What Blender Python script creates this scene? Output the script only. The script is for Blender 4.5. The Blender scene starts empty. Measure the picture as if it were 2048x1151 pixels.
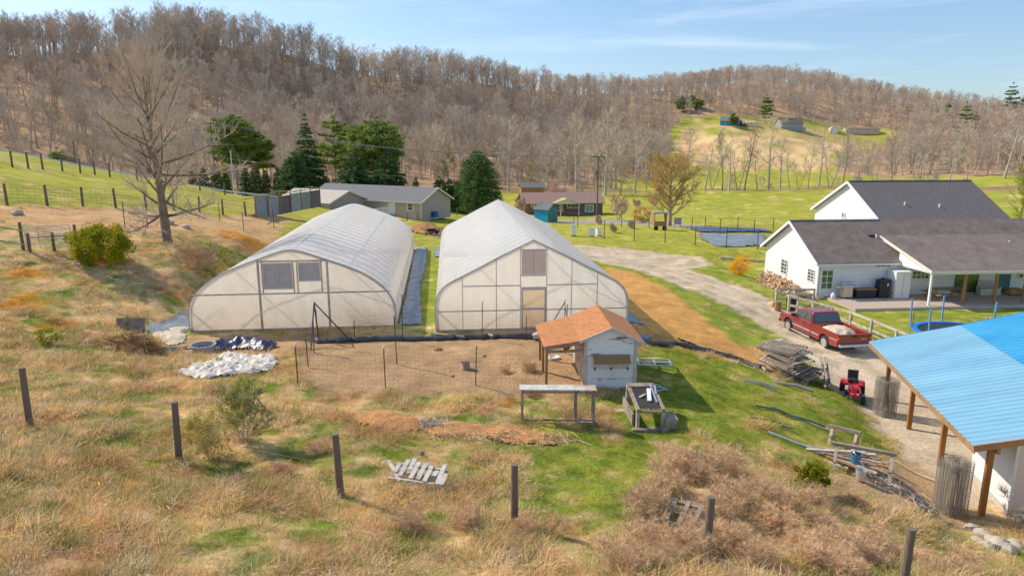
import bpy, math, random
import numpy as np
from mathutils import Vector, Matrix, Quaternion
R=math.radians
scene=bpy.context.scene
COL=scene.collection
rnd=random.Random(7)

# ---------------------------------------------------------------- camera model
PITCH=R(12); CH=8.8; F=1365.0; CX=1024.0; CY=575.5
SP,CP=math.sin(PITCH),math.cos(PITCH)
def PD(u,v,d):
    a=(u-CX)/F*d; b=(v-CY)/F*d
    return Vector((a, d*CP-b*SP, CH-d*SP-b*CP))
def ray(u,v):
    p=PD(u,v,1.0)-Vector((0,0,CH)); return p
def onz(u,v,z):
    r=ray(u,v); t=(z-CH)/r.z
    return Vector((r.x*t,r.y*t,z))

# ---------------------------------------------------------------- terrain
ctl=[]
def C(u,v,d): p=PD(u,v,d); ctl.append((p.x,p.y,p.z))
def W(x,y,z): ctl.append((x,y,z))
for a in [(60,850,18.5),(358,920,17.5),(680,992,16),(1028,1055,15),(1413,1115,14),(1805,1200,13.3),
          (100,502,37),(15,412,44),(95,413,46),(232,415,51),(400,427,60),(24,336,66),(125,345,72),(220,354,80),
          (0,303,75),(110,322,80),(230,345,84),(420,378,92),(620,402,100),(500,398,92),(335,482,42),(100,440,42),(0,600,30.5),(0,700,25),(800,437,95),(600,440,75),
          (570,438,67),(500,480,50),(420,505,45),(1190,472,75),(1095,445,105),(1190,438,115),(1120,430,130),(1450,450,95),(1450,430,118),
          (1450,392,180),(1600,348,300),(1450,335,335),(1500,290,390),(1450,250,430),(1600,265,430),
          (300,330,190),(300,200,255),(700,330,215),(700,230,290),(1000,330,260),(1000,240,370),(1200,350,280),
          (1250,260,430),(1800,300,400),(2000,330,330),(1750,255,470),(1745,969,20.4)]: C(*a)
for a in [(-8,10,1.9),(0,9,1.5),(8,9,1.0),(16,8,.4),(-14,14,1.9),(-22,22,2.3),(-8,6,2.2),(8,6,1.4),
          (-16,31,0),(-5,31,0),(-5,56,0),(-18.5,57,0),(-3.3,31,0),(5.5,31,0),(3,56,0),(-3,45,0),(-17,44,0),(-10,44,0),(1,44,0),
          (-6,24,.1),(3.6,24,-.2),(-9,28,.1),(-18.5,29,.8),(-13,25,.45),(8,22,-.6),(12,23,-1.5),(13,16.5,-1.8),(14.3,19,-2.3),(15,23,-2.3),(16,26,-2.3),(17,38,-2.1),
          (20,30,-2.3),(20,18,-2.3),(24,22,-2.3),(28,40,-2.2),(22,48,-2.2),(30,48,-2.2),(40,45,-2.3),(30,60,-2.3),(45,60,-2.4),
          (11,30.5,-1.1),(7.5,31,-.3),(12,40,-1.2),(8,45,-.4),(20,45,-2.1),(12,60,-1.2),(6,62,-.6),(25,70,-2),(-60,44,6.5),(-85,108,2.5),(-64,108,1.8),(-53,118,-1),
          (-25,130,-2),(-60,140,-2),(-80,170,-2),(-120,150,0),(-40,185,-4),(0,200,-4.5),(60,130,-4),(100,200,-5),(100,130,-4),(40,18,-2.4)]: W(*a)
crest=[(-500,120,330),(0,112,320),(300,92,320),(450,90,320),(600,125,320),(700,150,350),(850,150,400),(1000,168,450),
       (1150,192,520),(1300,190,620),(1500,170,700),(1620,180,700),(1750,200,620),(1950,232,520),(2048,252,480),(2500,260,480)]
for (u,v,d) in crest:
    C(u,v,d); p=PD(u,v,d); W(p.x*1.5,p.y*1.5,p.z-25); W(p.x*3,p.y*3,0)
ctl=np.array(ctl)
def _q(x,y):
    yy=np.maximum(y,7.0); return np.clip(x/yy,-1.3,1.3), .85*np.log(yy)
ca,cb=_q(ctl[:,0],ctl[:,1])
def _phi(r2): return .5*r2*np.log(r2+1e-9)
n_=len(ctl)
A=np.zeros((n_+3,n_+3)); A[:n_,:n_]=_phi((ca[:,None]-ca)**2+(cb[:,None]-cb)**2)+np.eye(n_)*2e-4
Pm=np.stack([np.ones(n_),ca,cb],1); A[:n_,n_:]=Pm; A[n_:,:n_]=Pm.T
wts=np.linalg.solve(A,np.concatenate([ctl[:,2],[0,0,0]]))
def fract_noise(x,y,seed=0):
    xi=np.floor(x).astype(np.int64); yi=np.floor(y).astype(np.int64); fx=x-xi; fy=y-yi
    def hsh(a,b):
        h=(a*374761393+b*668265263+seed*974711)&0xffffffff
        h=((h^(h>>13))*1274126177)&0xffffffff
        return ((h^(h>>16))&0xffffff)/float(0xffffff)
    sx=fx*fx*(3-2*fx); sy=fy*fy*(3-2*fy)
    return (hsh(xi,yi)*(1-sx)+hsh(xi+1,yi)*sx)*(1-sy)+(hsh(xi,yi+1)*(1-sx)+hsh(xi+1,yi+1)*sx)*sy
def fbm(x,y,seed=0,o=4):
    t=0;a=.5;s=0
    for i in range(o):
        t=t+a*fract_noise(x*2**i+17.3*i,y*2**i-9.1*i,seed+i); s+=a; a*=.5
    return t/s
def sstep(a,b,x):
    t=np.clip((x-a)/(b-a),0,1); return t*t*(3-2*t)
GHR=dict(c=(1.0,31.75),rz=R(5.2),hw=4.6,L=23.5); GHL=dict(c=(-10.45,31.75),rz=R(6.0),hw=4.8,L=25.0)
def pads(x,y,z):
    # level building pads
    def pad(z,cx,cy,rz,x0,x1,y0,y1,zt,m):
        c,s=math.cos(rz),math.sin(rz); lx=(x-cx)*c+(y-cy)*s; ly=-(x-cx)*s+(y-cy)*c
        d=np.maximum(np.maximum(x0-lx,lx-x1),np.maximum(y0-ly,ly-y1)); w=1-sstep(0,m,d)
        return z*(1-w)+zt*w
    z=pad(z,*GHR['c'],GHR['rz'],-6.5,4.8,-.6,24,0,2.5)
    z=pad(z,*GHL['c'],GHL['rz'],-5,5.5,-.6,25.4,0,2.5)
    z=pad(z,22.3,48.8,R(5.4),-.5,26,-4.4,15,-2.38,3)
    z=pad(z,13.5,18.57,R(-12.7),.2,12,0,12,-2.3,2)
    return z
def h(x,y):
    x=np.atleast_1d(np.asarray(x,float)); y=np.atleast_1d(np.asarray(y,float))
    out=np.empty_like(x)
    for i in range(0,len(x),20000):
        a,b=_q(x[i:i+20000],y[i:i+20000])
        out[i:i+20000]=_phi((a[:,None]-ca)**2+(b[:,None]-cb)**2)@wts[:n_]+wts[n_]+wts[n_+1]*a+wts[n_+2]*b
    near=np.clip(1-(y-60)/60,0,1); far=np.clip((y-150)/100,0,1)
    out=out+near*((fbm(x*.7,y*.7,3)-.5)*.35)+far*(fbm(x*.03,y*.03,9)-.5)*9
    return pads(x,y,out)
def hz(x,y): return float(h(x,y)[0])
def G(u,v,lift=0):
    r=ray(u,v); ts=np.geomspace(8,1200,500)
    zz=CH+r.z*ts-h(r.x*ts,r.y*ts)
    k=np.argmax(zz<0)
    if zz[k]>=0: k=len(ts)-1
    lo,hi=ts[max(k-1,0)],ts[k]
    for _ in range(18):
        m=.5*(lo+hi)
        if CH+r.z*m-hz(r.x*m,r.y*m)<0: hi=m
        else: lo=m
    return Vector((r.x*hi,r.y*hi,hz(r.x*hi,r.y*hi)+lift))
def at(x,y,lift=0): return Vector((x,y,hz(x,y)+lift))

def poly(*px): return np.array([[G(u,v).x,G(u,v).y] for u,v in px])
def sd(P,x,y):
    """signed distance, negative inside"""
    n=len(P); d=np.full(x.shape,1e9); ins=np.zeros(x.shape,bool)
    for i in range(n):
        a=P[i];b=P[(i+1)%n]; ex,ey=b-a; wx=x-a[0];wy=y-a[1]
        t=np.clip((wx*ex+wy*ey)/(ex*ex+ey*ey+1e-12),0,1)
        d=np.minimum(d,(wx-ex*t)**2+(wy-ey*t)**2)
        c=((a[1]<=y)&(b[1]>y))|((b[1]<=y)&(a[1]>y))
        ins^=c&(x<(b[0]-a[0])*(y-a[1])/((b[1]-a[1])+1e-12)+a[0])
    return np.where(ins,-1,1)*np.sqrt(d)
ZP=dict(
 run=poly((600,692),(800,686),(1080,682),(1165,690),(1170,782),(1040,792),(900,786),(760,788),(600,775)),
 front=poly((300,690),(385,672),(870,668),(1260,660),(1290,686),(1100,700),(600,700),(330,705)),
 soil=poly((1205,536),(1255,540),(1330,575),(1400,628),(1500,708),(1590,765),(1500,728),(1380,697),(1275,684),(1262,650),(1245,590)),
 drive=np.array([[p.x,p.y] for p in [G(*q) for q in [(1135,490),(1250,497),(1400,513),(1425,528),(1380,540),(1530,592),(1570,622),(1650,640)]]]+
   [[20.5,34],[21,27],[24.5,26.4],[22.5,18],[14.6,19.6],[14.2,23],[14.6,27]]+[[p.x,p.y] for p in [G(*q) for q in [(1735,800),(1660,775),(1600,705),(1560,668),(1530,652),(1430,600),(1300,548),(1215,527),(1140,508)]]]),
 plot=poly((0,415),(200,418),(480,430),(610,440),(560,462),(420,470),(240,466),(150,462),(0,446)),
 patch=poly((1700,925),(1800,905),(1870,930),(1990,1040),(1870,1050),(1760,1000),(1650,985)),
 comp=poly((820,455),(900,452),(910,480),(850,470)),
 lane=poly((1110,440),(1200,438),(1330,444),(1420,452),(1530,456),(1530,462),(1400,458),(1200,446),(1110,446)),
 past=poly((0,309),(110,322),(230,345),(420,378),(620,402),(610,438),(480,428),(200,416),(0,412)),
 lawn=poly((1270,692),(1380,700),(1560,750),(1640,792),(1700,850),(1850,930),(1700,965),(1560,905),(1300,910),(1190,800),(1270,780)),
 strip=poly((1120,840),(1300,850),(1560,880),(1340,915),(1275,960),(1250,1060),(1110,1010),(1130,920)),
 tanf=poly((1385,243),(1430,240),(1530,243),(1640,252),(1790,264),(1770,284),(1660,305),(1645,340),(1480,340),(1370,322),(1350,290)),
 field2=poly((1220,372),(1400,352),(1640,343),(1700,350),(1700,380),(1400,384)),
)
YCL=G(1500,272).y
def uof(x,y): return CX+F*x/np.maximum(y,1)/.978
def isforest(x,y):
    u=uof(x,y)
    foot=np.interp(u,[-800,0,400,700,900,1000,1200,1330,1345,1600,1650,1700,2100,2800],[150,158,165,185,196,204,215,230,455,455,330,300,280,270])
    f=y>foot
    return f&~((sd(ZP['tanf'],x,y)<6)|(sd(ZP['field2'],x,y)<4))
LUSH=np.array([.185,.23,.055]);YG=np.array([.35,.335,.085]);TAN=np.array([.74,.52,.29]);BRN=np.array([.52,.32,.18]);ORG=np.array([.60,.25,.07])
def mixc(a,b,t): return a*(1-t[:,None])+b*t[:,None]
def cover(x,y):
    """base colour, grass amount, dryness"""
    N=len(x); nA=fbm(x*.35,y*.35,11);nB=fbm(x*1.3,y*1.3,21);nC=fbm(x*.09,y*.09,31);e=(fbm(x*2.1,y*2.1,41)-.5)
    D=np.full(N,.635)
    D=np.where((y>33)&(x>-7.5),.12,D)
    D=np.where((y>60),.22,D)
    ys=(sd(ZP['past'],x,y)<0)|((y>60)&(x<-18)); D=np.where(ys,.2,D)
    for k,val in (('lawn',.16),('strip',.2)):
        w=1-sstep(-.8,1.2,sd(ZP[k],x,y)+e*2); D=D*(1-w)+val*w
    w=1-sstep(0,3,np.abs(x-22)-9+np.abs(y-30)*0); D=np.where((x>13)&(y>20),np.minimum(D,.15),D)
    D=np.where((x>6)&(y>33),np.minimum(D,.15),D)
    w=1-sstep(0,3,sd(ZP['tanf'],x,y)); D=D*(1-w)+np.where(y>YCL,.45,.75)*w
    nD=fbm(x*2.6,y*2.6,23); t=sstep(.25,.75,D+(nA-.5)*.6+(nB-.5)*.9+(nD-.5)*.8)
    g=mixc(LUSH[None,:],YG[None,:],np.clip(sstep(.3,.7,nB)*.7+np.where(y>60,.5,0)+np.where(ys,.5,0),0,1))
    b=mixc(TAN[None,:],BRN[None,:],sstep(.42,.75,fbm(x*.8,y*.8,51)))
    og=sstep(.66,.74,fbm(x*.45,y*.3,61))*(y<46)*(x<-14)+sstep(.74,.8,fbm(x*.9,y*.5,66))*(y<26)*(x<4)
    og=np.maximum(og,1-sstep(0,2.5,np.hypot((x+15.5)/1.6,(y-50))-4.5)) if False else og
    col=mixc(g,b,t); col=mixc(col,ORG[None,:],np.clip(og,0,1)*.75)
    # broomsedge patch behind the left tunnel
    w=(1-sstep(-1,2,np.hypot((x+20.5)/3.2,(y-51)/3.2)*3-2.2+e*2)); col=mixc(col,ORG[None,:]*.85,w*.85)
    grass=np.ones(N)
    def lay(k,c,soft,amp,var=.18):
        nonlocal col,grass
        s=sd(ZP[k],x,y)+e*amp; w=1-sstep(-soft,soft,s)
        cc=np.array(c)[None,:]*(1+var*2*(nB-.5))[:,None]
        col=mixc(col,cc,w); grass=grass*(1-w)
    lay('plot',(.56,.35,.19),.8,2.5)
    lay('front',(.40,.26,.15),.3,1.2)
    lay('run',(.42,.27,.16),.25,.8)
    lay('soil',(.60,.32,.135),.3,.9)
    lay('comp',(.2,.13,.08),.3,1)
    lay('patch',(.46,.30,.18),.6,2)
    lay('drive',(.62,.49,.365),.35,1.3)
    s_d=sd(ZP['drive'],x,y); rut=np.where((s_d<-.3)&(s_d>-5),np.sin(s_d*3.4+nC*5),0); col=col*(1+.05*rut)[:,None]; wg=((s_d<.2)&(s_d>-5)&(nB+.25*rut<.36)&(y>30))*.28; col=mixc(col,YG[None,:]*.9,wg)
    lay('lane',(.35,.31,.27),.5,.5)
    # wheel ruts / grassy centre
    fo=isforest(x,y); fl=np.array([.42,.28,.18])[None,:]*(1+.5*(nC-.5))[:,None]
    w=fo.astype(float); col=mixc(col,fl,w); grass=grass*(1-w)
    creek=np.exp(-((y-202-6*np.sin(x*.03))/8)**2)*(x>-5); col=mixc(col,np.array([[.24,.16,.10]]),np.clip(creek,0,1))
    return satarr(col),grass,t

# ---------------------------------------------------------------- object helpers
def tagT(o,label=None,cat=None,group=None,kind=None):
    if label: o['label']=label
    if cat: o['category']=cat
    if group: o['group']=group
    if kind: o['kind']=kind
    return o
def thing(name,label,cat,loc=(0,0,0),rz=0,group=None):
    o=bpy.data.objects.new(name,None); COL.objects.link(o); o.location=loc; o.rotation_euler=(0,0,rz)
    o.empty_display_size=.1
    return tagT(o,label,cat,group)
class MB:
    def __init__(s): s.v=[];s.f=[];s.m=[]
    def add(s,vs,fs,m=0):
        b=len(s.v); s.v.extend([tuple(p) for p in vs]); s.f.extend([tuple(i+b for i in f) for f in fs]); s.m.extend([m]*len(fs)); return s
    def face(s,*p,m=0): return s.add(p,[tuple(range(len(p)))],m)
    def box(s,c,sz,rz=0,m=0,M=None):
        x,y,z=sz[0]/2,sz[1]/2,sz[2]/2
        q=[Vector((a*x,b*y,d*z)) for a in(-1,1) for b in(-1,1) for d in(-1,1)]
        if M is not None: q=[M@p for p in q]
        elif rz:
            c_,s_=math.cos(rz),math.sin(rz); q=[Vector((p.x*c_-p.y*s_,p.x*s_+p.y*c_,p.z)) for p in q]
        c=Vector(c)
        return s.add([p+c for p in q],[(0,1,3,2),(4,6,7,5),(0,4,5,1),(2,3,7,6),(0,2,6,4),(1,5,7,3)],m)
    def b2(s,a,b,m=0):
        return s.box([(a[i]+b[i])/2 for i in range(3)],[abs(b[i]-a[i]) for i in range(3)],m=m)
    def bar(s,p,q,w,t=None,m=0):
        p=Vector(p);q=Vector(q);t=t or w;d=q-p; L=d.length
        if L<1e-5:return s
        z=d/L; up=Vector((0,0,1)) if abs(z.z)<.95 else Vector((0,1,0)); x=z.cross(up).normalized(); y=x.cross(z)
        vs=[b+x*(i*w/2)+y*(j*t/2) for b in(p,q) for i,j in((-1,-1),(1,-1),(1,1),(-1,1))]
        return s.add(vs,[(0,1,2,3),(7,6,5,4),(0,4,5,1),(1,5,6,2),(2,6,7,3),(3,7,4,0)],m)
    def tube(s,pts,r,n=6,m=0,cap=True):
        pts=[Vector(p) for p in pts]; k=len(pts); rs=r if hasattr(r,'__len__') else [r]*k; vs=[];fs=[]
        X=None
        for i,p in enumerate(pts):
            d=(pts[min(i+1,k-1)]-pts[max(i-1,0)]).normalized()
            if X is None: X=d.cross(Vector((0,0,1)) if abs(d.z)<.9 else Vector((1,0,0))).normalized()
            else:
                X=(X-d*X.dot(d)).normalized()
            Y=d.cross(X)
            vs+= [p+(X*math.cos(2*math.pi*j/n)+Y*math.sin(2*math.pi*j/n))*rs[i] for j in range(n)]
        for i in range(k-1):
            for j in range(n): fs.append((i*n+j,i*n+(j+1)%n,(i+1)*n+(j+1)%n,(i+1)*n+j))
        if cap: fs+= [tuple(range(n-1,-1,-1)),tuple(range((k-1)*n,k*n))]
        return s.add(vs,fs,m)
    def prism(s,pts,off,m=0):
        n=len(pts); off=Vector(off); a=[Vector(p) for p in pts]; b=[p+off for p in a]
        return s.add(a+b,[tuple(range(n-1,-1,-1)),tuple(range(n,2*n))]+[(i,(i+1)%n,n+(i+1)%n,n+i) for i in range(n)],m)
    def lathe(s,prof,c=(0,0,0),n=16,m=0,M=None):
        vs=[];fs=[];c=Vector(c);k=len(prof)
        for r,z in prof:
            for j in range(n):
                p=Vector((r*math.cos(2*math.pi*j/n),r*math.sin(2*math.pi*j/n),z))
                if M is not None:p=M@p
                vs.append(p+c)
        for i in range(k-1):
            for j in range(n): fs.append((i*n+j,i*n+(j+1)%n,(i+1)*n+(j+1)%n,(i+1)*n+j))
        fs+=[tuple(range(n-1,-1,-1)),tuple(range((k-1)*n,k*n))]
        return s.add(vs,fs,m)
    def build(s,name,mats,parent=None,smooth=False,bevel=0,label=None,loc=None):
        me=bpy.data.meshes.new(name); me.from_pydata(s.v,[],s.f)
        if not isinstance(mats,(list,tuple)): mats=[mats]
        for m in mats: me.materials.append(m)
        if len(mats)>1: me.polygons.foreach_set('material_index',s.m)
        if smooth: me.polygons.foreach_set('use_smooth',[True]*len(s.f))
        me.update()
        o=bpy.data.objects.new(name,me); COL.objects.link(o)
        if parent: o.parent=parent
        if loc is not None: o.location=loc
        if label: o['label']=label
        if bevel:
            b=o.modifiers.new('b','BEVEL'); b.width=bevel; b.segments=2; b.limit_method='ANGLE'; b.angle_limit=R(40)
        if smooth:
            try: me.set_sharp_from_angle(angle=R(40))
            except Exception: pass
        return o
def rbox(mb,c,sz,r,m=0): mb.box(c,sz,m=m)
def copy_tree(o,parent=None):
    c=o.copy(); COL.objects.link(c); c.parent=parent
    for ch in list(o.children): copy_tree(ch,c)
    return c
def fastmesh(name,V,Fc,mats,smooth=False,midx=None):
    """V (n,3) array, Fc (m,k) array of equal sized faces"""
    me=bpy.data.meshes.new(name); m,k=Fc.shape
    me.vertices.add(len(V)); me.vertices.foreach_set('co',np.ascontiguousarray(V,dtype=np.float32).ravel())
    me.loops.add(m*k); me.loops.foreach_set('vertex_index',Fc.astype(np.int32).ravel())
    me.polygons.add(m); me.polygons.foreach_set('loop_start',np.arange(0,m*k,k,dtype=np.int32))
    if smooth: me.polygons.foreach_set('use_smooth',np.ones(m,bool))
    for q in (mats if isinstance(mats,(list,tuple)) else [mats]): me.materials.append(q)
    if midx is not None: me.polygons.foreach_set('material_index',midx.astype(np.int32))
    me.update(calc_edges=True); return me

# ---------------------------------------------------------------- materials
def nodes(name):
    m=bpy.data.materials.new(name); m.use_nodes=True; nt=m.node_tree
    return m,nt,nt.nodes,nt.links,nt.nodes['Principled BSDF']
def rgb(c,k=1.25):
    l=.3*c[0]+.6*c[1]+.1*c[2]; return tuple(min(.97,max(.004,l+k*(v-l))) for v in c[:3])+(1,)
def satarr(a,k=1.22):
    l=(a@np.array([.3,.6,.1]))[:,None]; return np.clip(l+k*(a-l),.004,.95)
def mat(name,c,rough=.75,var=.22,scale=3,metal=0,bump=0,bscale=30,coord='Object',stretch=(1,1,1),c2=None,spec=.3,coat=0,wave=None,inst=0,c2amt=(.45,.65),c2scale=2.0):
    m,nt,N,L,b=nodes(name)
    tc=N.new('ShaderNodeTexCoord'); mp=N.new('ShaderNodeMapping'); mp.inputs['Scale'].default_value=stretch
    L.new(tc.outputs[coord],mp.inputs[0])
    nz=N.new('ShaderNodeTexNoise'); nz.inputs['Scale'].default_value=scale; nz.inputs['Detail'].default_value=6; nz.inputs['Roughness'].default_value=.65
    L.new(mp.outputs[0],nz.inputs['Vector'])
    mr=N.new('ShaderNodeMapRange'); mr.inputs[1].default_value=.3; mr.inputs[2].default_value=.7; mr.inputs[3].default_value=1-var; mr.inputs[4].default_value=1+var
    L.new(nz.outputs[0],mr.inputs[0])
    if c2 is not None:
        n2=N.new('ShaderNodeTexNoise'); n2.inputs['Scale'].default_value=c2scale; n2.inputs['Detail'].default_value=8; n2.inputs['Roughness'].default_value=.7
        L.new(mp.outputs[0],n2.inputs['Vector'])
        r2=N.new('ShaderNodeMapRange'); r2.inputs[1].default_value=c2amt[0]; r2.inputs[2].default_value=c2amt[1]; L.new(n2.outputs[0],r2.inputs[0])
        mx=N.new('ShaderNodeMix'); mx.data_type='RGBA'; mx.inputs[6].default_value=rgb(c); mx.inputs[7].default_value=rgb(c2); L.new(r2.outputs[0],mx.inputs[0]); base=mx.outputs[2]
    else:
        q=N.new('ShaderNodeRGB'); q.outputs[0].default_value=rgb(c); base=q.outputs[0]
    fac=mr.outputs[0]
    if inst:
        oi=N.new('ShaderNodeObjectInfo'); m2=N.new('ShaderNodeMapRange'); m2.inputs[3].default_value=1-inst; m2.inputs[4].default_value=1+inst
        L.new(oi.outputs['Random'],m2.inputs[0]); mu=N.new('ShaderNodeMath'); mu.operation='MULTIPLY'; L.new(fac,mu.inputs[0]); L.new(m2.outputs[0],mu.inputs[1]); fac=mu.outputs[0]
    vm=N.new('ShaderNodeVectorMath'); vm.operation='SCALE'; L.new(base,vm.inputs[0]); L.new(fac,vm.inputs['Scale'])
    out=vm.outputs[0]
    h_=None
    if wave:   # (axis, period, depth of dark line, bump)
        ax,per,dk,bp=wave
        sx=N.new('ShaderNodeSeparateXYZ'); L.new(tc.outputs[coord],sx.inputs[0])
        d=N.new('ShaderNodeMath'); d.operation='DIVIDE'; d.inputs[1].default_value=per; L.new(sx.outputs[ax],d.inputs[0])
        fr=N.new('ShaderNodeMath'); fr.operation='FRACT'; L.new(d.outputs[0],fr.inputs[0])
        m3=N.new('ShaderNodeMapRange'); m3.inputs[1].default_value=0; m3.inputs[2].default_value=.16; m3.inputs[3].default_value=1-dk; m3.inputs[4].default_value=1; L.new(fr.outputs[0],m3.inputs[0])
        v2=N.new('ShaderNodeVectorMath'); v2.operation='SCALE'; L.new(out,v2.inputs[0]); L.new(m3.outputs[0],v2.inputs['Scale']); out=v2.outputs[0]; h_=m3.outputs[0]; hb=bp
    L.new(out,b.inputs['Base Color']); b.inputs['Roughness'].default_value=rough; b.inputs['Metallic'].default_value=metal
    b.inputs['Specular IOR Level'].default_value=spec; b.inputs['Coat Weight'].default_value=coat; b.inputs['Coat Roughness'].default_value=.15
    if bump or h_ is not None:
        bn=N.new('ShaderNodeBump'); bn.inputs['Strength'].default_value=1
        n3=N.new('ShaderNodeTexNoise'); n3.inputs['Scale'].default_value=bscale; n3.inputs['Detail'].default_value=4; L.new(mp.outputs[0],n3.inputs['Vector'])
        bn.inputs['Distance'].default_value=bump if bump else hb
        L.new(n3.outputs[0] if bump else h_,bn.inputs['Height']); L.new(bn.outputs[0],b.inputs['Normal'])
    return m
M={}
def DM(k,*a,**kw): M[k]=mat(k,*a,**kw)
DM('wood_post',(.17,.13,.10),.9,.3,4,stretch=(1,1,.15),c2=(.085,.065,.05),bump=.01)
DM('wood_grey',(.29,.24,.195),.9,.28,5,c2=(.16,.125,.10))
DM('wood_pale',(.55,.47,.38),.9,.25,5,c2=(.32,.26,.2))
DM('wood_brown',(.33,.19,.10),.85,.25,4,stretch=(1,1,.3),c2=(.22,.13,.07))
DM('wood_warm',(.30,.145,.06),.8,.2,4,stretch=(1,1,.2),c2=(.17,.09,.045))
DM('wood_white',(.54,.51,.47),.9,.2,6,c2=(.33,.27,.22),c2amt=(.5,.7))
DM('peeling',(.80,.80,.78),.85,.08,6,c2=(.20,.17,.14),c2amt=(.56,.62),c2scale=1.6,stretch=(.7,1,4))
DM('white_trim',(.78,.78,.77),.6,.06,3)
DM('siding',(.82,.82,.81),.6,.04,1.5,wave=('Z',.2,.4,.015))
DM('siding_grey',(.42,.36,.30),.75,.06,2,wave=('X',.2,.2,.01))
DM('shingle',(.145,.132,.13),.95,.3,9,c2=(.085,.077,.075),c2scale=6,stretch=(1,2.5,1),wave=('Y',.16,.3,.006))
DM('shingle_old',(.205,.165,.145),.95,.3,9,c2=(.115,.092,.082),c2scale=1.2,c2amt=(.35,.7),wave=('Y',.16,.3,.006))
DM('shingle_mid',(.15,.15,.15),.95,.2,6)
DM('shingle_brown',(.26,.17,.145),.95,.2,6)
DM('shingle_coop',(.46,.205,.105),.95,.25,12,c2=(.30,.13,.07),c2scale=5,wave=('Y',.14,.22,.008))
DM('metal_tan',(.46,.39,.34),.6,.08,3,wave=('X',.35,.3,.02))
DM('galv',(.55,.57,.58),.4,.15,5,metal=.6)
DM('steel_pipe',(.50,.47,.44),.5,.15,5,metal=.3)
DM('tpost',(.07,.065,.06),.8,.2,4)
DM('white_cap',(.8,.8,.8),.6,.05,3)
DM('black',(.02,.02,.022),.55,.2,4)
DM('blackplastic',(.035,.037,.045),.35,.3,2,spec=.6,bump=.03,bscale=6)
DM('rubber',(.025,.025,.025),.85,.2,8)
DM('glass',(.045,.06,.06),.08,.3,1.5,spec=.8)
DM('glass_green',(.09,.13,.05),.1,.5,2.5,spec=.8,c2=(.03,.05,.03),c2scale=3)
DM('fabric_sheet',(.22,.24,.26),.5,.3,1.5,c2=(.11,.12,.135),bump=.05,bscale=3,spec=.4)
DM('fabric_blue',(.06,.16,.26),.4,.2,2,bump=.05,bscale=4,spec=.5)
DM('tarp_white',(.66,.60,.52),.45,.12,4,bump=.04,bscale=5,c2=(.55,.44,.34),c2amt=(.55,.8))
DM('tarp_tan',(.60,.50,.38),.6,.15,5,bump=.03,bscale=8)
DM('tarp_dark',(.03,.032,.07),.3,.5,3,spec=.7,bump=.05,bscale=5)
DM('tarp_grey',(.30,.31,.33),.6,.25,2,c2=(.14,.145,.16))
DM('dirt_brown',(.34,.17,.08),1,.4,9,bump=.1,bscale=7)
DM('mulch',(.50,.25,.12),1,.4,14,bump=.05,bscale=24,c2=(.33,.19,.10),c2scale=2)
DM('stone',(.44,.38,.31),.9,.2,4,bump=.04,bscale=6)
DM('concrete',(.46,.43,.39),.9,.1,2)
DM('patio',(.44,.345,.28),.9,.08,3)
DM('red_paint',(.20,.010,.009),.3,.1,2,coat=.7,spec=.5)
DM('red_mower',(.55,.02,.02),.3,.1,2,coat=.4)
DM('chrome',(.6,.6,.62),.25,.1,3,metal=.8)
DM('tail_red',(.5,.05,.02),.3,.05,3)
DM('amber',(.75,.28,.03),.3,.05,3)
DM('blue_pad',(.05,.2,.55),.5,.12,3)
DM('blue_pole',(.18,.34,.52),.45,.08,3)
DM('bluemat',(.02,.025,.05),.6,.15,3)
DM('teal',(.05,.30,.38),.6,.12,2)
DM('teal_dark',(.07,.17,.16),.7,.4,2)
DM('olive_paint',(.36,.36,.18),.7,.1,2)
DM('brick',(.19,.12,.10),.9,.25,6)
DM('green_glass',(.20,.35,.30),.2,.1,3)
DM('cream',(.70,.66,.55),.7,.08,2)
DM('blue_house',(.05,.27,.50),.7,.1,2)
DM('dkblue',(.02,.07,.22),.5,.2,2)
DM('grey_paint',(.30,.30,.31),.7,.1,2)
DM('shed_white',(.72,.74,.74),.7,.05,2,wave=('Y',.3,.12,.008))
DM('shed_cream',(.70,.62,.54),.7,.05,2)
DM('bark',(.40,.32,.25),.95,.3,6,stretch=(1,1,.25),c2=(.24,.19,.15),bump=.02,bscale=14,inst=.15)
DM('bark_pale',(.52,.46,.40),.95,.25,5,c2=(.30,.24,.2),inst=.15)
DM('twig',(.62,.48,.36),.95,.25,2,inst=.2)
DM('bark_dark',(.20,.155,.12),.95,.3,6,stretch=(1,1,.25),c2=(.11,.085,.065),bump=.02,bscale=14)
DM('twig_tree',(.54,.44,.34),.95,.25,2)
DM('twig_dry',(.64,.44,.28),.95,.3,3,inst=.15)
DM('twig_pink',(.60,.42,.33),.95,.25,3)
DM('wire',(.20,.19,.18),.6,.1,3,metal=.4)
DM('cagewire',(.22,.19,.16),.7,.1,3,metal=.3)
DM('wood_cut',(.62,.42,.28),.9,.3,9,c2=(.42,.27,.18),c2scale=9)
DM('tool_green',(.03,.075,.06),.6,.1,3)
DM('feather',(.17,.05,.025),.8,.3,14)
DM('comb',(.6,.03,.02),.6,.1,3)
DM('vent_tan',(.78,.60,.48),.6,.06,3,wave=('Z',.12,.3,.01))
DM('door_tan',(.85,.62,.40),.5,.15,2.2,stretch=(.4,1,3))
DM('louver',(.62,.54,.47),.5,.1,3)
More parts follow.
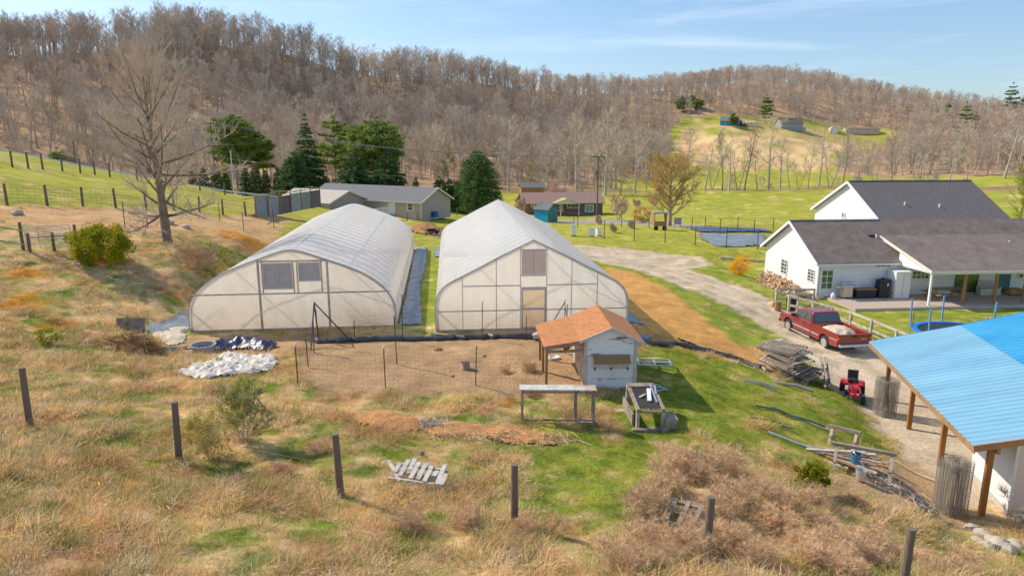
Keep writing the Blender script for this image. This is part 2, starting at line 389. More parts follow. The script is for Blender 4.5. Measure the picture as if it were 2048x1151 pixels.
def leafmat(name,c,c2,scale=1.2,trans=.35,inst=.15):
    m,nt,N,L,b=nodes(name)
    tc=N.new('ShaderNodeTexCoord'); nz=N.new('ShaderNodeTexNoise'); nz.inputs['Scale'].default_value=scale; nz.inputs['Detail'].default_value=5
    L.new(tc.outputs['Object'],nz.inputs['Vector']); r=N.new('ShaderNodeMapRange'); r.inputs[1].default_value=.36; r.inputs[2].default_value=.64; L.new(nz.outputs[0],r.inputs[0])
    mx=N.new('ShaderNodeMix'); mx.data_type='RGBA'; mx.inputs[6].default_value=rgb(c); mx.inputs[7].default_value=rgb(c2); L.new(r.outputs[0],mx.inputs[0])
    oi=N.new('ShaderNodeObjectInfo'); m2=N.new('ShaderNodeMapRange'); m2.inputs[3].default_value=1-inst; m2.inputs[4].default_value=1+inst; L.new(oi.outputs['Random'],m2.inputs[0])
    vm=N.new('ShaderNodeVectorMath'); vm.operation='SCALE'; L.new(mx.outputs[2],vm.inputs[0]); L.new(m2.outputs[0],vm.inputs['Scale'])
    L.new(vm.outputs[0],b.inputs['Base Color']); b.inputs['Roughness'].default_value=.7; b.inputs['Specular IOR Level'].default_value=.2
    tr=N.new('ShaderNodeBsdfTranslucent'); L.new(vm.outputs[0],tr.inputs[0]); ms=N.new('ShaderNodeMixShader'); ms.inputs[0].default_value=trans
    L.new(b.outputs[0],ms.inputs[1]); L.new(tr.outputs[0],ms.inputs[2]); L.new(ms.outputs[0],N['Material Output'].inputs[0])
    M[name]=m
def woodmat(name,a,b_):
    m,nt,N,L,b=nodes(name); g=N.new('ShaderNodeNewGeometry'); nz=N.new('ShaderNodeTexNoise'); nz.inputs['Scale'].default_value=.03; nz.inputs['Detail'].default_value=4; L.new(g.outputs['Position'],nz.inputs['Vector'])
    oi=N.new('ShaderNodeObjectInfo'); ad=N.new('ShaderNodeMath'); ad.operation='MULTIPLY_ADD'; L.new(nz.outputs[0],ad.inputs[0]); ad.inputs[1].default_value=1.6; 
    r0=N.new('ShaderNodeMapRange'); r0.inputs[3].default_value=-.65; r0.inputs[4].default_value=.05; L.new(oi.outputs['Random'],r0.inputs[0]); L.new(r0.outputs[0],ad.inputs[2])
    mx=N.new('ShaderNodeMix'); mx.data_type='RGBA'; mx.clamp_factor=True; mx.inputs[6].default_value=rgb(a); mx.inputs[7].default_value=rgb(b_); L.new(ad.outputs[0],mx.inputs[0])
    m2=N.new('ShaderNodeMath'); m2.operation='MULTIPLY'; m2.inputs[1].default_value=7.3; L.new(oi.outputs['Random'],m2.inputs[0]); fr_=N.new('ShaderNodeMath'); fr_.operation='FRACT'; L.new(m2.outputs[0],fr_.inputs[0]); r2=N.new('ShaderNodeMapRange'); r2.inputs[3].default_value=.68; r2.inputs[4].default_value=1.25; L.new(fr_.outputs[0],r2.inputs[0])
    vm=N.new('ShaderNodeVectorMath'); vm.operation='SCALE'; L.new(mx.outputs[2],vm.inputs[0]); L.new(r2.outputs[0],vm.inputs['Scale']); L.new(vm.outputs[0],b.inputs['Base Color']); b.inputs['Roughness'].default_value=.95; b.inputs['Specular IOR Level'].default_value=.1; M[name]=m
woodmat('twig',(.47,.41,.35),(.60,.475,.36)); woodmat('bark_woods',(.34,.29,.25),(.42,.33,.26))
leafmat('pine',(.12,.17,.06),(.28,.315,.10),.6)
leafmat('spruce',(.05,.095,.04),(.13,.185,.065),.6,.25)
leafmat('cedar',(.045,.09,.03),(.11,.165,.05),.5,.25)
leafmat('olive_bush',(.16,.18,.03),(.40,.36,.04),1.5)
leafmat('orange_buds',(.68,.46,.21),(.50,.35,.18),.4)
leafmat('yellow_leaf',(.62,.47,.09),(.50,.42,.12),.5)
leafmat('forsythia',(.85,.50,.02),(.75,.38,.02),2)
leafmat('young_leaf',(.30,.34,.06),(.42,.42,.10),2)
leafmat('weed',(.12,.26,.02),(.22,.36,.04),2)
leafmat('hazy_leaf',(.36,.33,.13),(.30,.25,.13),.5)

def plastic(name,col,transp,glossy=.12,trans=.5,rough=.3,dirt=True):
    m,nt,N,L,b=nodes(name); N.remove(b)
    tc=N.new('ShaderNodeTexCoord')
    nz=N.new('ShaderNodeTexNoise'); nz.inputs['Scale'].default_value=.55; nz.inputs['Detail'].default_value=6; nz.inputs['Distortion'].default_value=.6; L.new(tc.outputs['Object'],nz.inputs['Vector'])
    sx=N.new('ShaderNodeSeparateXYZ'); L.new(tc.outputs['Object'],sx.inputs[0])
    # dirt / condensation rising from the ground
    zr=N.new('ShaderNodeMapRange'); zr.inputs[1].default_value=1.7; zr.inputs[2].default_value=.2; L.new(sx.outputs['Z'],zr.inputs[0])
    mu=N.new('ShaderNodeMath'); mu.operation='MULTIPLY'; L.new(zr.outputs[0],mu.inputs[0]); L.new(nz.outputs[0],mu.inputs[1])
    mx=N.new('ShaderNodeMix'); mx.data_type='RGBA'; mx.inputs[6].default_value=rgb(col); mx.inputs[7].default_value=(.50,.38,.27,1)
    sc=N.new('ShaderNodeMath'); sc.operation='MULTIPLY'; sc.inputs[1].default_value=1.0 if dirt else .2; L.new(mu.outputs[0],sc.inputs[0]); L.new(sc.outputs[0],mx.inputs[0])
    df=N.new('ShaderNodeBsdfDiffuse'); tl=N.new('ShaderNodeBsdfTranslucent'); L.new(mx.outputs[2],df.inputs[0]); L.new(mx.outputs[2],tl.inputs[0])
    m1=N.new('ShaderNodeMixShader'); m1.inputs[0].default_value=trans; L.new(df.outputs[0],m1.inputs[1]); L.new(tl.outputs[0],m1.inputs[2])
    gl=N.new('ShaderNodeBsdfGlossy'); gl.inputs['Roughness'].default_value=rough; gl.inputs[0].default_value=(1,1,1,1)
    bn=N.new('ShaderNodeBump'); n2=N.new('ShaderNodeTexNoise'); n2.inputs['Scale'].default_value=2.5; mp=N.new('ShaderNodeMapping'); mp.inputs['Scale'].default_value=(1,.35,3); L.new(tc.outputs['Object'],mp.inputs[0]); L.new(mp.outputs[0],n2.inputs['Vector'])
    L.new(n2.outputs[0],bn.inputs['Height']); bn.inputs['Distance'].default_value=.05; bn.inputs['Strength'].default_value=.6; L.new(bn.outputs[0],gl.inputs['Normal']); L.new(bn.outputs[0],df.inputs['Normal'])
    m2=N.new('ShaderNodeMixShader'); m2.inputs[0].default_value=glossy; L.new(m1.outputs[0],m2.inputs[1]); L.new(gl.outputs[0],m2.inputs[2])
    tp=N.new('ShaderNodeBsdfTransparent'); m3=N.new('ShaderNodeMixShader'); 
    tz=N.new('ShaderNodeMapRange'); tz.inputs[1].default_value=.4; tz.inputs[2].default_value=.65; tz.inputs[3].default_value=transp*(.5 if dirt else .88); tz.inputs[4].default_value=transp*(1.6 if dirt else 1.12); L.new(nz.outputs[0],tz.inputs[0])
    L.new(tz.outputs[0],m3.inputs[0]); L.new(m2.outputs[0],m3.inputs[1]); L.new(tp.outputs[0],m3.inputs[2]); L.new(m3.outputs[0],N['Material Output'].inputs[0])
    M[name]=m
plastic('poly_roof',(.96,.97,.98),.38,glossy=.30,trans=.55,rough=.25,dirt=False)
plastic('poly_end',(.97,.90,.80),.10,glossy=.04,trans=.80,rough=.35)
plastic('poly_end2',(.97,.92,.84),.08,glossy=.04,trans=.80,rough=.35)
plastic('poly_door',(.95,.74,.52),.12,glossy=.04,trans=.8,rough=.4)
def netmat(name,c,op,cell=.05,w=.12):
    m,nt,N,L,b=nodes(name); b.inputs['Base Color'].default_value=rgb(c); b.inputs['Roughness'].default_value=.8
    tp=N.new('ShaderNodeBsdfTransparent'); ms=N.new('ShaderNodeMixShader'); ms.inputs[0].default_value=op
    L.new(tp.outputs[0],ms.inputs[1]); L.new(b.outputs[0],ms.inputs[2]); L.new(ms.outputs[0],N['Material Output'].inputs[0]); M[name]=m
netmat('net_black',(.03,.03,.04),.3); netmat('hutch_wire',(.13,.115,.10),.88); netmat('net_grey',(.3,.32,.3),.35)

# ---------------------------------------------------------------- ground mesh
def axis(lo,hi,step,end_lo,end_hi,g=1.06):
    a=list(np.arange(lo,hi+1e-6,step)); s=step; x=a[-1]
    while x<end_hi: s=min(s*g,25); x+=s; a.append(x)
    s=step; x=a[0]; pre=[]
    while x>end_lo: s=min(s*g,25); x-=s; pre.append(x)
    return np.array(pre[::-1]+a)
xs=axis(-26,27,.22,-900,900,1.045); ys=axis(8,58,.2,-30,1800,1.03)
XX,YY=np.meshgrid(xs,ys); gx=XX.ravel(); gy=YY.ravel(); gz=h(gx,gy)
nx,ny=len(xs),len(ys)
gcol,ggrass,gdry=cover(gx,gy)
# small relief in the meadow
gz2=gz+np.where((gy<60),ggrass*gdry*(fbm(gx*2.2,gy*2.2,77)-.5)*.22,0)
ZN=gz2.reshape(ny,nx); dzx=np.gradient(ZN,xs,axis=1).ravel(); dzy=np.gradient(ZN,ys,axis=0).ravel()
nrm=np.stack([-dzx,-dzy,np.ones_like(dzx)],1); nrm/=np.linalg.norm(nrm,axis=1)[:,None]
ii=np.arange(nx*ny).reshape(ny,nx)
quads=np.stack([ii[:-1,:-1].ravel(),ii[:-1,1:].ravel(),ii[1:,1:].ravel(),ii[1:,:-1].ravel()],1)
qc=np.stack([gx[quads].mean(1),gy[quads].mean(1)],1)
zid=np.zeros(len(quads),int)
names={0:'ground',1:'gravel_driveway',2:'chicken_yard_dirt',3:'bare_soil_bed',4:'garden_plot_soil',5:'wooded_hillside',6:'farm_lane',7:'far_meadow'}
for k,i in (('drive',1),('run',2),('soil',3),('plot',4),('lane',6)): zid[sd(ZP[k],qc[:,0],qc[:,1])<0]=i
zid[isforest(qc[:,0],qc[:,1])]=5
zid[(zid==0)&(qc[:,1]>205)]=7
def ground_material():
    m,nt,N,L,b=nodes('ground_cover')
    at_=N.new('ShaderNodeAttribute'); at_.attribute_name='gcol'
    ag=N.new('ShaderNodeAttribute'); ag.attribute_name='ggrass'
    ge=N.new('ShaderNodeNewGeometry')
    def nz(s,d=5,rough=.6,st=None):
        n=N.new('ShaderNodeTexNoise'); n.inputs['Scale'].default_value=s; n.inputs['Detail'].default_value=d; n.inputs['Roughness'].default_value=rough
        if st:
            mp=N.new('ShaderNodeMapping'); mp.inputs['Scale'].default_value=st; L.new(ge.outputs['Position'],mp.inputs[0]); L.new(mp.outputs[0],n.inputs['Vector'])
        else: L.new(ge.outputs['Position'],n.inputs['Vector'])
        return n
    def mr(o,a,b_,c,d):
        q=N.new('ShaderNodeMapRange'); q.inputs[1].default_value=a;q.inputs[2].default_value=b_;q.inputs[3].default_value=c;q.inputs[4].default_value=d; L.new(o,q.inputs[0]); return q.outputs[0]
    def mul(a,b_):
        q=N.new('ShaderNodeMath'); q.operation='MULTIPLY'; L.new(a,q.inputs[0]); L.new(b_,q.inputs[1]); return q.outputs[0]
    f1=mr(nz(9,8,.75).outputs[0],.3,.7,.62,1.38); f2=mr(nz(1.1,6).outputs[0],.3,.7,.82,1.18); f3=mr(nz(.12,4).outputs[0],.3,.7,.85,1.15)
    f=mul(mul(f1,f2),f3)
    vm=N.new('ShaderNodeVectorMath'); vm.operation='SCALE'; L.new(at_.outputs['Color'],vm.inputs[0]); L.new(f,vm.inputs['Scale'])
    # scattered pale straw flecks in grass / stones on bare dirt
    fl=mr(nz(26,3,.7).outputs[0],.6,.72,0,.45)
    mx=N.new('ShaderNodeMix'); mx.data_type='RGBA'; L.new(fl,mx.inputs[0]); L.new(vm.outputs[0],mx.inputs[6]); mx.inputs[7].default_value=(.52,.42,.27,1)
    dk=mr(nz(14,4,.7).outputs[0],.62,.74,0,.5)
    m2=N.new('ShaderNodeMix'); m2.data_type='RGBA'; L.new(dk,m2.inputs[0]); L.new(mx.outputs[2],m2.inputs[6]); m2.inputs[7].default_value=(.10,.075,.045,1)
    L.new(m2.outputs[2],b.inputs['Base Color']); b.inputs['Roughness'].default_value=1; b.inputs['Specular IOR Level'].default_value=.05
    bn=N.new('ShaderNodeBump'); bn.inputs['Distance'].default_value=.12; bn.inputs['Strength'].default_value=.8; L.new(nz(7,8,.75).outputs[0],bn.inputs['Height']); L.new(bn.outputs[0],b.inputs['Normal'])
    return m
GM=ground_material()
V3=np.stack([gx,gy,gz2],1)
for z_,nm in names.items():
    q=quads[zid==z_]
    if not len(q): continue
    uq,inv=np.unique(q,return_inverse=True); inv=inv.reshape(q.shape)
    me=fastmesh(nm,V3[uq],inv,GM,smooth=True)
    a=me.attributes.new('gcol','FLOAT_COLOR','POINT'); a.data.foreach_set('color',np.concatenate([gcol[uq],np.ones((len(uq),1))],1).astype(np.float32).ravel())
    a=me.attributes.new('ggrass','FLOAT','POINT'); a.data.foreach_set('value',ggrass[uq].astype(np.float32))
    me.normals_split_custom_set_from_vertices(nrm[uq].tolist())
    o=bpy.data.objects.new(nm,me); COL.objects.link(o); o['kind']='structure'

# ---------------------------------------------------------------- camera, light, sky
cam=bpy.data.cameras.new('camera'); co=bpy.data.objects.new('camera',cam); COL.objects.link(co)
co.location=(0,0,CH); co.rotation_euler=(R(90)-PITCH,0,0); cam.lens=24*F/1365.33; cam.sensor_width=36; cam.clip_end=5000; cam.clip_start=.1
scene.camera=co
SUN=Vector((2.6,-1.35,-2.45)).normalized()
sl=bpy.data.lights.new('sun','SUN'); so=bpy.data.objects.new('sun',sl); COL.objects.link(so); so.rotation_euler=SUN.to_track_quat('-Z','Y').to_euler()
sl.energy=5; sl.angle=R(.6); sl.color=(1,.915,.76)
w=bpy.data.worlds.new('World'); scene.world=w; w.use_nodes=True; N=w.node_tree.nodes; L=w.node_tree.links
bg=N['Background']; sk=N.new('ShaderNodeTexSky'); sk.sky_type='NISHITA'; sk.sun_disc=False; sk.sun_elevation=R(40); sk.sun_rotation=math.atan2(-SUN.x,-SUN.y)
sk.air_density=1.0; sk.dust_density=.9; sk.ozone_density=2.2
tc=N.new('ShaderNodeTexCoord'); mp=N.new('ShaderNodeMapping'); mp.inputs['Scale'].default_value=(1.1,1.1,11); mp.inputs['Rotation'].default_value=(R(4),R(-7),0); L.new(tc.outputs['Generated'],mp.inputs[0])
nz=N.new('ShaderNodeTexNoise'); nz.inputs['Scale'].default_value=1.9; nz.inputs['Detail'].default_value=7; nz.inputs['Roughness'].default_value=.55; nz.inputs['Distortion'].default_value=.4; L.new(mp.outputs[0],nz.inputs['Vector'])
mr=N.new('ShaderNodeMapRange'); mr.inputs[1].default_value=.50; mr.inputs[2].default_value=.76; mr.inputs[3].default_value=0; mr.inputs[4].default_value=.6; L.new(nz.outputs[0],mr.inputs[0])
mx=N.new('ShaderNodeMix'); mx.data_type='RGBA'; L.new(mr.outputs[0],mx.inputs[0]); L.new(sk.outputs[0],mx.inputs[6]); mx.inputs[7].default_value=(7,7.4,8,1)
mu_=N.new('ShaderNodeVectorMath'); mu_.operation='MULTIPLY'; mu_.inputs[1].default_value=(.84,.97,1.10); L.new(mx.outputs[2],mu_.inputs[0]); L.new(mu_.outputs[0],bg.inputs[0]); bg.inputs[1].default_value=.15
scene.view_settings.view_transform='Standard'; scene.view_settings.look='None'; scene.view_settings.exposure=0; scene.view_settings.gamma=1.15
scene.render.engine='CYCLES'
scene.cycles.max_bounces=6; scene.cycles.diffuse_bounces=3; scene.cycles.transparent_max_bounces=8; scene.cycles.transmission_bounces=3; scene.cycles.glossy_bounces=2
# ---------------------------------------------------------------- trees
def rv(r): 
    return Vector((r.gauss(0,1),r.gauss(0,1),r.gauss(0,1))).normalized()
def tree_segs(seed,H,trunk_r,clear=.35,n1=16,n2=7,n3=6,spread=.45,up=.5,droop=0,twl=.07,wig=.12,levels=3,multi=1,lean=0,egg=.0,tw_=.06):
    """returns (branches [(p0,p1,r0,r1,sides)], twigs [(p,q)])"""
    r=random.Random(seed); B=[];T=[]
    def chain(p,d,Ln,r0,r1,n,sides,trop,w=wig):
        pts=[p]; d=d.normalized()
        for i in range(n):
            d=(d+rv(r)*w+Vector((0,0,trop))).normalized(); p=p+d*(Ln/n); pts.append(p)
        for i in range(n):
            B.append((pts[i],pts[i+1],r0+(r1-r0)*i/n,r0+(r1-r0)*(i+1)/n,sides))
        return pts
    def along(pts,t):
        x=t*(len(pts)-1); i=min(int(x),len(pts)-2); return pts[i].lerp(pts[i+1],x-i),(pts[i+1]-pts[i]).normalized()
    for mtr in range(multi):
        a0=r.uniform(0,6.28)
        d0=Vector((math.cos(a0)*lean,math.sin(a0)*lean,1)) if multi==1 else Vector((math.cos(a0)*.35,math.sin(a0)*.35,1))
        tr=chain(Vector((0,0,-.3)),d0,H*(.86 if multi==1 else r.uniform(.7,.9)),trunk_r/(multi**.4),trunk_r*.13,9,6,.03,w=tw_)
        for i in range(n1):
            t=clear+(1-clear)*((i+r.random())/n1)*.97; p,td=along(tr,t)
            a=i*2.4+r.uniform(-.5,.5); tt=(t-clear)/(1-clear); s=spread*H*((1-.72*tt)*(1-egg)+egg*(.3+.8*math.sin(3.1416*(.18+.74*tt))))*r.uniform(.7,1.15)
            d=Vector((math.cos(a),math.sin(a),up*r.uniform(.5,1.4)-droop*(1-t)))
            rr=trunk_r*.42*(1-t*.7)/(multi**.3)
            b1=chain(p,d,s,rr,rr*.2,4,4,.07)
            for j in range(n2):
                t2=.22+.78*(j+r.random())/n2; p2,d2=along(b1,min(t2,.999)); dd=(d2*.7+rv(r)*.75+Vector((0,0,.22)))
                s2=s*.42*(1.15-t2*.6)*r.uniform(.7,1.2)
                b2=chain(p2,dd,s2,rr*.3,rr*.1,2,3,.05)
                for k in range(n3):
                    p3,d3=along(b2,r.uniform(.15,1)); q=p3+(d3*.8+rv(r)*.8+Vector((0,0,.35))).normalized()*H*twl*r.uniform(.5,1.3)
                    T.append((p3,q))
    return B,T
def segs_mesh(name,B,T,mats,tw=.03,twig_split=1,seed=0):
    """mats[0] bark, mats[1] twigs; all faces are quads"""
    V=[];Fq=[];MI=[]
    for p,q,r0,r1,n in B:
        d=(q-p); 
        if d.length<1e-6: continue
        d.normalize(); X=d.cross(Vector((0,0,1)) if abs(d.z)<.9 else Vector((1,0,0))).normalized(); Y=d.cross(X); b=len(V)
        for c,rr in((p,r0),(q,r1)):
            for j in range(n):
                a=6.2832*j/n; V.append(c+(X*math.cos(a)+Y*math.sin(a))*rr)
        for j in range(n): Fq.append((b+j,b+(j+1)%n,b+n+(j+1)%n,b+n+j)); MI.append(0 if n>3 else 1)
    rr=random.Random(seed)
    for p,q in T:
        s=(q-p).cross(rv(rr)); 
        if s.length<1e-6: continue
        s=s.normalized()*tw*.5
        m=p.lerp(q,.5)+rv(rr)*(q-p).length*.12
        b=len(V); V+= [p-s,p+s,m+s*.7,m-s*.7,q+s*.25,q-s*.25]; Fq+= [(b,b+1,b+2,b+3),(b+3,b+2,b+4,b+5)]; MI+= [1,1]
    me=fastmesh(name,np.array([tuple(v) for v in V]),np.array(Fq),mats,midx=np.array(MI))
    return me
def split_tree(seed,mats,tw,**kw):
    B,T=tree_segs(seed,**kw)
    b4=[b for b in B if b[4]==6]; rest=[b for b in B if b[4]!=6]
    return segs_mesh('trunk',b4,[],[mats[0],mats[0]],tw), segs_mesh('crown',rest,T,mats,tw,seed=seed)
def link(name,me,parent=None,loc=None,rz=0,sc=None):
    o=bpy.data.objects.new(name,me); COL.objects.link(o)
    if parent: o.parent=parent
    if loc is not None:o.location=loc
    o.rotation_euler[2]=rz
    if sc is not None:o.scale=(sc,sc,sc) if not hasattr(sc,'__len__') else sc
    return o
def leaves_mesh(name,pts,size,mat_,seed=0,aspect=.45,up=0,wn=None):
    """one small quad per point"""
    r=np.random.RandomState(seed); P=np.array(pts); n=len(P)
    a=r.normal(size=(n,3)); a[:,2]+=up; a/=np.linalg.norm(a,axis=1)[:,None]
    b=np.cross(a,r.normal(size=(n,3))); b/=np.linalg.norm(b,axis=1)[:,None]+1e-9
    s=size*r.uniform(.6,1.4,(n,1)); A=a*s; Bv=b*s*aspect
    V=np.stack([P-Bv*.6-A*.5,P+Bv*.6-A*.5,P+Bv*.25+A*.5,P-Bv*.25+A*.5],1).reshape(-1,3)
    return fastmesh(name,V,np.arange(4*n).reshape(n,4),mat_)
def clumped(seed,n,shape,nc,cr):
    """points gathered in clumps on a crown shape. shape(t,a,rnd)->(radius at height t)"""
    r=random.Random(seed); P=[]
    cs=[]
    for i in range(nc):
        t=r.random()**.85; a=r.uniform(0,6.283); R_=shape(t,a); q=R_*r.uniform(.55,1.0)
        cs.append((t,a,q))
    return cs
def conifer(seed,H,Rb,z0,leafsize,n,mat_,prof=None,whorls=16,arms=9,droop=.25,gap=.12):
    """layered conifer crown: arms of needles; returns crown mesh and trunk mesh"""
    r=random.Random(seed); P=[];B=[]
    prof=prof or (lambda t:(1-t)**.85+.04)
    B.append((Vector((0,0,-.3)),Vector((0,0,H*.5)),H*.018+.05,H*.012+.03,6)); B.append((Vector((0,0,H*.5)),Vector((0,0,H*.97)),H*.012+.03,.02,6))
    arms_=[]
    for i in range(whorls):
        t=(i+r.uniform(0,.6))/whorls; z=z0+(H-z0)*t
        for k in range(arms):
            if r.random()<gap: continue
            a=6.283*(k+r.random())/arms+i; L_=Rb*prof(t)*r.uniform(.72,1.12); arms_.append((z,a,L_))
    tot=sum(a[2]**1.6 for a in arms_)
    for z,a,L_ in arms_:
        c,s=math.cos(a),math.sin(a); m=int(n*L_**1.6/tot)+2
        tip=z+L_*r.uniform(-.05,.25)-droop*L_
        B.append((Vector((0,0,z)),Vector((c*L_*.9,s*L_*.9,tip)),.035,.012,3))
        for q in range(m):
            u=r.random()**.6; w_=(.10+.25*u*(1.15-u)*2)*max(L_,.5)*.8; th=.08+.05*L_
            P.append((c*L_*u-s*r.gauss(0,w_*.5),s*L_*u+c*r.gauss(0,w_*.5),z+(tip-z)*u+abs(r.gauss(0,th))-th*.4))
    return leaves_mesh('crown',P,leafsize,mat_,seed,up=.4),segs_mesh('trunk',B,[],[M['bark'],M['bark']])
def ball_crown(seed,n,rx,ry,rz_,nc=40,cr=.28,squash=1):
    r=random.Random(seed); P=[]
    for i in range(nc):
        d=rv(r); q=r.uniform(.55,.98); c=Vector((d.x*rx*q,d.y*ry*q,rz_+d.z*rz_*q)); R_=cr*r.uniform(.6,1.4)*max(rx,rz_)
        for k in range(n//nc):
            e=rv(r)*R_*r.random()**.4; P.append((c.x+e.x,c.y+e.y,max(.02,c.z+e.z*squash)))
    return P
def tree_thing(name,label,meshes,loc,rz=0,sc=1,group=None,cat='tree'):
    t=thing(name,label,cat,loc,rz,group); t.scale=(sc,sc,sc) if not hasattr(sc,'__len__') else sc
    for nm,me in meshes: link(nm,me,t)
    return t

# --- wooded hillside: individual bare trees, the far rest as one mass
FM=[M['bark_woods'],M['twig']]
protos=[]
for i in range(5):
    B,T=tree_segs(100+i,H=1.0*18,trunk_r=.24,clear=.30 if i<3 else .2,n1=15,n2=8,n3=6,spread=(.26,.30,.24,.36,.33)[i],up=(1.5,1.2,1.8,1.1,1.4)[i],egg=.55,twl=.055,wig=.13)
    protos.append(segs_mesh('forest_tree',B,T,FM,.062,seed=i))
palem=[]
for i in range(3):
    B,T=tree_segs(140+i,H=18,trunk_r=.3,clear=.3,n1=12,n2=7,n3=5,spread=.33,up=.8,twl=.055,wig=.2,lean=.12)
    palem.append(segs_mesh('pale_tree',B,T,[M['bark_pale'],M['twig']],.06,seed=i+9))
fr=random.Random(5); cand=[]
rs=np.random.RandomState(3)
def scatter(n,ulo,uhi,dlo,dhi):
    u=rs.uniform(ulo,uhi,n); 
    d=np.sqrt(rs.uniform(dlo**2,dhi**2,n)); return (u-CX)/F*d*.978,d
px_,py_=scatter(13000,-260,2300,150,800)
qx,qy=scatter(650,-200,2150,150,800); qd=np.interp(uof(qx,qy),[c[0] for c in crest],[c[2] for c in crest])*.978*rs.uniform(.93,1.07,650); qx=qx*qd/qy; qy=qd; px_=np.concatenate([px_,qx]); py_=np.concatenate([py_,qy])
ok=isforest(px_,py_)
ug=uof(px_,py_); crd=np.interp(ug,[c[0] for c in crest],[c[2] for c in crest]); ok&=py_<crd*1.10
ok&=rs.uniform(0,1,len(px_))<np.clip(.55+250/py_*.5,0,1)
px_,py_=px_[ok],py_[ok]; pz_=h(px_,py_)
ug=uof(px_,py_); hs=rs.uniform(.66,1.16,len(px_))*np.interp(py_,[150,300,600],[.8,.98,.85])*np.where((ug>1600)&(ug<1800)&(py_<430)&(py_>310),.55,1)
order=np.argsort(-hs/py_)
infr=(uof(px_,py_)>-20)&(uof(px_,py_)<2068)
NI=215; ind=[];rest=[]
for i in order:
    if infr[i] and len(ind)<NI: ind.append(i)
    else: rest.append(i)
FL=['bare grey brown tree in the leafless woods on the lower slope of the hill']
for n,i in enumerate(ind):
    pale=fr.random()<.16
    me=palem[fr.randrange(3)] if pale else protos[fr.randrange(5)]
    o=link('bare_tree',me,None,(px_[i],py_[i],pz_[i]-.2),fr.uniform(0,6.28),(hs[i]*fr.uniform(.9,1.2),hs[i]*fr.uniform(.9,1.2),hs[i]))
    tagT(o,'pale barked bare tree among the woods at the foot of the hill' if pale else FL[0],'tree','bare trees at the foot of the wooded hill')
def gn_scatter(name,pts,rots,scl,idx,meshes,attrs=None,kind='stuff',label=None,cat=None):
    me=bpy.data.meshes.new(name); me.from_pydata([tuple(p) for p in pts],[],[])
    a=me.attributes.new('rot','FLOAT_VECTOR','POINT'); a.data.foreach_set('vector',np.asarray(rots,np.float32).ravel())
    a=me.attributes.new('scl','FLOAT_VECTOR','POINT'); a.data.foreach_set('vector',np.asarray(scl,np.float32).ravel())
    a=me.attributes.new('k','INT','POINT'); a.data.foreach_set('value',np.asarray(idx,np.int32))
    if attrs is not None:
        a=me.attributes.new('tint','FLOAT_COLOR','POINT'); a.data.foreach_set('color',np.concatenate([attrs,np.ones((len(attrs),1))],1).astype(np.float32).ravel())
    o=bpy.data.objects.new(name,me); COL.objects.link(o); o['kind']=kind
    if label: o['label']=label
    if cat: o['category']=cat
    ng=bpy.data.node_groups.new(name,'GeometryNodeTree'); ng.interface.new_socket('Geometry',in_out='INPUT',socket_type='NodeSocketGeometry'); ng.interface.new_socket('Geometry',in_out='OUTPUT',socket_type='NodeSocketGeometry')
    N=ng.nodes;L=ng.links; gi=N.new('NodeGroupInput'); go=N.new('NodeGroupOutput'); jn=N.new('GeometryNodeJoinGeometry')
    def at_(nm,ty):
        q=N.new('GeometryNodeInputNamedAttribute'); q.data_type=ty; q.inputs[0].default_value=nm; return q
    ra=at_('rot','FLOAT_VECTOR'); sa=at_('scl','FLOAT_VECTOR'); ka=at_('k','INT')
    for i,m_ in enumerate(meshes):
        ob=bpy.data.objects.new(name+'_source',m_)
        oi=N.new('GeometryNodeObjectInfo'); oi.inputs['Object'].default_value=ob
        cmp=N.new('FunctionNodeCompare'); cmp.data_type='INT'; cmp.operation='EQUAL'; L.new(ka.outputs[0],cmp.inputs[2]); cmp.inputs[3].default_value=i
        ip=N.new('GeometryNodeInstanceOnPoints'); L.new(gi.outputs[0],ip.inputs['Points']); L.new(cmp.outputs[0],ip.inputs['Selection']); L.new(oi.outputs['Geometry'],ip.inputs['Instance'])
        e2r=N.new('FunctionNodeEulerToRotation'); L.new(ra.outputs[0],e2r.inputs[0]); L.new(e2r.outputs[0],ip.inputs['Rotation']); L.new(sa.outputs[0],ip.inputs['Scale'])
        L.new(ip.outputs[0],jn.inputs[0])
    L.new(jn.outputs[0],go.inputs[0])
    md=o.modifiers.new('scatter','NODES'); md.node_group=ng
    return o
ri=np.array(rest); nr=len(ri)
allm=protos+palem
kk=np.where(rs.uniform(0,1,nr)<.07,rs.randint(5,8,nr),rs.randint(0,5,nr))
gn_scatter('hillside_woods',np.stack([px_[ri],py_[ri],pz_[ri]-.2],1),np.stack([np.zeros(nr),np.zeros(nr),rs.uniform(0,6.28,nr)],1),
   np.stack([hs[ri]*1.1,hs[ri]*1.1,hs[ri]],1),kk,allm,label='leafless grey brown woods covering the hills behind the farm',cat='woods')
# undergrowth haze on the slopes
B,T=tree_segs(170,H=4,trunk_r=.05,clear=.08,n1=12,n2=6,n3=5,spread=.5,up=.9,twl=.14,wig=.2)
und=segs_mesh('brush',B,T,[M['twig'],M['twig']],.07)
ux,uy=scatter(3800,-150,2200,150,560); k2=isforest(ux,uy)|((uy>195)&(uy<212)&(uof(ux,uy)>1000)&(rs.uniform(0,1,len(ux))<.5)); ux,uy=ux[k2],uy[k2]; uz=h(ux,uy); nu=len(ux)
gn_scatter('hillside_brush',np.stack([ux,uy,uz],1),np.stack([np.zeros(nu)]*2+[rs.uniform(0,6.28,nu)],1),np.repeat(rs.uniform(.6,1.5,(nu,1)),3,1),np.zeros(nu,int),[und],label='low leafless brush under the trees on the hill',cat='brush')
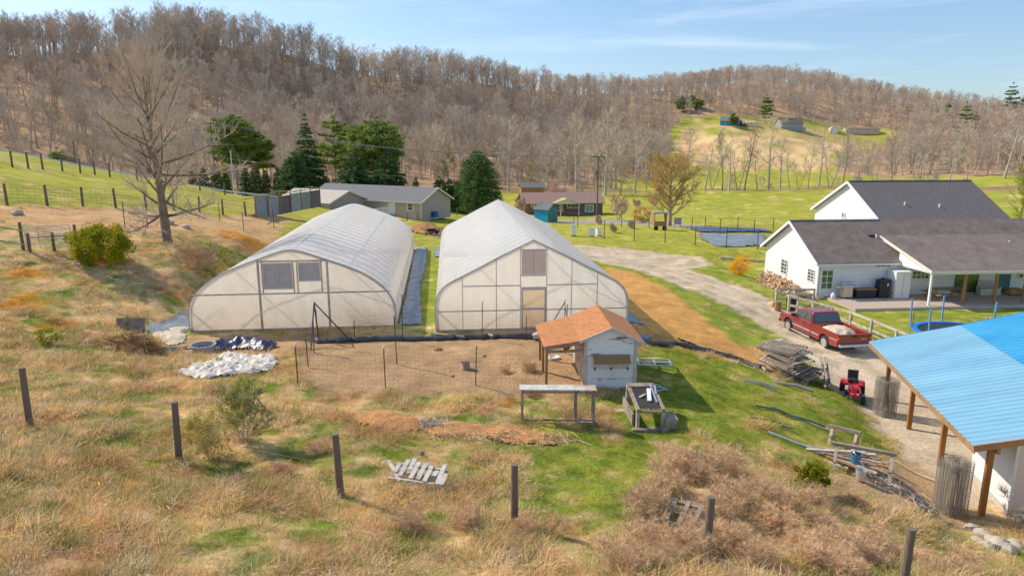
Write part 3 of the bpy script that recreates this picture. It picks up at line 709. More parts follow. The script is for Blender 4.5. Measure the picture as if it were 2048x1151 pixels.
# creek line trees seen one by one in front of the far fields
cr_=random.Random(12)
B,T=tree_segs(180,H=15,trunk_r=.24,clear=.3,n1=9,n2=6,n3=5,spread=.28,up=1.0,twl=.06,wig=.2,lean=.15); cm1=segs_mesh('creek_tree',B,T,FM,.05)
B,T=tree_segs(181,H=15,trunk_r=.22,clear=.2,n1=9,n2=6,n3=5,spread=.35,up=.9,twl=.06,wig=.22,multi=2); cm2=segs_mesh('creek_tree',B,T,FM,.05)
us=[960,985,1018,1045,1070,1095,1128,1150,1182,1205,1235,1262,1285,1380,1352,1398,1412,1432,1445,1462,1475,1500,1522,1545,1562,1580,1598,1618,1640,1665,1690,1725,1760,1800,1835,1870,1905,1942,1975,2005]
for i,u in enumerate(us):
    d=cr_.uniform(196,214) if u<1660 else cr_.uniform(205,300)
    x=(u-CX)/F*d; pale=u in(1018,1095,1150,1205,1262,1352,1445,1522,1545,1618,1870,1975,2005)
    s=cr_.uniform(.75,1.3)*(1.15 if pale else .95)
    me=palem[i%3] if pale else (cm1,cm2,protos[i%5])[i%3]
    o=link('creek_tree',me,None,(x,d*.978,hz(x,d*.978)-.2),cr_.uniform(0,6),s)
    tagT(o,'white barked sycamore standing bare along the creek' if pale else 'dark leaning bare tree along the creek below the far field','tree','bare trees along the creek')
# pale hazy yellow green trees on the slopes
B,T=tree_segs(190,H=12,trunk_r=.18,clear=.15,n1=14,n2=8,n3=8,spread=.3,up=1.,twl=.06)
hz_me=segs_mesh('leafing_tree',B,T,[M['bark'],M['hazy_leaf']],.12)
for u,d,s,lb in [(900,200,1.1,'yellow tinged young tree left of the big dark cedar on the valley floor'),(1195,235,1.15,'greenish budding tree rising behind the road pole'),(1060,208,.7,'small olive budding tree behind the brown roofed house'),
                 (60,300,.9,'yellowish budding tree high on the left hill'),(205,320,.8,'yellow budding tree below the left ridge'),(160,215,.9,'yellowish thin tree at the far left foot of the hill'),(1290,330,1.2,'olive green budding tree at the edge of the tan field'),(2020,150,.95,'yellow green budding tree right of the white house roof'),(770,212,.8,'pale olive sapling between the tall pines')]:
    x=(u-CX)/F*d; y=d*.978; o=link('budding_tree',hz_me,None,(x,y,hz(x,y)-.1),u,s); tagT(o,lb,'tree')
# the large bare tree on the left bank
p=G(335,484)
a,b=split_tree(11,[M['bark_dark'],M['twig_tree']],.021,H=11.7,trunk_r=.3,clear=.17,n1=40,n2=12,n3=10,tw_=.025,spread=.36,up=1.9,twl=.065,wig=.10,droop=2.0,egg=.9)
big=tree_thing('bare_tree','large leafless tree with drooping low branches on the bank left of the tunnels',[('trunk',a),('crown',b)],(p.x,p.y,p.z))
# orange budding tree
d=95;x=(1335-CX)/F*d;y=d*.978+.5
Bo,To=tree_segs(21,H=9.6,trunk_r=.3,clear=.18,n1=34,n2=14,n3=16,spread=.50,egg=.9,up=.75,twl=.055,wig=.1)
tree_thing('budding_tree','round crowned tree with orange buds beside the lane in the valley field',[('trunk',segs_mesh('trunk',[q for q in Bo if q[4]==6],[],[M['bark'],M['bark']])),('crown',segs_mesh('crown',[q for q in Bo if q[4]!=6],To,[M['bark'],M['orange_buds']],.05))],(x,y,hz(x,y)))
# pink grey round shrubs / small trees near the ranch house
for u,v,d,H_,lb in [(1120,428,140,8.5,'round crowned bare tree behind the ranch house roof'),(1040,410,120,4.0,'reddish bare shrub at the left end of the brown roofed house'),(1232,436,112,5,'bushy bare ornamental tree right of the road pole'),
                    (1268,436,150,2.6,'low dark round shrub in the valley field'),(1300,425,150,4,'bare spreading shrub further back in the valley field'),(1195,444,100,1.9,'bare reddish shrub left of the lane'),(1225,466,82,1.7,'brown shrub behind the white beehives'),(1258,458,90,1.5,'leafless low shrub at the lane edge')]:
    B,T=tree_segs(int(u),H=H_,trunk_r=.02*H_,clear=.12,n1=16,n2=8,n3=8,spread=.42,up=1,twl=.09,multi=2)
    x=(u-CX)/F*d;y=d*.978; o=link('bare_shrub',segs_mesh('shrub',B,T,[M['bark'],M['twig_pink']],.045),None,(x,y,hz(x,y)),0); tagT(o,lb,'shrub')
o=link('orange_shrub',leaves_mesh('shrub',ball_crown(4,2600,1.5,1.5,1.3,26,.3),.16,M['orange_buds'],1),None,None); d=104; x=(1278-CX)/F*d; o.location=(x,d*.978,hz(x,d*.978)); tagT(o,'rounded orange brown grass clump in the valley lawn','shrub')
# conifers
def con(u,v,d,H_,Rb,z0,mt,lb,seed,n=9000,ls=.35,name='pine_tree',**kw):
    if d<160: n=int(n*1.5); ls*=.78
    x=(u-CX)/F*d; y=d*.978
    if v>0: Hn=PD(u,v,d).z-hz(x,y)+.2; z0*=Hn/H_; H_=Hn
    c,t=conifer(seed,H_,Rb,z0,ls,n,M[mt],**kw)
    return tree_thing(name,lb,[('trunk',t),('crown',c)],(x,y,hz(x,y)-.2),seed)
rd=lambda t:(max(0,1-(2*t-.75)**2))**.5*.9+.12
con(492,228,125,16.8,4.6,7.0,'pine','tall light green pine, leftmost of the pines behind the grey house',1,14000,.4,prof=rd,whorls=14,arms=8,droop=-.1,gap=.2)
con(535,258,130,13,3.6,5.5,'pine','shorter pale green pine just right of the leftmost pine',2,8000,.4,prof=rd,whorls=11,arms=7,droop=-.1,gap=.3)
con(630,225,122,17.5,5.2,.6,'spruce','tall dark spiky spruce rising over the grey roof',3,20000,.34,name='spruce_tree',prof=lambda t:(1-t)**1.15+.03,whorls=26,arms=10)
con(605,300,117,11,5,.5,'spruce','broad dark spruce at the left foot of the spiky spruce',33,14000,.34,name='spruce_tree',whorls=20,arms=10)
con(683,232,135,16.5,3.5,6,'pine','slender feathery pine between the two dark spruces',4,8000,.4,prof=rd,whorls=11,arms=7,droop=-.1,gap=.3)
con(765,232,125,16.5,5.0,5,'pine','widest green pine behind the middle of the grey house',5,17000,.38,prof=rd,whorls=15,arms=9,droop=-.1,gap=.15)
con(725,245,128,16,3.4,6,'pine','thin pale pine left of the widest pine',6,8000,.4,prof=rd,whorls=11,arms=7,droop=-.1,gap=.3)
con(720,300,117,11.5,5,.4,'spruce','dark spruce directly behind the grey house ridge, left one of a pair',7,15000,.34,name='spruce_tree',whorls=20,arms=10)
con(785,303,119,11.8,5.4,.4,'spruce','dark spruce directly behind the grey house ridge, right one of a pair',8,16000,.34,name='spruce_tree',whorls=20,arms=10)
cv=lambda t:(max(0,1-(t*1.02)**3))**.55*.95+.05
con(958,298,116,10.3,4.0,.2,'cedar','large rounded dark green cedar between the two tunnel roofs',9,22000,.26,name='cedar_tree',prof=cv,whorls=26,arms=14,gap=.02)
con(884,350,122,5.2,1.6,.1,'cedar','small dark cedar at the left end of the clipped row',91,4500,.24,name='cedar_tree',prof=cv,whorls=16,arms=9,gap=0)
con(903,354,121,4.6,1.6,.1,'cedar','small dark cedar second from the left beside the rounded cedar',92,4500,.24,name='cedar_tree',prof=cv,whorls=16,arms=9,gap=0)
con(918,358,120,4.4,1.6,.1,'cedar','small dark cedar touching the large rounded cedar',93,4500,.24,name='cedar_tree',prof=cv,whorls=16,arms=9,gap=0)
con(838,350,128,4.8,1.7,.2,'cedar','small pointed dark conifer at the right end of the grey roof',94,4500,.24,name='cedar_tree',whorls=16,arms=9,gap=0)
arb=conifer(60,6.2,1.3,.1,.22,4200,M['cedar'],prof=lambda t:(max(0,1-t**2.2))**.7*.95+.06,whorls=18,arms=9,gap=0)
for i,(u,d,s) in enumerate([(405,118,.7),(428,118,.75),(452,118,.8),(470,118,.75),(508,118,.95),(528,118,.95),(548,118,.9),(572,119,1.0)]):
    x=(u-CX)/F*d;y=d*.978
    s=(PD(u,338-6*(i%3),d).z-hz(x,y)+.2)/6.2
    tree_thing('arborvitae',['short dark arborvitae of the hedge row left of the metal pole','dark columnar arborvitae of the hedge row right of the metal pole'][i>3],[('trunk',arb[1]),('crown',arb[0])],(x,y,hz(x,y)-.2),i,s,'arborvitae hedge row behind the pasture')
Bo,To=tree_segs(77,H=7.2,trunk_r=.12,clear=.1,n1=16,n2=9,n3=8,spread=.2,up=1.6,twl=.06)
x=(474-CX)/F*121; o=link('yellow_tree',segs_mesh('yellow_tree',Bo,To,[M['bark'],M['yellow_leaf']],.1),None,(x,118,hz(x,118)+.5)); tagT(o,'narrow bright yellow flowering tree beside the metal pole','tree')
con(150,292,110,4.2,2.2,.1,'pine','small round green pine beyond the pasture fence at far left',12,4000,.3,whorls=12,prof=rd)
for u,d,H_,lb in [(1345,500,15,'left dark pine of the group above the tan field'),(1362,505,16,'middle dark pine of the group above the tan field'),(1376,500,14,'right dark pine of the group above the tan field'),(1506,470,14,'narrow dark conifer behind the blue house'),(1445,450,9,'low dark evergreen behind the blue house'),
                  (1885,420,12,'isolated round pine on the right hillside'),(1905,415,8,'lower pine beside the isolated one on the right hillside'),(1967,500,17,'tall pine breaking the skyline at the right'),(1995,500,13,'shorter skyline pine near the right edge'),(2022,480,14,'skyline pine closest to the right edge'),(1850,470,9,'small pine under the right skyline')]:
    v0={1345:197,1362:195,1376:202,1506:193,1445:228,1885:206,1905:226,1967:170,1995:188,2022:192,1850:206}[u]; con(u,v0,d,H_,H_*.3,H_*.2,'pine',lb,u,3000,.8,prof=rd,whorls=9,arms=7,gap=.2,droop=-.05)
# yellow green shrub on the left bank and other shrubs
p=G(205,527); P_=ball_crown(8,13000,1.75,1.5,1.05,70,.2)
t=thing('evergreen_shrub','rounded yellow green evergreen shrub on the bank right of the metal gate','shrub',p)
link('crown',leaves_mesh('crown',P_,.1,M['olive_bush'],2),t)
p=G(395,540); 
B,T=tree_segs(31,H=2.6,trunk_r=.03,clear=.05,n1=18,n2=9,n3=8,spread=.6,up=.6,twl=.1,multi=2)
o=link('brush_thicket',segs_mesh('t',B,T,[M['twig_dry'],M['twig_dry']],.02),None,p,0,(1.3,1,.8)); tagT(o,'grey brown brush thicket below the large bare tree','thicket')
p=G(425,545); o=link('brush_thicket',leaves_mesh('t',ball_crown(9,3500,1.5,1.1,.8,30,.3),.07,M['olive_bush'],5),None,p); tagT(o,'greenish leafy thicket on the bank beside the left tunnel','thicket')
def fors(u,v,w,hh,lb,mt='forsythia',nm='forsythia_bush',seed=3,n=4000,ls=.07):
    p=G(u,v); t=thing(nm,lb,'bush',p); link('crown',leaves_mesh('crown',ball_crown(seed,n,w/2,w/2,hh/2,34,.24),ls,M[mt],seed),t)
    B,T=tree_segs(seed,H=hh*.9,trunk_r=.02,clear=.05,n1=14,n2=5,n3=3,spread=.45,up=1.3,twl=.1,multi=2); link('stems',segs_mesh('stems',B,T,[M['bark'],M['bark']],.015),t)
fors(1480,549,1.9,1.75,'bright yellow flowering forsythia on the lawn beside the white house')
fors(98,690,1.0,.7,'small green bush in the dry grass at the left','olive_bush','small_bush',13,1500,.05)
fors(1620,985,.9,.95,'dark green juniper bush at the edge of the brown brush','olive_bush','juniper_bush',14,3800,.06)
# leafing shrub in the left foreground
def stemmy(u,v,H_,n1,lb,mats,leafm=None,nl=3000,seed=1,spread=.5,tw=.012,lw=.045,name='leafing_shrub',multi=3,up=1.0):
    p=G(u,v); t=thing(name,lb,'shrub',p)
    B,T=tree_segs(seed,H=H_,trunk_r=.035,clear=.08,n1=n1,n2=8,n3=7,spread=spread,up=up,twl=.1,multi=multi,wig=.16)
    link('stems',segs_mesh('stems',B,T,mats,tw),t)
    if leafm:
        r=random.Random(seed); P=[]
        for k in range(nl):
            a,b=r.choice(T); P.append(tuple(a.lerp(b,r.random())+rv(r)*.03))
        link('leaves',leaves_mesh('leaves',P,lw,M[leafm],seed),t)
    return t
stemmy(485,885,2.3,10,'leafing green shrub with several stems right of the second foreground post',[M['twig_tree'],M['twig_tree']],'young_leaf',5500,41,.46)
stemmy(425,915,2.0,9,'lower leafing shrub touching the second foreground post',[M['twig_dry'],M['twig_dry']],'young_leaf',2600,42,.4)
# big dry brush mass, each bush a thing
drym=[]
for i in range(3):
    B,T=tree_segs(300+i,H=1.35,trunk_r=.012,clear=.03,n1=17,n2=9,n3=8,spread=.55,up=.6,twl=.14,multi=3,wig=.25)
    drym.append(segs_mesh('dry_bush',B,T,[M['twig_dry'],M['twig_dry']],.007,seed=i))
db=[(1330,985),(1400,960),(1300,1040),(1380,1050),(1460,1000),(1520,1040),(1450,1085),(1570,1060),(1600,1120),(1520,1130),(1680,1110),(1370,1120),(1700,1150),(1640,1060),(1760,1130),(1450,945),(1350,940),(1520,985),(1290,1090),(1430,1040),(1480,1110),(1550,1010),(1630,1010),(1600,1090),(1660,1145),(1740,1100),(1810,1120),(1860,1145),(1330,1135),(1415,1095),(1250,1140),(1920,1150)]
for i,(u,v) in enumerate(db):
    p=G(u,v); s=rnd.uniform(.75,1.05)*(1.15 if v<1050 and u<1480 else .85)
    o=link('dry_bush',drym[i%3],None,(p.x,p.y,p.z-.05),rnd.uniform(0,6),(s*1.15,s*1.15,s*.8)); tagT(o,'tangled leafless brown bush in the thicket right of the green grass strip','bush','tangled brown bushes in the right foreground')
for i,(u,v,s,lb) in enumerate([(820,1060,.75,'tangled brown bush below the broken white pallet'),(930,1050,.7,'dry brown bush between the pallet and the fence post'),(1045,1075,.6,'dry bush at the foot of the fourth foreground post'),(260,705,.55,'reddish brown dry bush beside the brush pile'),(1060,790,.6,'thin dry weeds at the left end of the wooden bench frame'),(1060,740,.65,'dry weeds against the chicken yard netting'),(1010,745,.5,'low dry weeds inside the yard netting'),
       (430,790,.6,'brown dry bush beside the white plastic heap'),(1710,1010,.5,'thin dry bush below the sawhorse pile'),(205,500,.7,'brown dry brush below the evergreen shrub'),(640,905,.6,'dry bush left of the third foreground post'),(570,945,.6,'dry bush between the leafing shrub and the third post')]):
    p=G(u,v); o=link('dry_bush',drym[i%3],None,(p.x,p.y,p.z-.05),i,(s,s,s*.8)); tagT(o,lb,'bush')

# ---------------------------------------------------------------- grass
def grass_clump(seed,n,H_,rad,w,lean=.5):
    r=random.Random(seed); V=[];Fq=[]
    for i in range(n):
        a=r.uniform(0,6.283); q=rad*r.random()**.6; p=Vector((q*math.cos(a),q*math.sin(a),-.02)); a2=a+r.gauss(0,.9)
        hh=H_*r.uniform(.45,1.1); l=lean*r.uniform(.1,1.2)*hh; d=Vector((math.cos(a2),math.sin(a2),0)); s=Vector((-d.y,d.x,0)); ang=r.uniform(0,3.14); s=(s*math.cos(ang)+d*math.sin(ang))*w*r.uniform(.6,1.2)*.5
        m=p+d*l*.35+Vector((0,0,hh*.6)); e=p+d*l+Vector((0,0,hh*r.uniform(.75,1)))
        b=len(V); V+= [p-s,p+s,m+s*.8,m-s*.8,e+s*.15,e-s*.15]; Fq+= [(b,b+1,b+2,b+3),(b+3,b+2,b+4,b+5)]
    return fastmesh('grass',np.array([tuple(v) for v in V]),np.array(Fq),GR)
def grassmat():
    m,nt,N,L,b=nodes('grass_blades'); a=N.new('ShaderNodeAttribute'); a.attribute_type='INSTANCER'; a.attribute_name='tint'
    tc=N.new('ShaderNodeTexCoord'); sx=N.new('ShaderNodeSeparateXYZ'); L.new(tc.outputs['Object'],sx.inputs[0])
    g=N.new('ShaderNodeNewGeometry'); nz=N.new('ShaderNodeTexNoise'); nz.inputs['Scale'].default_value=22; L.new(g.outputs['Position'],nz.inputs['Vector'])
    r=N.new('ShaderNodeMapRange'); r.inputs[1].default_value=.3;r.inputs[2].default_value=.7;r.inputs[3].default_value=.75;r.inputs[4].default_value=1.3; L.new(nz.outputs[0],r.inputs[0])
    v=N.new('ShaderNodeVectorMath'); v.operation='SCALE'; L.new(a.outputs['Color'],v.inputs[0]); L.new(r.outputs[0],v.inputs['Scale'])
    L.new(v.outputs[0],b.inputs['Base Color']); b.inputs['Roughness'].default_value=.8; b.inputs['Specular IOR Level'].default_value=.15
    tr=N.new('ShaderNodeBsdfTranslucent'); L.new(v.outputs[0],tr.inputs[0]); ms=N.new('ShaderNodeMixShader'); ms.inputs[0].default_value=.4; L.new(b.outputs[0],ms.inputs[1]); L.new(tr.outputs[0],ms.inputs[2]); L.new(ms.outputs[0],N['Material Output'].inputs[0]); return m
GR=grassmat()
GC=[grass_clump(i,52,.16,.23,.010,1.6) for i in range(3)]+[grass_clump(5+i,44,.11,.22,.012,.9) for i in range(2)]+[grass_clump(9+i,22,.42,.12,.008,.5) for i in range(2)]
ga=[]
def addgrass(n,x0,x1,y0,y1,seed,dens=1,short=None):
    r=np.random.RandomState(seed); x=r.uniform(x0,x1,n); y=r.uniform(y0,y1,n)
    vis=np.abs(x)<y*.80+1.5; x,y=x[vis],y[vis]
    c,g,t=cover(x,y); keep=r.uniform(0,1,len(x))<g*(.35+.65*sstep(.35,.6,fbm(x*1.7,y*1.7,5)*.6+fbm(x*.5,y*.5,6)*.4)+.1)
    # keep buildings clear
    def inside(cx,cy,rz,a,b_,c_,d_):
        co_,s_=math.cos(rz),math.sin(rz); lx=(x-cx)*co_+(y-cy)*s_; ly=-(x-cx)*s_+(y-cy)*co_; return (lx>a)&(lx<b_)&(ly>c_)&(ly<d_)
    keep&=~inside(*GHR['c'],GHR['rz'],-4.7,4.7,-.1,23.5)&~inside(*GHL['c'],GHL['rz'],-4.9,4.9,-.1,25)&~inside(22.3,48.8,R(5.4),-.2,26,-4,14)&~inside(13.5,18.57,R(-12.7),0,12,0,11)&~inside(-10.45,31.75,R(6),4.8,6.5,-2,26)
    x,y,c,t=x[keep],y[keep],c[keep],t[keep]; return x,y,c,t
X_,Y_,C_,T_=[],[],[],[]
for args in ((26000,-22,22,7.5,17,1),(38000,-26,22,17,30,2),(24000,-36,26,30,48,3),(9000,-40,30,48,66,4)):
    x,y,c,t=addgrass(*args); X_.append(x);Y_.append(y);C_.append(c);T_.append(t)
X_=np.concatenate(X_);Y_=np.concatenate(Y_);C_=np.concatenate(C_);T_=np.concatenate(T_); Z_=h(X_,Y_); n_g=len(X_)
rg=np.random.RandomState(8); q=rg.uniform(0,1,n_g)
kk=np.where(T_>.5,np.where(q<.85,rg.randint(0,3,n_g),np.where(q<.90,rg.randint(5,7,n_g),rg.randint(3,5,n_g))),rg.randint(3,5,n_g))
dry=T_>.5
sc=np.where(dry,rg.uniform(.6,1.35,n_g)*(.7+.7*sstep(.4,.62,fbm(X_*.8,Y_*.8,15))),rg.uniform(.35,.75,n_g)*np.where((X_>-8)&(Y_>33),.6,1))
sc=np.where(Y_>33,sc*.75,sc*.88)
vr=rg.uniform(.78,1.25,(n_g,1)); tint=C_*vr*np.where(dry[:,None],1.12,1.05)
sw=(rg.uniform(0,1,n_g)<.18)&dry; tint[sw]=np.array([.82,.63,.42])*rg.uniform(.75,1.1,(sw.sum(),1))
sw=(rg.uniform(0,1,n_g)<.24)&dry; tint[sw]=(LUSH*.35+YG*.65)*rg.uniform(.8,1.15,(sw.sum(),1)); 
gn_scatter('grass',np.stack([X_,Y_,Z_],1),np.stack([rg.normal(0,.12,n_g),rg.normal(0,.12,n_g),rg.uniform(0,6.28,n_g)],1),np.stack([sc*1.15,sc*1.15,sc],1),kk,GC,attrs=tint,label='dry tan and green grass over the meadow and lawns',cat='grass')
print('GRASS',n_g,'forest rest',nr)
# ================================================================ built things
DM('floor_pale',(.85,.70,.52),.9,.15,1.5,c2=(.66,.50,.36))  # pale tunnel floor, added to bounce sunlight into the end walls
def loc_of(t,p):
    """world point -> local of thing t (location + rotz)"""
    d=Vector(p)-t.location; a=-t.rotation_euler[2]; c,s=math.cos(a),math.sin(a)
    return Vector((d.x*c-d.y*s,d.x*s+d.y*c,d.z))
def hitY(t,u,v,Y):
    """pixel ray against the local plane y=Y of t -> local (x,z)"""
    o=loc_of(t,Vector((0,0,CH))); q=loc_of(t,Vector((0,0,CH))+ray(u,v)); d=q-o; k=(Y-o.y)/d.y; p=o+d*k; return p.x,p.z
def hitX(t,u,v,Xv):
    o=loc_of(t,Vector((0,0,CH))); q=loc_of(t,Vector((0,0,CH))+ray(u,v)); d=q-o; k=(Xv-o.x)/d.x; p=o+d*k; return p.y,p.z
def bars(name,L_,mt,par):
    for a in L_: q=MB(); q.bar(*a); q.build(name,mt,par)
def catmull(P,n=5):
    out=[]
    for i in range(len(P)-1):
        p0=P[max(i-1,0)];p1=P[i];p2=P[i+1];p3=P[min(i+2,len(P)-1)]
        for k in range(n):
            t=k/n; out.append(tuple(.5*((2*p1[j])+(-p0[j]+p2[j])*t+(2*p0[j]-5*p1[j]+4*p2[j]-p3[j])*t*t+(-p0[j]+3*p1[j]-3*p2[j]+p3[j])*t**3) for j in(0,1)))
    out.append(tuple(P[-1])); return out
def zat(prof,x):
    pts=[p for p in prof if True]; best=0
    for a,b in zip(pts[:-1],pts[1:]):
        lo,hi=min(a[0],b[0]),max(a[0],b[0])
        if lo-1e-6<=x<=hi+1e-6 and hi>lo: best=max(best,a[1]+(b[1]-a[1])*(x-a[0])/(b[0]-a[0]))
    return best
def tunnel(spec,half,label,sharp,nrib,end_mat,sag):
    g=thing('greenhouse',label,'greenhouse',(spec['c'][0],spec['c'][1],0),spec['rz']); Lg=spec['L']
    hp=catmull(half,5) if not sharp else catmull(half[:-2],5)+[tuple(half[-1])]
    prof=hp+[(-x,z) for x,z in reversed(hp[:-1])]
    n=len(prof); V=[];Fq=[]; ns=nrib*6; 
    rr=random.Random(3)
    ph=[rr.uniform(.6,1.2) for _ in range(nrib+1)]
    for k in range(ns+1):
        y=Lg*k/ns; fr=(k%6)/6; a=math.sin(math.pi*fr)*sag*ph[k//6]
        for i,(x,z) in enumerate(prof):
            q0=prof[max(i-1,0)];q1=prof[min(i+1,n-1)]; tx,tz=q1[0]-q0[0],q1[1]-q0[1]; l=math.hypot(tx,tz); nx_,nz_=-tz/l,tx/l
            w=min(1,z/1.2)*(.5 if abs(x)<.2 else 1); V.append((x-nx_*a*w*(1),y,z-nz_*a*w))
    for k in range(ns):
        for i in range(n-1):
            b=k*n+i; Fq.append((b,b+1,b+n+1,b+n))
    me=fastmesh('cover',np.array(V),np.array(Fq),M['poly_roof'],smooth=True); link('cover',me,g)
    # hoops
    hb=MB()
    for k in range(0,nrib+1):
        y=min(max(Lg*k/nrib,.03),Lg-.03); hb.tube([(x*.985,y,z*.985) for x,z in prof],.03,5)
    for x in(0,-spec['hw']*.55,spec['hw']*.55): z=zat(prof,x)-.06; hb.bar((x,0,z),(x,Lg,z),.05)
    for s in(-1,1): hb.bar((s*spec['hw']*.985,.05,1.0),(s*spec['hw']*.985,Lg-.05,1.0),.05,.12)
    hb.build('hoops',M['steel_pipe'],g)
    # end walls
    for yy,nm in((0.0,'end_wall'),(Lg,'end_wall')):
        V=[];F_=[];xs_=np.linspace(-1,1,41)
        e=MB(); m_=n
        top=[(x,yy,z) for x,z in prof]; bot=[(x*.995,yy,.0) for x,z in prof]
        # vertical strips so that the sheet can ripple
        cols=[]; 
        for i,x in enumerate(np.linspace(-spec['hw']*.995,spec['hw']*.995,49)):
            zt=zat(prof,x); cols.append([(x,yy+ (0.012*math.sin(i*1.7+j)*(0<j<8)),zt*j/8) for j in range(9)])
        for a_,b_ in zip(cols[:-1],cols[1:]):
            for j in range(8): e.face(a_[j],b_[j],b_[j+1],a_[j+1])
        e.build(nm,end_mat,g,smooth=True)
    # front arch trim
    t=MB(); t.tube([(x,-.03,z) for x,z in prof],.035,6); t.build('arch_tube',M['steel_pipe'],g)
    b=MB(); b.b2((-spec['hw'],-.05,-.15),(spec['hw'],-.01,.1)); 
    for s in(-1,1): b.b2((s*spec['hw']-.03,0.0,-.15),(s*spec['hw']+.03,Lg,.18))
    b.build('base_board',M['wood_pale'],g)
    return g,prof
halfR=[(-4.6,0),(-4.64,.7),(-4.62,1.35),(-4.46,1.88),(-4.1,2.28),(-3.35,2.68),(-1.75,3.5),(-.02,4.35),(0,4.35)]
halfR=[(-4.6,0),(-4.64,.7),(-4.62,1.35),(-4.46,1.88),(-4.1,2.28),(-3.35,2.68),(-2.5,3.1),(-1.75,3.5),(-.9,3.92),(0,4.35)]
g,prof=tunnel(GHR,halfR,'greenhouse tunnel with a sharp ridge, framed end wall panels and a tan door','s',19,M['poly_end2'],.022)
f=MB(); f.face((-4.5,.1,.02),(4.5,.1,.02),(4.5,23.4,.02),(-4.5,23.4,.02)); f.build('floor',M['floor_pale'],g); f=MB(); W_=.036  # floor face added as a light bouncer behind the end wall
vx=[-3.35,-1.75,-.6,.65,1.85,3.1]
for x in vx: f.b2((x-W_/2,-.07,.05),(x+W_/2,-.015,zat(prof,x)-.02))
f.b2((-4.58,-.066,.97),(-.63,-.018,1.02)); f.b2((.68,-.066,.97),(4.58,-.018,1.02))
f.b2((-3.32,-.066,2.17),(-.63,-.018,2.22)); f.b2((.68,-.066,2.17),(3.07,-.018,2.22)); f.b2((-.57,-.066,2.05),(.62,-.018,2.11)); f.b2((-.57,-.066,2.64),(.62,-.018,2.7)); f.b2((-.57,-.066,3.86),(.62,-.018,3.92))
f.build('end_frame',M['steel_pipe'],g)
d=MB(); d.face((-.5,-.045,.12),(.56,-.045,.12),(.56,-.045,2.02),(-.5,-.045,2.02)); do=d.build('door',M['poly_door'],g)
d=MB()
for a,b_ in (((-.56,-.1,.08),(-.49,-.056,2.04)),((.55,-.1,.08),(.62,-.056,2.04)),((-.49,-.098,1.97),(.55,-.058,2.04)),((-.49,-.098,1.0),(.55,-.058,1.1)),((-.49,-.098,.08),(.55,-.058,.16))): d.b2(a,b_)
d.build('frame',M['steel_pipe'],do); d=MB(); d.b2((-.46,-.14,1.05),(-.42,-.1,1.25)); d.build('handle',M['galv'],do)
v_=MB(); v_.b2((-.55,-.06,2.72),(.6,-.02,3.85)); sh=v_.build('vent',M['vent_tan'],g); v_=MB(); v_.b2((.01,-.075,2.72),(.04,-.061,3.85)); v_.build('mullion',M['steel_pipe'],sh)
halfL=[(-4.8,0),(-4.84,.6),(-4.78,1.15),(-4.6,1.6),(-4.25,2.05),(-3.5,2.62),(-2.6,3.05),(-1.6,3.42),(-.5,3.80),(0,3.88)]
g,prof=tunnel(GHL,halfL,'greenhouse tunnel with a rounded roof and two louvered vents in its end wall',False,21,M['poly_end'],.034)
f=MB(); f.face((-4.7,.1,.02),(4.7,.1,.02),(4.7,24.9,.02),(-4.7,24.9,.02)); f.build('floor',M['floor_pale'],g); f=MB()  # added floor face, brightens the end wall from inside
for x in(-1.5,1.68): f.b2((x-.05,-.08,.05),(x+.05,-.015,zat(prof,x)-.03))
f.b2((-4.6,-.07,1.77),(4.6,-.018,1.83)); f.b2((-1.46,-.07,3.32),(1.64,-.018,3.39))
f.build('end_frame',M['wood_pale'],g)
f=MB()
for x in(-1.33,.1,.28,1.4): f.b2((x-.03,-.064,1.83),(x+.03,-.02,3.32))
f.build('stud',M['wood_pale'],g)
for (x0,x1,z0,z1) in((-1.28,.05,2.02,3.28),(.35,1.35,2.38,3.28)):
    v_=MB(); v_.b2((x0,-.05,z0),(x1,-.03,z1)); vo=v_.build('vent',M['grey_paint'],g)
    s=MB(); n_s=int((z1-z0)/.105)
    for i in range(n_s):
        z=z0+.05+i*(z1-z0-.06)/n_s; s.box(((x0+x1)/2,-.085,z+.03),(x1-x0-.08,.014,.10),M=Matrix.Rotation(R(-32),3,'X'))
    s.build('slats',M['louver'],vo)
    s=MB(); s.b2((x0,-.13,z0),(x0+.04,-.03,z1));s.b2((x1-.04,-.13,z0),(x1,-.03,z1));s.b2((x0+.04,-.128,z1-.04),(x1-.04,-.032,z1));s.b2((x0+.04,-.128,z0),(x1-.04,-.032,z0+.04))
    if x1-x0>1.2: s.b2(((x0+x1)/2-.02,-.125,z0+.04),((x0+x1)/2+.02,-.033,z1-.04))
    s.build('frame',M['louver'],vo)

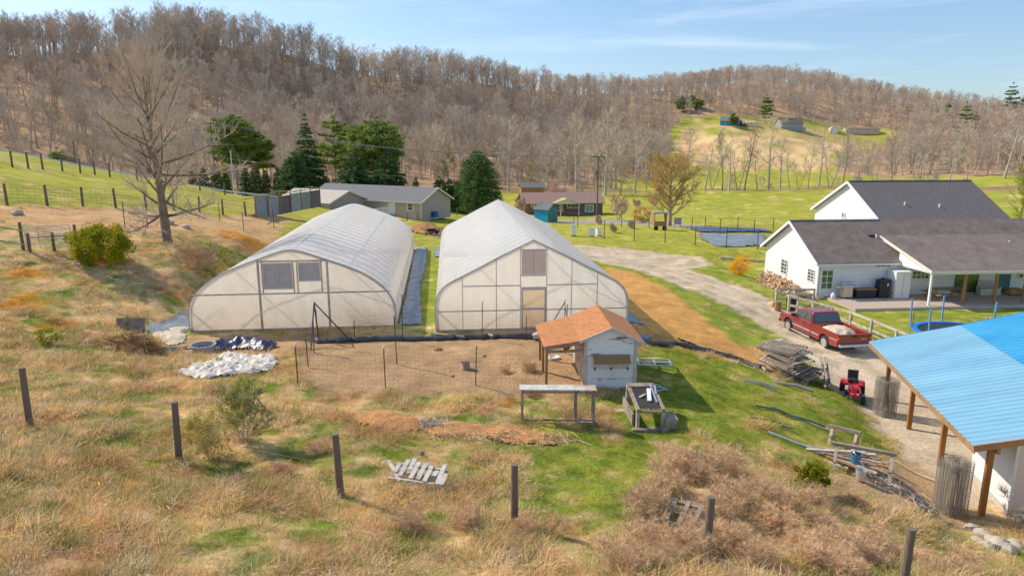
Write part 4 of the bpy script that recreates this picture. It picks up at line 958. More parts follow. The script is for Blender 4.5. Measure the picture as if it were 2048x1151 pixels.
# ---- sheets, crumpled heaps draped on the ground
def drape(name,label,cat,P,mt,hh=.03,res=.25,amp=.0,fold=6,seed=0,group=None,edge=.25,dome=0):
    """sheet over polygon P (world xy) following the ground"""
    P=np.array(P); x0,y0=P.min(0);x1,y1=P.max(0); X=np.arange(x0,x1+res,res);Y=np.arange(y0,y1+res,res)
    A,B_=np.meshgrid(X,Y); a=A.ravel();b=B_.ravel(); s=sd(P,a,b)+(fbm(a*1.7,b*1.7,seed+5)-.5)*edge*2
    ins=np.clip(-s/.8,0,1); rid=1-np.abs(2*fbm(a*fold*.4,b*fold*.4,seed)-1)*1.6; rid2=1-np.abs(2*fbm(a*fold,b*fold,seed+3)-1)*1.5
    z=h(a,b)+hh+amp*ins**.6*(np.clip(rid,0,1)*.7+.35*np.clip(rid2,0,1))+dome*np.sqrt(np.clip(-s/max(1e-3,-s.min()),0,1))
    nx_=len(X); ny_=len(Y); id_=np.arange(nx_*ny_).reshape(ny_,nx_); q=np.stack([id_[:-1,:-1].ravel(),id_[:-1,1:].ravel(),id_[1:,1:].ravel(),id_[1:,:-1].ravel()],1)
    q=q[(s[q]<.0).all(1)]; uq,inv=np.unique(q,return_inverse=True)
    V=np.stack([a,b,z],1)[uq]
    me=fastmesh(name,V,inv.reshape(q.shape),mt,smooth=True); o=bpy.data.objects.new(name,me); COL.objects.link(o)
    return tagT(o,label,cat,group)
def pxy(*px): return [(G(u,v).x,G(u,v).y) for u,v in px]
def ghxy(sp,*pts):
    c,s=math.cos(sp['rz']),math.sin(sp['rz']); return [(sp['c'][0]+x*c-y*s,sp['c'][1]+x*s+y*c) for x,y in pts]
drape('ground_sheet','grey landscape fabric along the right side of the rounded tunnel','ground sheet',ghxy(GHL,(4.92,.2),(6.1,.2),(5.75,10),(6.0,18),(5.9,27),(4.92,25.2)),M['fabric_sheet'],.05,.09,.08,1.5,1,edge=.1)
drape('ground_sheet','grey landscape fabric crossing behind the gap between the tunnels','ground sheet',ghxy(GHL,(6.3,20.5),(9.2,20.2),(9.0,26),(6.6,27.2)),M['fabric_sheet'],.06,.2,.1,2,2)
drape('ground_sheet','grey plastic sheet at the left front corner of the rounded tunnel','ground sheet',ghxy(GHL,(-4.95,-.3),(-5.0,4),(-6.4,3),(-6.9,-.4),(-5.9,-1.2)),M['fabric_sheet'],.05,.15,.12,2.5,3)
drape('ground_sheet','blue plastic sheet along the right side of the ridged tunnel','ground sheet',ghxy(GHR,(4.75,.6),(5.7,.4),(5.6,4.5),(4.78,6.5)),M['fabric_blue'],.05,.12,.12,3,4)
drape('ground_sheet','dark blue plastic strip lying in front of the soil bed corner','ground sheet',pxy((1262,668),(1300,672),(1312,690),(1262,686)),M['tarp_dark'],.05,.12,.08,3,5)
drape('plastic_mulch_bed','grey black plastic covered bed near the lane, nearer of the two','garden bed',pxy((1392,468),(1530,468),(1545,494),(1440,494),(1400,482)),M['fabric_sheet'],.06,.5,.14,1.5,6)
drape('plastic_mulch_bed','dark blue plastic covered bed near the lane, farther of the two','garden bed',pxy((1368,456),(1530,460),(1560,466),(1400,465)),M['tarp_dark'],.06,.5,.25,1.5,7)
drape('white_plastic_heap','crumpled heap of white plastic sheeting left of the chicken yard','plastic heap',pxy((362,745),(400,728),(425,712),(470,708),(555,712),(556,728),(520,748),(470,750),(420,757),(365,757)),M['tarp_white'],.03,.05,.22,6,8,edge=.55,dome=.12)
drape('dark_tarp','crumpled dark purple tarp behind the white plastic heap','tarp',pxy((385,700),(400,690),(445,684),(520,682),(555,692),(530,704),(470,702),(430,708)),M['tarp_dark'],.04,.08,.42,3,9,edge=.3,dome=.1)
drape('dark_tarp','narrow black plastic trailing from the brush pile to the blue tub','tarp',pxy((290,700),(385,690),(390,698),(300,706)),M['blackplastic'],.04,.08,.2,4,10)
def hose(label,cat,pts,r,mt,name,lift=.06,n=8,nz_=.03,seed=1):
    rr=random.Random(seed); ps=[]
    for (a,b) in zip(pts[:-1],pts[1:]):
        for k in range(8): 
            x=a[0]+(b[0]-a[0])*k/8;y=a[1]+(b[1]-a[1])*k/8; ps.append((x+rr.gauss(0,nz_),y+rr.gauss(0,nz_),hz(x,y)+lift))
    ps.append((pts[-1][0],pts[-1][1],hz(*pts[-1])+lift)); m=MB(); m.tube(ps,[r*rr.uniform(.7,1.3) for _ in ps],n); o=m.build(name,mt,None,smooth=True); tagT(o,label,cat); return o
hose('black rolled plastic along the back edge of the chicken yard','plastic roll',pxy((628,686),(700,684),(800,681),(900,678),(1000,676),(1080,678)),.13,M['blackplastic'],'plastic_roll',.09,nz_=.08)
hose('second thinner black plastic strip in front of the ridged tunnel','plastic roll',pxy((860,672),(950,674),(1040,672),(1090,668)),.07,M['tarp_dark'],'plastic_strip',.05,nz_=.06)
hose('long black silt sock along the lower edge of the soil bed','silt sock',pxy((1282,686),(1350,690),(1420,705),(1480,722),(1540,745),(1600,765)),.11,M['blackplastic'],'silt_sock',.08,nz_=.05)
hose('dark flexible pipe lying on the orange soil bed','pipe',pxy((1355,678),(1372,684),(1392,692),(1370,688)),.04,M['black'],'pipe',.05)

# ---- posts
def wood_post(u,v,hh,r,lb,group,mt='wood_post',lean=(0,0),name='fence_post'):
    p=G(u,v); m=MB(); m.tube([(0,0,-.3),(lean[0]*.5,lean[1]*.5,hh*.5),(lean[0],lean[1],hh)],[r*1.08,r,r*.94],10)
    o=m.build(name,M[mt],None,smooth=True,loc=p); tagT(o,lb,'fence post',group); return p,Vector((lean[0],lean[1],hh))
FG=[(60,853,1.68,'weathered wooden fence post farthest left in the foreground meadow'),(358,922,1.62,'weathered fence post beside the leafing shrubs'),(682,993,1.58,'fence post left of the broken white pallet'),(1029,1046,1.42,'fence post between the white pallet and the green strip'),(1411,1118,1.42,'fence post in front of the tangled brown bushes'),(1803,1195,1.5,'fence post at the bottom right edge of the picture')]
tops=[]
for i,(u,v,hh,lb) in enumerate(FG):
    ln=[(.03,0),(.05,0),(-.06,.02),(0,0),(.04,0),(.02,0)][i]; p,t=wood_post(u,v,hh,.085,lb,'round wooden posts across the foreground',lean=ln); tops.append((p,t))
tops=[(tops[0][0]+Vector((-4,1,.3)),tops[0][1])]+tops
for j,fr_ in enumerate((.95,.72,.5)):
    m=MB()
    for (a,ta),(b,tb) in zip(tops[:-1],tops[1:]):
        P0=a+ta*fr_;P1=b+tb*fr_; m.tube([P0,(P0+P1)/2-Vector((0,0,.05)),P1],.004,4)
    o=m.build('fence_wire',M['wire']); tagT(o,['top strand of wire strung between the foreground posts','middle strand of wire strung between the foreground posts','lowest strand of wire strung between the foreground posts'][j],'fence wire')
def fence_line(px,hh,r,grp,lbf,wires=(.9,.6,.3),mesh=False,mt='wood_post',dl=None):
    ps=[]
    for i,q in enumerate(px):
        p,t=wood_post(q[0],q[1],hh*(q[2] if len(q)>2 else 1),r,lbf(i) if callable(lbf) else lbf,grp,mt=mt,lean=(rnd.gauss(0,.03),0)); ps.append((p,t))
    m=MB()
    for (a,ta),(b,tb) in zip(ps[:-1],ps[1:]):
        for f_ in wires: m.bar(a+ta*f_,b+tb*f_,.012)
        if mesh:
            n=int((b-a).length/.3)
            for k in range(1,n): q=a.lerp(b,k/n); m.bar(q+Vector((0,0,.05)),q+Vector((0,0,hh*.92)),.007)
    o=m.build('wire_fence',M['wire']); return o,ps
o,ps=fence_line([(15,411),(95,412),(166,414),(232,415),(293,418),(348,420),(399,424),(446,429),(492,433)],1.42,.09,'posts of the near pasture fence',lambda i:'wooden post of the near pasture fence, '+('left of the big bare tree' if i<5 else 'right of the big bare tree'),wires=(.95,.8,.65,.5,.35,.2),mesh=True)
tagT(o,'woven wire between the wooden posts of the near pasture fence','wire fence')
o,ps=fence_line([(-20,329),(25,335),(57,337),(86,339),(125,342),(161,346),(190,350),(220,354),(275,361),(340,372),(400,381),(450,390)],1.6,.1,'posts of the far pasture fence',lambda i:'dark post of the far pasture fence along the hill edge',wires=(.95,.7,.4))
tagT(o,'wires of the far pasture fence along the hill edge','wire fence')
# white guard rail of the road beyond
m=MB(); pr=[]
for u,v,d in [(-60,292,82),(0,300,82),(120,322,86),(240,345,90),(330,361,94),(440,380,98),(560,394,104),(640,402,108)]:
    pr.append(PD(u,v,d))
for a,b in zip(pr[:-1],pr[1:]):
    m.bar(a,b,.06,.2); n=6
    for k in range(n): q=a.lerp(b,k/n); m.bar(q-Vector((0,0,.8)),q+Vector((0,0,.1)),.09)
o=m.build('guard_rail',M['galv']); tagT(o,'pale steel road guard rail behind the far pasture fence','guard rail')
# garden tall posts mid ground
o,ps=fence_line([(1105,447),(1148,458),(1155,456),(1208,478),(1268,482),(1330,486),(1390,491),(1452,495),(1515,498)],2.1,.045,'tall thin posts of the garden fence by the lane','tall thin post of the garden deer fence beside the lane',wires=(.96,),mt='tpost')
tagT(o,'single wire along the tall garden fence posts','wire fence')
o,ps=fence_line([(1243,454),(1268,456),(1298,456),(1383,460),(1410,456),(1440,462),(1475,458),(1508,463),(1546,460)],1.6,.05,'posts behind the plastic covered beds','thin dark post beyond the plastic covered garden beds',wires=(.95,),mt='tpost')
tagT(o,'single wire along the posts beyond the covered beds','wire fence')
o,ps=fence_line([(814,442),(835,441),(855,440),(877,437),(895,434),(914,431)],1.25,.07,'posts of the fence behind the tunnels','short wooden post of the fence between the grey house and the cedar',wires=(.9,.5))
tagT(o,'wires of the short fence between the grey house and the cedar','wire fence')
o,ps=fence_line([(250,455),(295,456),(440,442),(488,462),(548,455)],1.6,.03,'steel stakes around the brown garden plot','thin steel stake at the edge of the brown garden plot',wires=(.9,),mt='tpost')
tagT(o,'wire strung on the steel stakes of the brown plot','wire fence')
# chicken yard T posts with white caps and netting
CYP=[(596,770,1.5,1,'at the front left corner of the chicken yard'),(771,775,1.5,1,'in the front line of the chicken yard netting'),(951,770,1.5,0,'right of middle in the front line of the yard'),
    (617,735,1.2,0,'inside the left side of the chicken yard'),(628,705,1.5,0,'at the left rear corner below the braces'),(794,728,2.0,0,'tall, in the middle of the chicken yard'),(637,683,1.5,0,'short of the brace pair by the rounded tunnel'),(709,683,1.0,0,'short, against the tunnel right of the braces'),
    (805,683,2.2,0,'at the right corner of the rounded tunnel'),(964,680,1.75,1,'with a white cap before the left of the ridged tunnel'),(1052,681,1.15,0,'just left of the tan tunnel door step'),(1129,660,1.5,0,'behind the coop roof with a brace')]
capos=[]
for i,(u,v,hh,cap,lb) in enumerate(CYP):
    p=G(u,v); t=thing('steel_stake','black steel stake '+lb,'stake',p,0,'steel stakes around the chicken yard'); m=MB(); lx=rnd.gauss(0,.04); m.bar((0,0,-.2),(lx,0,hh),.035,.035); m.bar((0,.02,-.2),(lx,.02,hh-.01),.012,.04); m.build('stake',M['tpost'],t)
    if cap: m=MB(); m.lathe([(.02,0),(.045,.02),(.04,.1),(.015,.13)],(lx,0,hh-.03),8); m.build('cap',M['white_cap'],t)
    capos.append(p)
t=thing('brace_frame','black tripod brace of three pipes with a white cap at the yard corner','brace',G(633,684)); a=Vector((0,0,1.85)); q1=loc_of(t,G(700,680)); q2=loc_of(t,G(622,700))
for pz in (q1,q2,Vector((.12,.0,0))): m=MB(); m.bar(pz,a,.055); m.build('brace_pipe',M['tpost'],t)
m=MB(); m.lathe([(.02,0),(.06,.02),(.05,.1),(.02,.14)],(0,0,1.83),8); m.build('cap',M['white_cap'],t)
pA=G(1092,666); pB=G(1129,660); m=MB(); m.bar(pA,pB+Vector((0,0,1.4)),.05); o=m.build('leaning_pipe',M['steel_pipe']); tagT(o,'grey diagonal pipe leaning on the stake behind the coop roof','pipe')
def net(a,b,hh,lb,mt='net_black',dx=.15,dz=.15,th=.0028):
    m=MB(); a=Vector(a);b=Vector(b); n=max(2,int((b-a).length/dx))
    for k in range(n+1):
        q=a.lerp(b,k/n); q.z=hz(q.x,q.y); m.bar(q,q+Vector((0,0,hh)),th)
    for j in range(int(hh/dz)+1):
        pts=[]
        for k in range(0,n+1,max(1,n//6)): q=a.lerp(b,k/n); q.z=hz(q.x,q.y)+j*dz; pts.append(q)
        for p_,q_ in zip(pts[:-1],pts[1:]): m.bar(p_,q_,th)
    o=m.build('netting',M['tpost']); tagT(o,lb,'netting')
net(G(596,770),G(771,775),1.35,'black netting on the front left of the chicken yard'); net(G(771,775),G(951,770),1.35,'black netting along the front middle of the chicken yard'); net(G(951,770),G(1095,776),1.3,'black netting on the front right up to the coop posts')
net(G(805,683),G(1052,681),1.3,'black netting at the back of the yard before the ridged tunnel'); net(G(640,683),G(800,683),1.3,'black netting at the back of the yard before the rounded tunnel'); net(G(596,770),G(628,700),1.35,'black netting along the left side of the chicken yard')

# ---- coop
g=thing('chicken_coop','small white peeling chicken coop with orange shingles and an open lean-to','coop',onz(1168,780,-.2),R(2)); cz=hz(g.location.x,g.location.y); g.location.z=cz
w_=1.92;dp=3.3;eh=1.92;ph=2.34
cbx=MB(); 
cbx.face((0,0,0),(w_,0,0),(w_,0,eh),(w_/2,0,ph),(0,0,eh)); cbx.face((w_,dp,0),(0,dp,0),(0,dp,eh),(w_/2,dp,ph),(w_,dp,eh)); cbx.face((0,dp,0),(0,0,0),(0,0,eh),(0,dp,eh)); cbx.face((w_,0,0),(w_,dp,0),(w_,dp,eh),(w_,0,eh)); cbx.face((0,0,0),(0,dp,0),(w_,dp,0),(w_,0,0))
wl=cbx.build('wall',M['peeling'],g)
c=MB()
for x in(-.02,w_-.1): c.b2((x,-.03,0),(x+.12,-.002,eh+.02))
for z in(1.25,.42,.95): c.b2((.1,-.012,z),(w_-.1,-.003,z+.012))
c.build('corner_trim',M['wood_white'],g)
c=MB()
for k in range(18): y=.1+k*.17; c.b2((-.03,y,.05),(-.003,y+.155,eh-.05))
c.build('side_boards',M['wood_pale'],g)
c=MB(); A_=[(w_/2,-.14,ph+.07),(w_+.28,-.14,eh-.10),(w_+.28,dp+.15,eh-.10),(w_/2,dp+.15,ph+.07)]
def slab(mb,q,th,m=0):
    q=[Vector(p) for p in q]; n=(q[1]-q[0]).cross(q[2]-q[0]).normalized()
    if n.z<0:n=-n
    mb.prism(q,n*-th,m)
rf=MB(); slab(rf,A_,.045); slab(rf,[(w_/2-.001,-.14,ph+.072),(-.22,-.14,eh+.0),(-.22,dp+.15,eh+.0),(w_/2-.001,dp+.15,ph+.072)],.045); slab(rf,[(-.2,-.16,eh+.012),(-1.52,-.1,1.70),(-1.62,dp+.0,1.62),(-.2,dp+.15,eh+.012)],.045)
rf.build('roof',M['shingle_coop'],g)
bars('fascia',[((w_/2,-.15,ph+.03),(w_+.28,-.15,eh-.15),.03,.1),((w_/2,-.15,ph+.03),(-.22,-.15,eh-.05),.03,.1)],M['wood_white'],g)
c=MB(); c.bar((-.2,-.12,eh-.08),(-1.48,-.06,1.60),.05,.12); c.bar((-.1,.02,1.5),(-1.42,.0,1.48),.06,.1); c.bar((-1.42,-.05,1.6),(-1.46,dp-.05,1.54),.06,.1); c.build('beam',M['wood_grey'],g)
for y in(0,1.55,3.1): c=MB(); c.b2((-1.46,y-.05,-.25),(-1.36,y+.05,1.58)); c.build('post',M['wood_brown'],g)
dn=MB(); dn.b2((.34,-.13,.86),(1.62,-.02,1.12)); nb=dn.build('nest_box_door',M['wood_white'],g)
dn=MB(); dn.box((.98,-.19,1.23),(1.36,.40,.03),M=Matrix.Rotation(R(38),3,'X')); dn.build('nest_box_lid',M['wood_brown'],g)
for x in(.36,.96,1.58): dn=MB(); dn.box((x,-.14,.86),(.07,.02,.08)); dn.box((x,-.142,.8),(.02,.02,.08)); dn.build('hinge',M['black'],nb)
dn=MB(); dn.box((1.0,-.142,1.05),(.14,.02,.025)); dn.box((1.54,-.142,1.1),(.04,.02,.1)); dn.build('latch',M['black'],nb)
# hen
p=onz(1132,715,-.15); p.z=hz(p.x,p.y); t=thing('hen','reddish brown hen standing under the coop lean-to','hen',p,R(200))
def skin(name,pts,edges,rad,mt,parent,sub=2,loc=None):
    me=bpy.data.meshes.new(name); me.from_pydata([tuple(q) for q in pts],edges,[]); me.materials.append(mt); o=bpy.data.objects.new(name,me); COL.objects.link(o); o.parent=parent
    s=o.modifiers.new('s','SKIN'); sv=me.skin_vertices[0].data if me.skin_vertices else None
    if sv is None:
        bpy.context.view_layer.objects.active=o; o.select_set(True)
        lay=me.attributes.get('skin') 
    if me.skin_vertices:
        for i,r in enumerate(rad): me.skin_vertices[0].data[i].radius=(r,r)
        me.skin_vertices[0].data[0].use_root=True
    sb=o.modifiers.new('u','SUBSURF'); sb.levels=sub; sb.render_levels=sub
    for f_ in me.polygons: f_.use_smooth=True
    s.use_smooth_shade=True
    return o
def blob(name,secs,mt,parent,n=12,label=None):
    """loft of ellipses: (x,y,z,rx(width),rz(height)) along a path in local x"""
    m=MB();k=len(secs); vs=[];fs=[]
    for (x,y,z,rw,rh) in secs:
        for j in range(n): a=6.2832*j/n; vs.append((x,y+rw*math.cos(a),z+rh*math.sin(a)))
    for i in range(k-1):
        for j in range(n): fs.append((i*n+j,i*n+(j+1)%n,(i+1)*n+(j+1)%n,(i+1)*n+j))
    fs+=[tuple(range(n-1,-1,-1)),tuple(range((k-1)*n,k*n))]; m.add(vs,fs); return m.build(name,mt,parent,smooth=True)
blob('body',[(-.30,0,.42,.02,.05),(-.24,0,.38,.05,.08),(-.15,0,.30,.09,.11),(-.02,0,.25,.12,.13),(.08,0,.26,.11,.12),(.15,0,.33,.065,.09),(.18,0,.41,.04,.05),(.20,0,.46,.035,.035),(.235,0,.46,.022,.022),(.27,0,.45,.004,.004)],M['feather'],t)
m=MB(); m.b2((.17,-.006,.49),(.23,.006,.53)); m.build('comb',M['comb'],t)
for s in(-1,1): m=MB(); m.tube([(0,s*.05,.16),(.01,s*.05,.06),(0,s*.05,.0)],.01,5); m.bar((0,s*.05,.006),(.07,s*.05,.006),.012); m.build('leg',M['amber'],t)
# small yard things
def rock(u,v,s,lb,cat='rock',mt='stone',name='rock',seed=0,sq=.5,group=None):
    p=G(u,v); r=random.Random(seed+u); m=MB(); n=10;vs=[];fs=[]; R_=6
    for i in range(R_+1):
        th=math.pi*i/R_
        for j in range(n):
            a=6.283*j/n; q=s*(1+.28*noise.noise(Vector((math.cos(a)*1.3+seed,math.sin(a)*1.3+u,i*.6)))) ; vs.append((q*math.sin(th)*math.cos(a),q*math.sin(th)*math.sin(a)*.8,q*math.cos(th)*sq))
    for i in range(R_):
        for j in range(n): fs.append((i*n+j,i*n+(j+1)%n,(i+1)*n+(j+1)%n,(i+1)*n+j))
    m.add(vs,fs); o=m.build(name,M[mt],None,smooth=True,loc=p+Vector((0,0,s*sq*.4))); o.rotation_euler[2]=r.uniform(0,6); tagT(o,lb,cat,group); return o
from mathutils import noise
p=G(932,738); t=thing('tree_stump','short cut log stump standing in the middle of the yard','stump',p); m=MB(); m.lathe([(.17,-.05),(.16,.1),(.15,.3)],(0,0,0),12); m.build('trunk',M['bark'],t,smooth=True); m=MB(); m.lathe([(.145,.302),(.01,.306)],(0,0,0),12); m.build('cut_top',M['wood_cut'],t)
m=MB(); m.b2((-.2,-.12,.31),(.12,.1,.34)); o=m.build('brick',M['brick'],None,loc=p); tagT(o,'flat brick lying on top of the log stump','brick')
rock(876,700,.22,'dark clod of earth in the upper middle of the yard','clod','dirt_brown','clod',3,.45); rock(968,712,.12,'small dark clod right of the stump','clod','wood_brown','clod',4,.4); rock(905,752,.1,'tiny dark clod in front of the stump','clod','wood_brown','clod',5,.4)
p=G(1108,717); m=MB(); m.lathe([(.2,0),(.24,.1),(.22,.11),(.18,.03),(.01,.02)],(0,0,0),18); o=m.build('feed_dish',M['white_cap'],None,smooth=True,loc=p); tagT(o,'round white feed dish under the coop lean-to','dish')
p=G(1066,680); m=MB(); m.lathe([(.14,0),(.17,.36),(.155,.36),(.13,.02),(.01,.02)],(0,0,0),16,M=Matrix.Rotation(R(75),3,'Y')); o=m.build('bucket',M['wood_white'],None,smooth=True,loc=p+Vector((0,0,.17))); tagT(o,'dirty white bucket lying on its side before the tunnel door','bucket')
p=G(1035,672); m=MB(); m.b2((-.1,-.3,0),(.9,.3,.07)); o=m.build('door_step',M['wood_grey'],None,loc=p); tagT(o,'grey wooden step board in front of the tan tunnel door','step')
m=MB(); m.b2((-1.0,-.15,.0),(-.2,.15,.08)); o=m.build('board',M['wood_grey'],None,loc=p); tagT(o,'dark board lying left of the tunnel door step','board')
p=G(1132,664); m=MB(); m.bar((0,0,0),(.06,.1,1.35),.04,.16); m.bar((.14,0,0),(-.06,.1,1.3),.04,.16); o=m.build('lumber',M['wood_pale'],None,loc=p); tagT(o,'pale boards leaning on the tunnel behind the coop roof','lumber')
# blue tub, brush pile, panel, twig pile
p=G(408,708); t=thing('tub','faded blue black plastic tub in front of the dark tarp','tub',p,R(8)); m=MB(); m.lathe([(.42,0),(.5,.42),(.53,.42),(.53,.45),(.47,.45),(.40,.05),(.01,.04)],(0,0,0),20); m.build('shell',M['grey_paint'],t,smooth=True)
p=G(262,668); m=MB()
for k in range(7): m.box((-.55+k*.18,0,.38),(.165,.03,.76+rnd.uniform(-.06,.06)))
m.bar((-.6,.03,.2),(.6,.03,.2),.05,.08); m.bar((-.35,-.2,0),(-.12,-.06,.85),.07,.07)
o=m.build('wooden_panel',M['wood_grey'],None,loc=p); o.rotation_euler=(R(-14),0,R(5)); tagT(o,'grey board panel propped up behind the brush pile','panel')
def stick_pile(u,v,lx,ly,hh,n,lb,mt,seed,rz=0,rad=.012,name='brush_pile',ln=.9):
    p=G(u,v); r=random.Random(seed); m=MB()
    for i in range(n):
        a,b=r.gauss(0,.4),r.gauss(0,.4); z=hh*max(0,1-(a*a+b*b))*r.random(); c=Vector((a*lx,b*ly,z)); d=rv(r); d.z*=.35; L_=ln*r.uniform(.3,1.1)
        e1,e2=c-d*L_/2,c+d*L_/2; 
        for e in (e1,e2): e.z=max(e.z,.01)+hz(p.x+e.x*math.cos(rz)-e.y*math.sin(rz),p.y+e.x*math.sin(rz)+e.y*math.cos(rz))-p.z
        m.tube([e1,(e1+e2)/2+rv(r)*.05,e2],rad*r.uniform(.5,1.4),4,cap=False)
    o=m.build(name,M[mt],None,loc=p); o.rotation_euler[2]=rz; tagT(o,lb,'brush pile'); return o
stick_pile(275,697,1.5,.8,.65,420,'reddish brush pile in front of the propped panel','wood_brown',1)
stick_pile(1010,876,2.4,.45,.16,420,'long pile of grey brown sticks right of the mulch heap','twig_dry',2,rad=.008)
stick_pile(870,855,1.2,.4,.25,160,'small heap of pale sticks in the middle of the mulch row','wood_pale',3,rad=.009)
stick_pile(500,692,1.0,.4,.15,60,'few sticks scattered over the dark tarp','wood_brown',4)
def mound(name,lb,px,mt,dome,seed,amp=.12,cat='mulch pile'): return drape(name,lb,cat,pxy(*px),M[mt],.0,.08,amp,3,seed,edge=.35,dome=dome)
mound('mulch_pile','orange brown mulch heap left of the stick pile',[(706,835),(725,822),(770,825),(830,836),(860,850),(840,866),(790,862),(740,862),(712,850)],'mulch',.16,21)
mound('compost_row','dark brown rotting row of stalks before the bench frame',[(860,848),(950,845),(1040,852),(1105,868),(1110,890),(1060,893),(980,888),(900,872),(850,862)],'mulch',.12,22)
mound('straw_heap','tan straw heap at the left front corner of the rounded tunnel',[(300,672),(340,652),(378,655),(375,685),(330,692)],'tarp_tan',.12,23)
mound('compost_pile','dark compost heap behind the gap between the tunnels',[(815,462),(838,448),(870,450),(880,462),(850,470)],'dirt_brown',.5,24)
rock(826,460,.55,'blue plastic bag lying on the far compost heap','bag','blue_pad','plastic_bag',6,.5)
p=G(862,468); t=thing('wheelbarrow','black wheelbarrow parked beside the far compost heap','wheelbarrow',p,R(20)); m=MB(); m.prism([(-.5,-.35,.6),(.55,-.35,.6),(.3,-.25,.3),(-.35,-.25,.3)],(0,.7,0)); m.build('tray',M['black'],t); m=MB(); m.bar((.5,-.2,.25),(-1.1,-.3,.62),.04);m.bar((.5,.2,.25),(-1.1,.3,.62),.04); m.bar((-.3,-.25,.3),(-.4,-.28,0),.04);m.bar((-.3,.25,.3),(-.4,.28,0),.04); m.build('handles',M['wood_brown'],t); m=MB(); m.lathe([(.2,-.04),(.22,0),(.2,.04)],(.62,0,.2),14,M=Matrix.Rotation(R(90),3,'X')); m.build('wheel',M['rubber'],t)
# bench frame and hutch
p=G(1042,846); q=G(1188,853); t=thing('plank_table','long narrow plank topped frame in front of the coop','frame',p,math.atan2((q-p).y,(q-p).x)); L_=(q-p).length*1.0; H_=1.12
m=MB(); m.b2((-.05,-.05,H_),(L_*.73,.42,H_+.04)); m.build('plank_top',M['wood_white'],t); m=MB(); m.b2((L_*.735,-.04,H_-.01),(L_+.05,.42,H_+.03)); m.build('plank_top',M['wood_pale'],t)
for x in(0,L_*.73,L_-.07):
    for y in(0,.34): m=MB(); m.b2((x,y,-.2),(x+.08,y+.06,H_-.01)); m.build('leg',M['wood_grey'],t)
m=MB(); m.b2((.08,-.03,.1),(L_-.07,0,.16)); m.b2((.08,.0,H_-.1),(L_,.03,H_-.01)); m.b2((L_*.73,-.06,-.02),(L_,.3,.06)); m.build('rail',M['wood_grey'],t)
p=G(1272,858); t=thing('rabbit_hutch','wire topped wooden hutch frame with loose boards on it','hutch',p,R(2)); wd=.92;dd=1.75;hh=.62
for x in(0,wd-.1):
    for y,z1 in((0,hh),(dd-.1,hh+.25)): m=MB(); m.b2((x,y,-.15),(x+.1,y+.1,z1)); m.build('post',M['wood_pale'],t)
m=MB(); m.bar((.05,0,hh+.03),(.05,dd,hh+.28),.11,.08); m.bar((wd-.05,0,hh+.03),(wd-.05,dd,hh+.28),.11,.08); m.bar((0,.03,hh-.03),(wd,.03,hh-.03),.1,.06); m.bar((0,dd-.15,hh+.29),(wd,dd-.15,hh+.29),.3,.05); m.bar((-.15,-.12,.03),(wd+.1,-.12,.03),.18,.09); m.b2((-.1,.2,0),(-.04,dd,.45)); m.build('frame',M['wood_grey'],t)
m=MB()
for k in range(22): x=.08+k*(wd-.16)/21; m.bar((x,.08,hh+.055),(x,dd-.1,hh+.29),.006)
for k in range(36): y=.08+k*(dd-.2)/35; z=hh+.058+.235*y/dd; m.bar((.08,y,z),(wd-.08,y,z),.006)
m.build('wire_top',M['black'],t); m=MB(); m.face((.08,.08,hh+.045),(wd-.08,.08,hh+.045),(wd-.08,dd-.1,hh+.28),(.08,dd-.1,hh+.28)); m.build('mesh_sheet',M['hutch_wire'],t)
for i,(a,b,w1,mt,lb) in enumerate([((.5,.5,hh+.16),(.62,1.3,hh+.28),.13,'white_trim','wide pale board lying on the hutch wire'),((.72,.4,hh+.15),(.72,1.6,hh+.35),.05,'galv','thin metal strip lying along the hutch top'),((.8,.95,hh+.22),(.86,1.5,hh+.33),.06,'galv','short metal strip at the right of the hutch top'),((.22,.75,hh+.19),(.45,.95,hh+.22),.07,'wood_pale','short light board at the left of the hutch top')]):
    m=MB(); c_=t.location; m.bar(Vector(a)+c_,Vector(b)+c_,w1,.03); o=m.build('board',M[mt]); tagT(o,lb,'board')
p=G(1240,822); m=MB(); m.b2((-.17,-.12,0),(.17,.12,.05),0); o=m.build('paving_slab',M['stone'],None,loc=p); o.rotation_euler[2]=.2; tagT(o,'square stone slab on the grass between bench and hutch','slab')
p=G(1345,850); m=MB(); m.b2((-.3,-.35,0),(.1,.35,.35)); o=m.build('crate',M['wood_grey'],None,loc=p,bevel=.02); tagT(o,'grey wooden crate at the right side of the hutch','crate')
for (u,v,L2,rz_,lb) in [(1300,722,.0,0,''),]:
    p=G(1278,735); t=thing('steel_rack','blue grey metal bed frame lying right of the coop','frame',p,R(-6)); m=MB()
    for y in(0,.75,1.5): m.bar((0,y*.55,.12),(1.35,y*.55,.12),.05)
    for x in(0,.65,1.3): m.bar((x,0,.1),(x,.85,.1),.05)
    m.build('bars',M['galv'],t)
    p=G(1335,783); t=thing('ladder','metal ladder lying in the shadow behind the hutch','ladder',p,R(118)); m=MB()
    for x in(0,.4): m.bar((0,x,.06),(1.7,x,.06),.05)
    for k in range(6): m.bar((.12+k*.29,0,.06),(.12+k*.29,.4,.06),.035)
    m.build('rails',M['galv'],t)
    p=G(1283,727); m=MB(); m.bar((0,0,.1),(.9,.02,.12),.12,.06); o=m.build('board',M['wood_pale'],None,loc=p+Vector((0,.3,0))); tagT(o,'pale board beside the coop behind the metal frame','board')
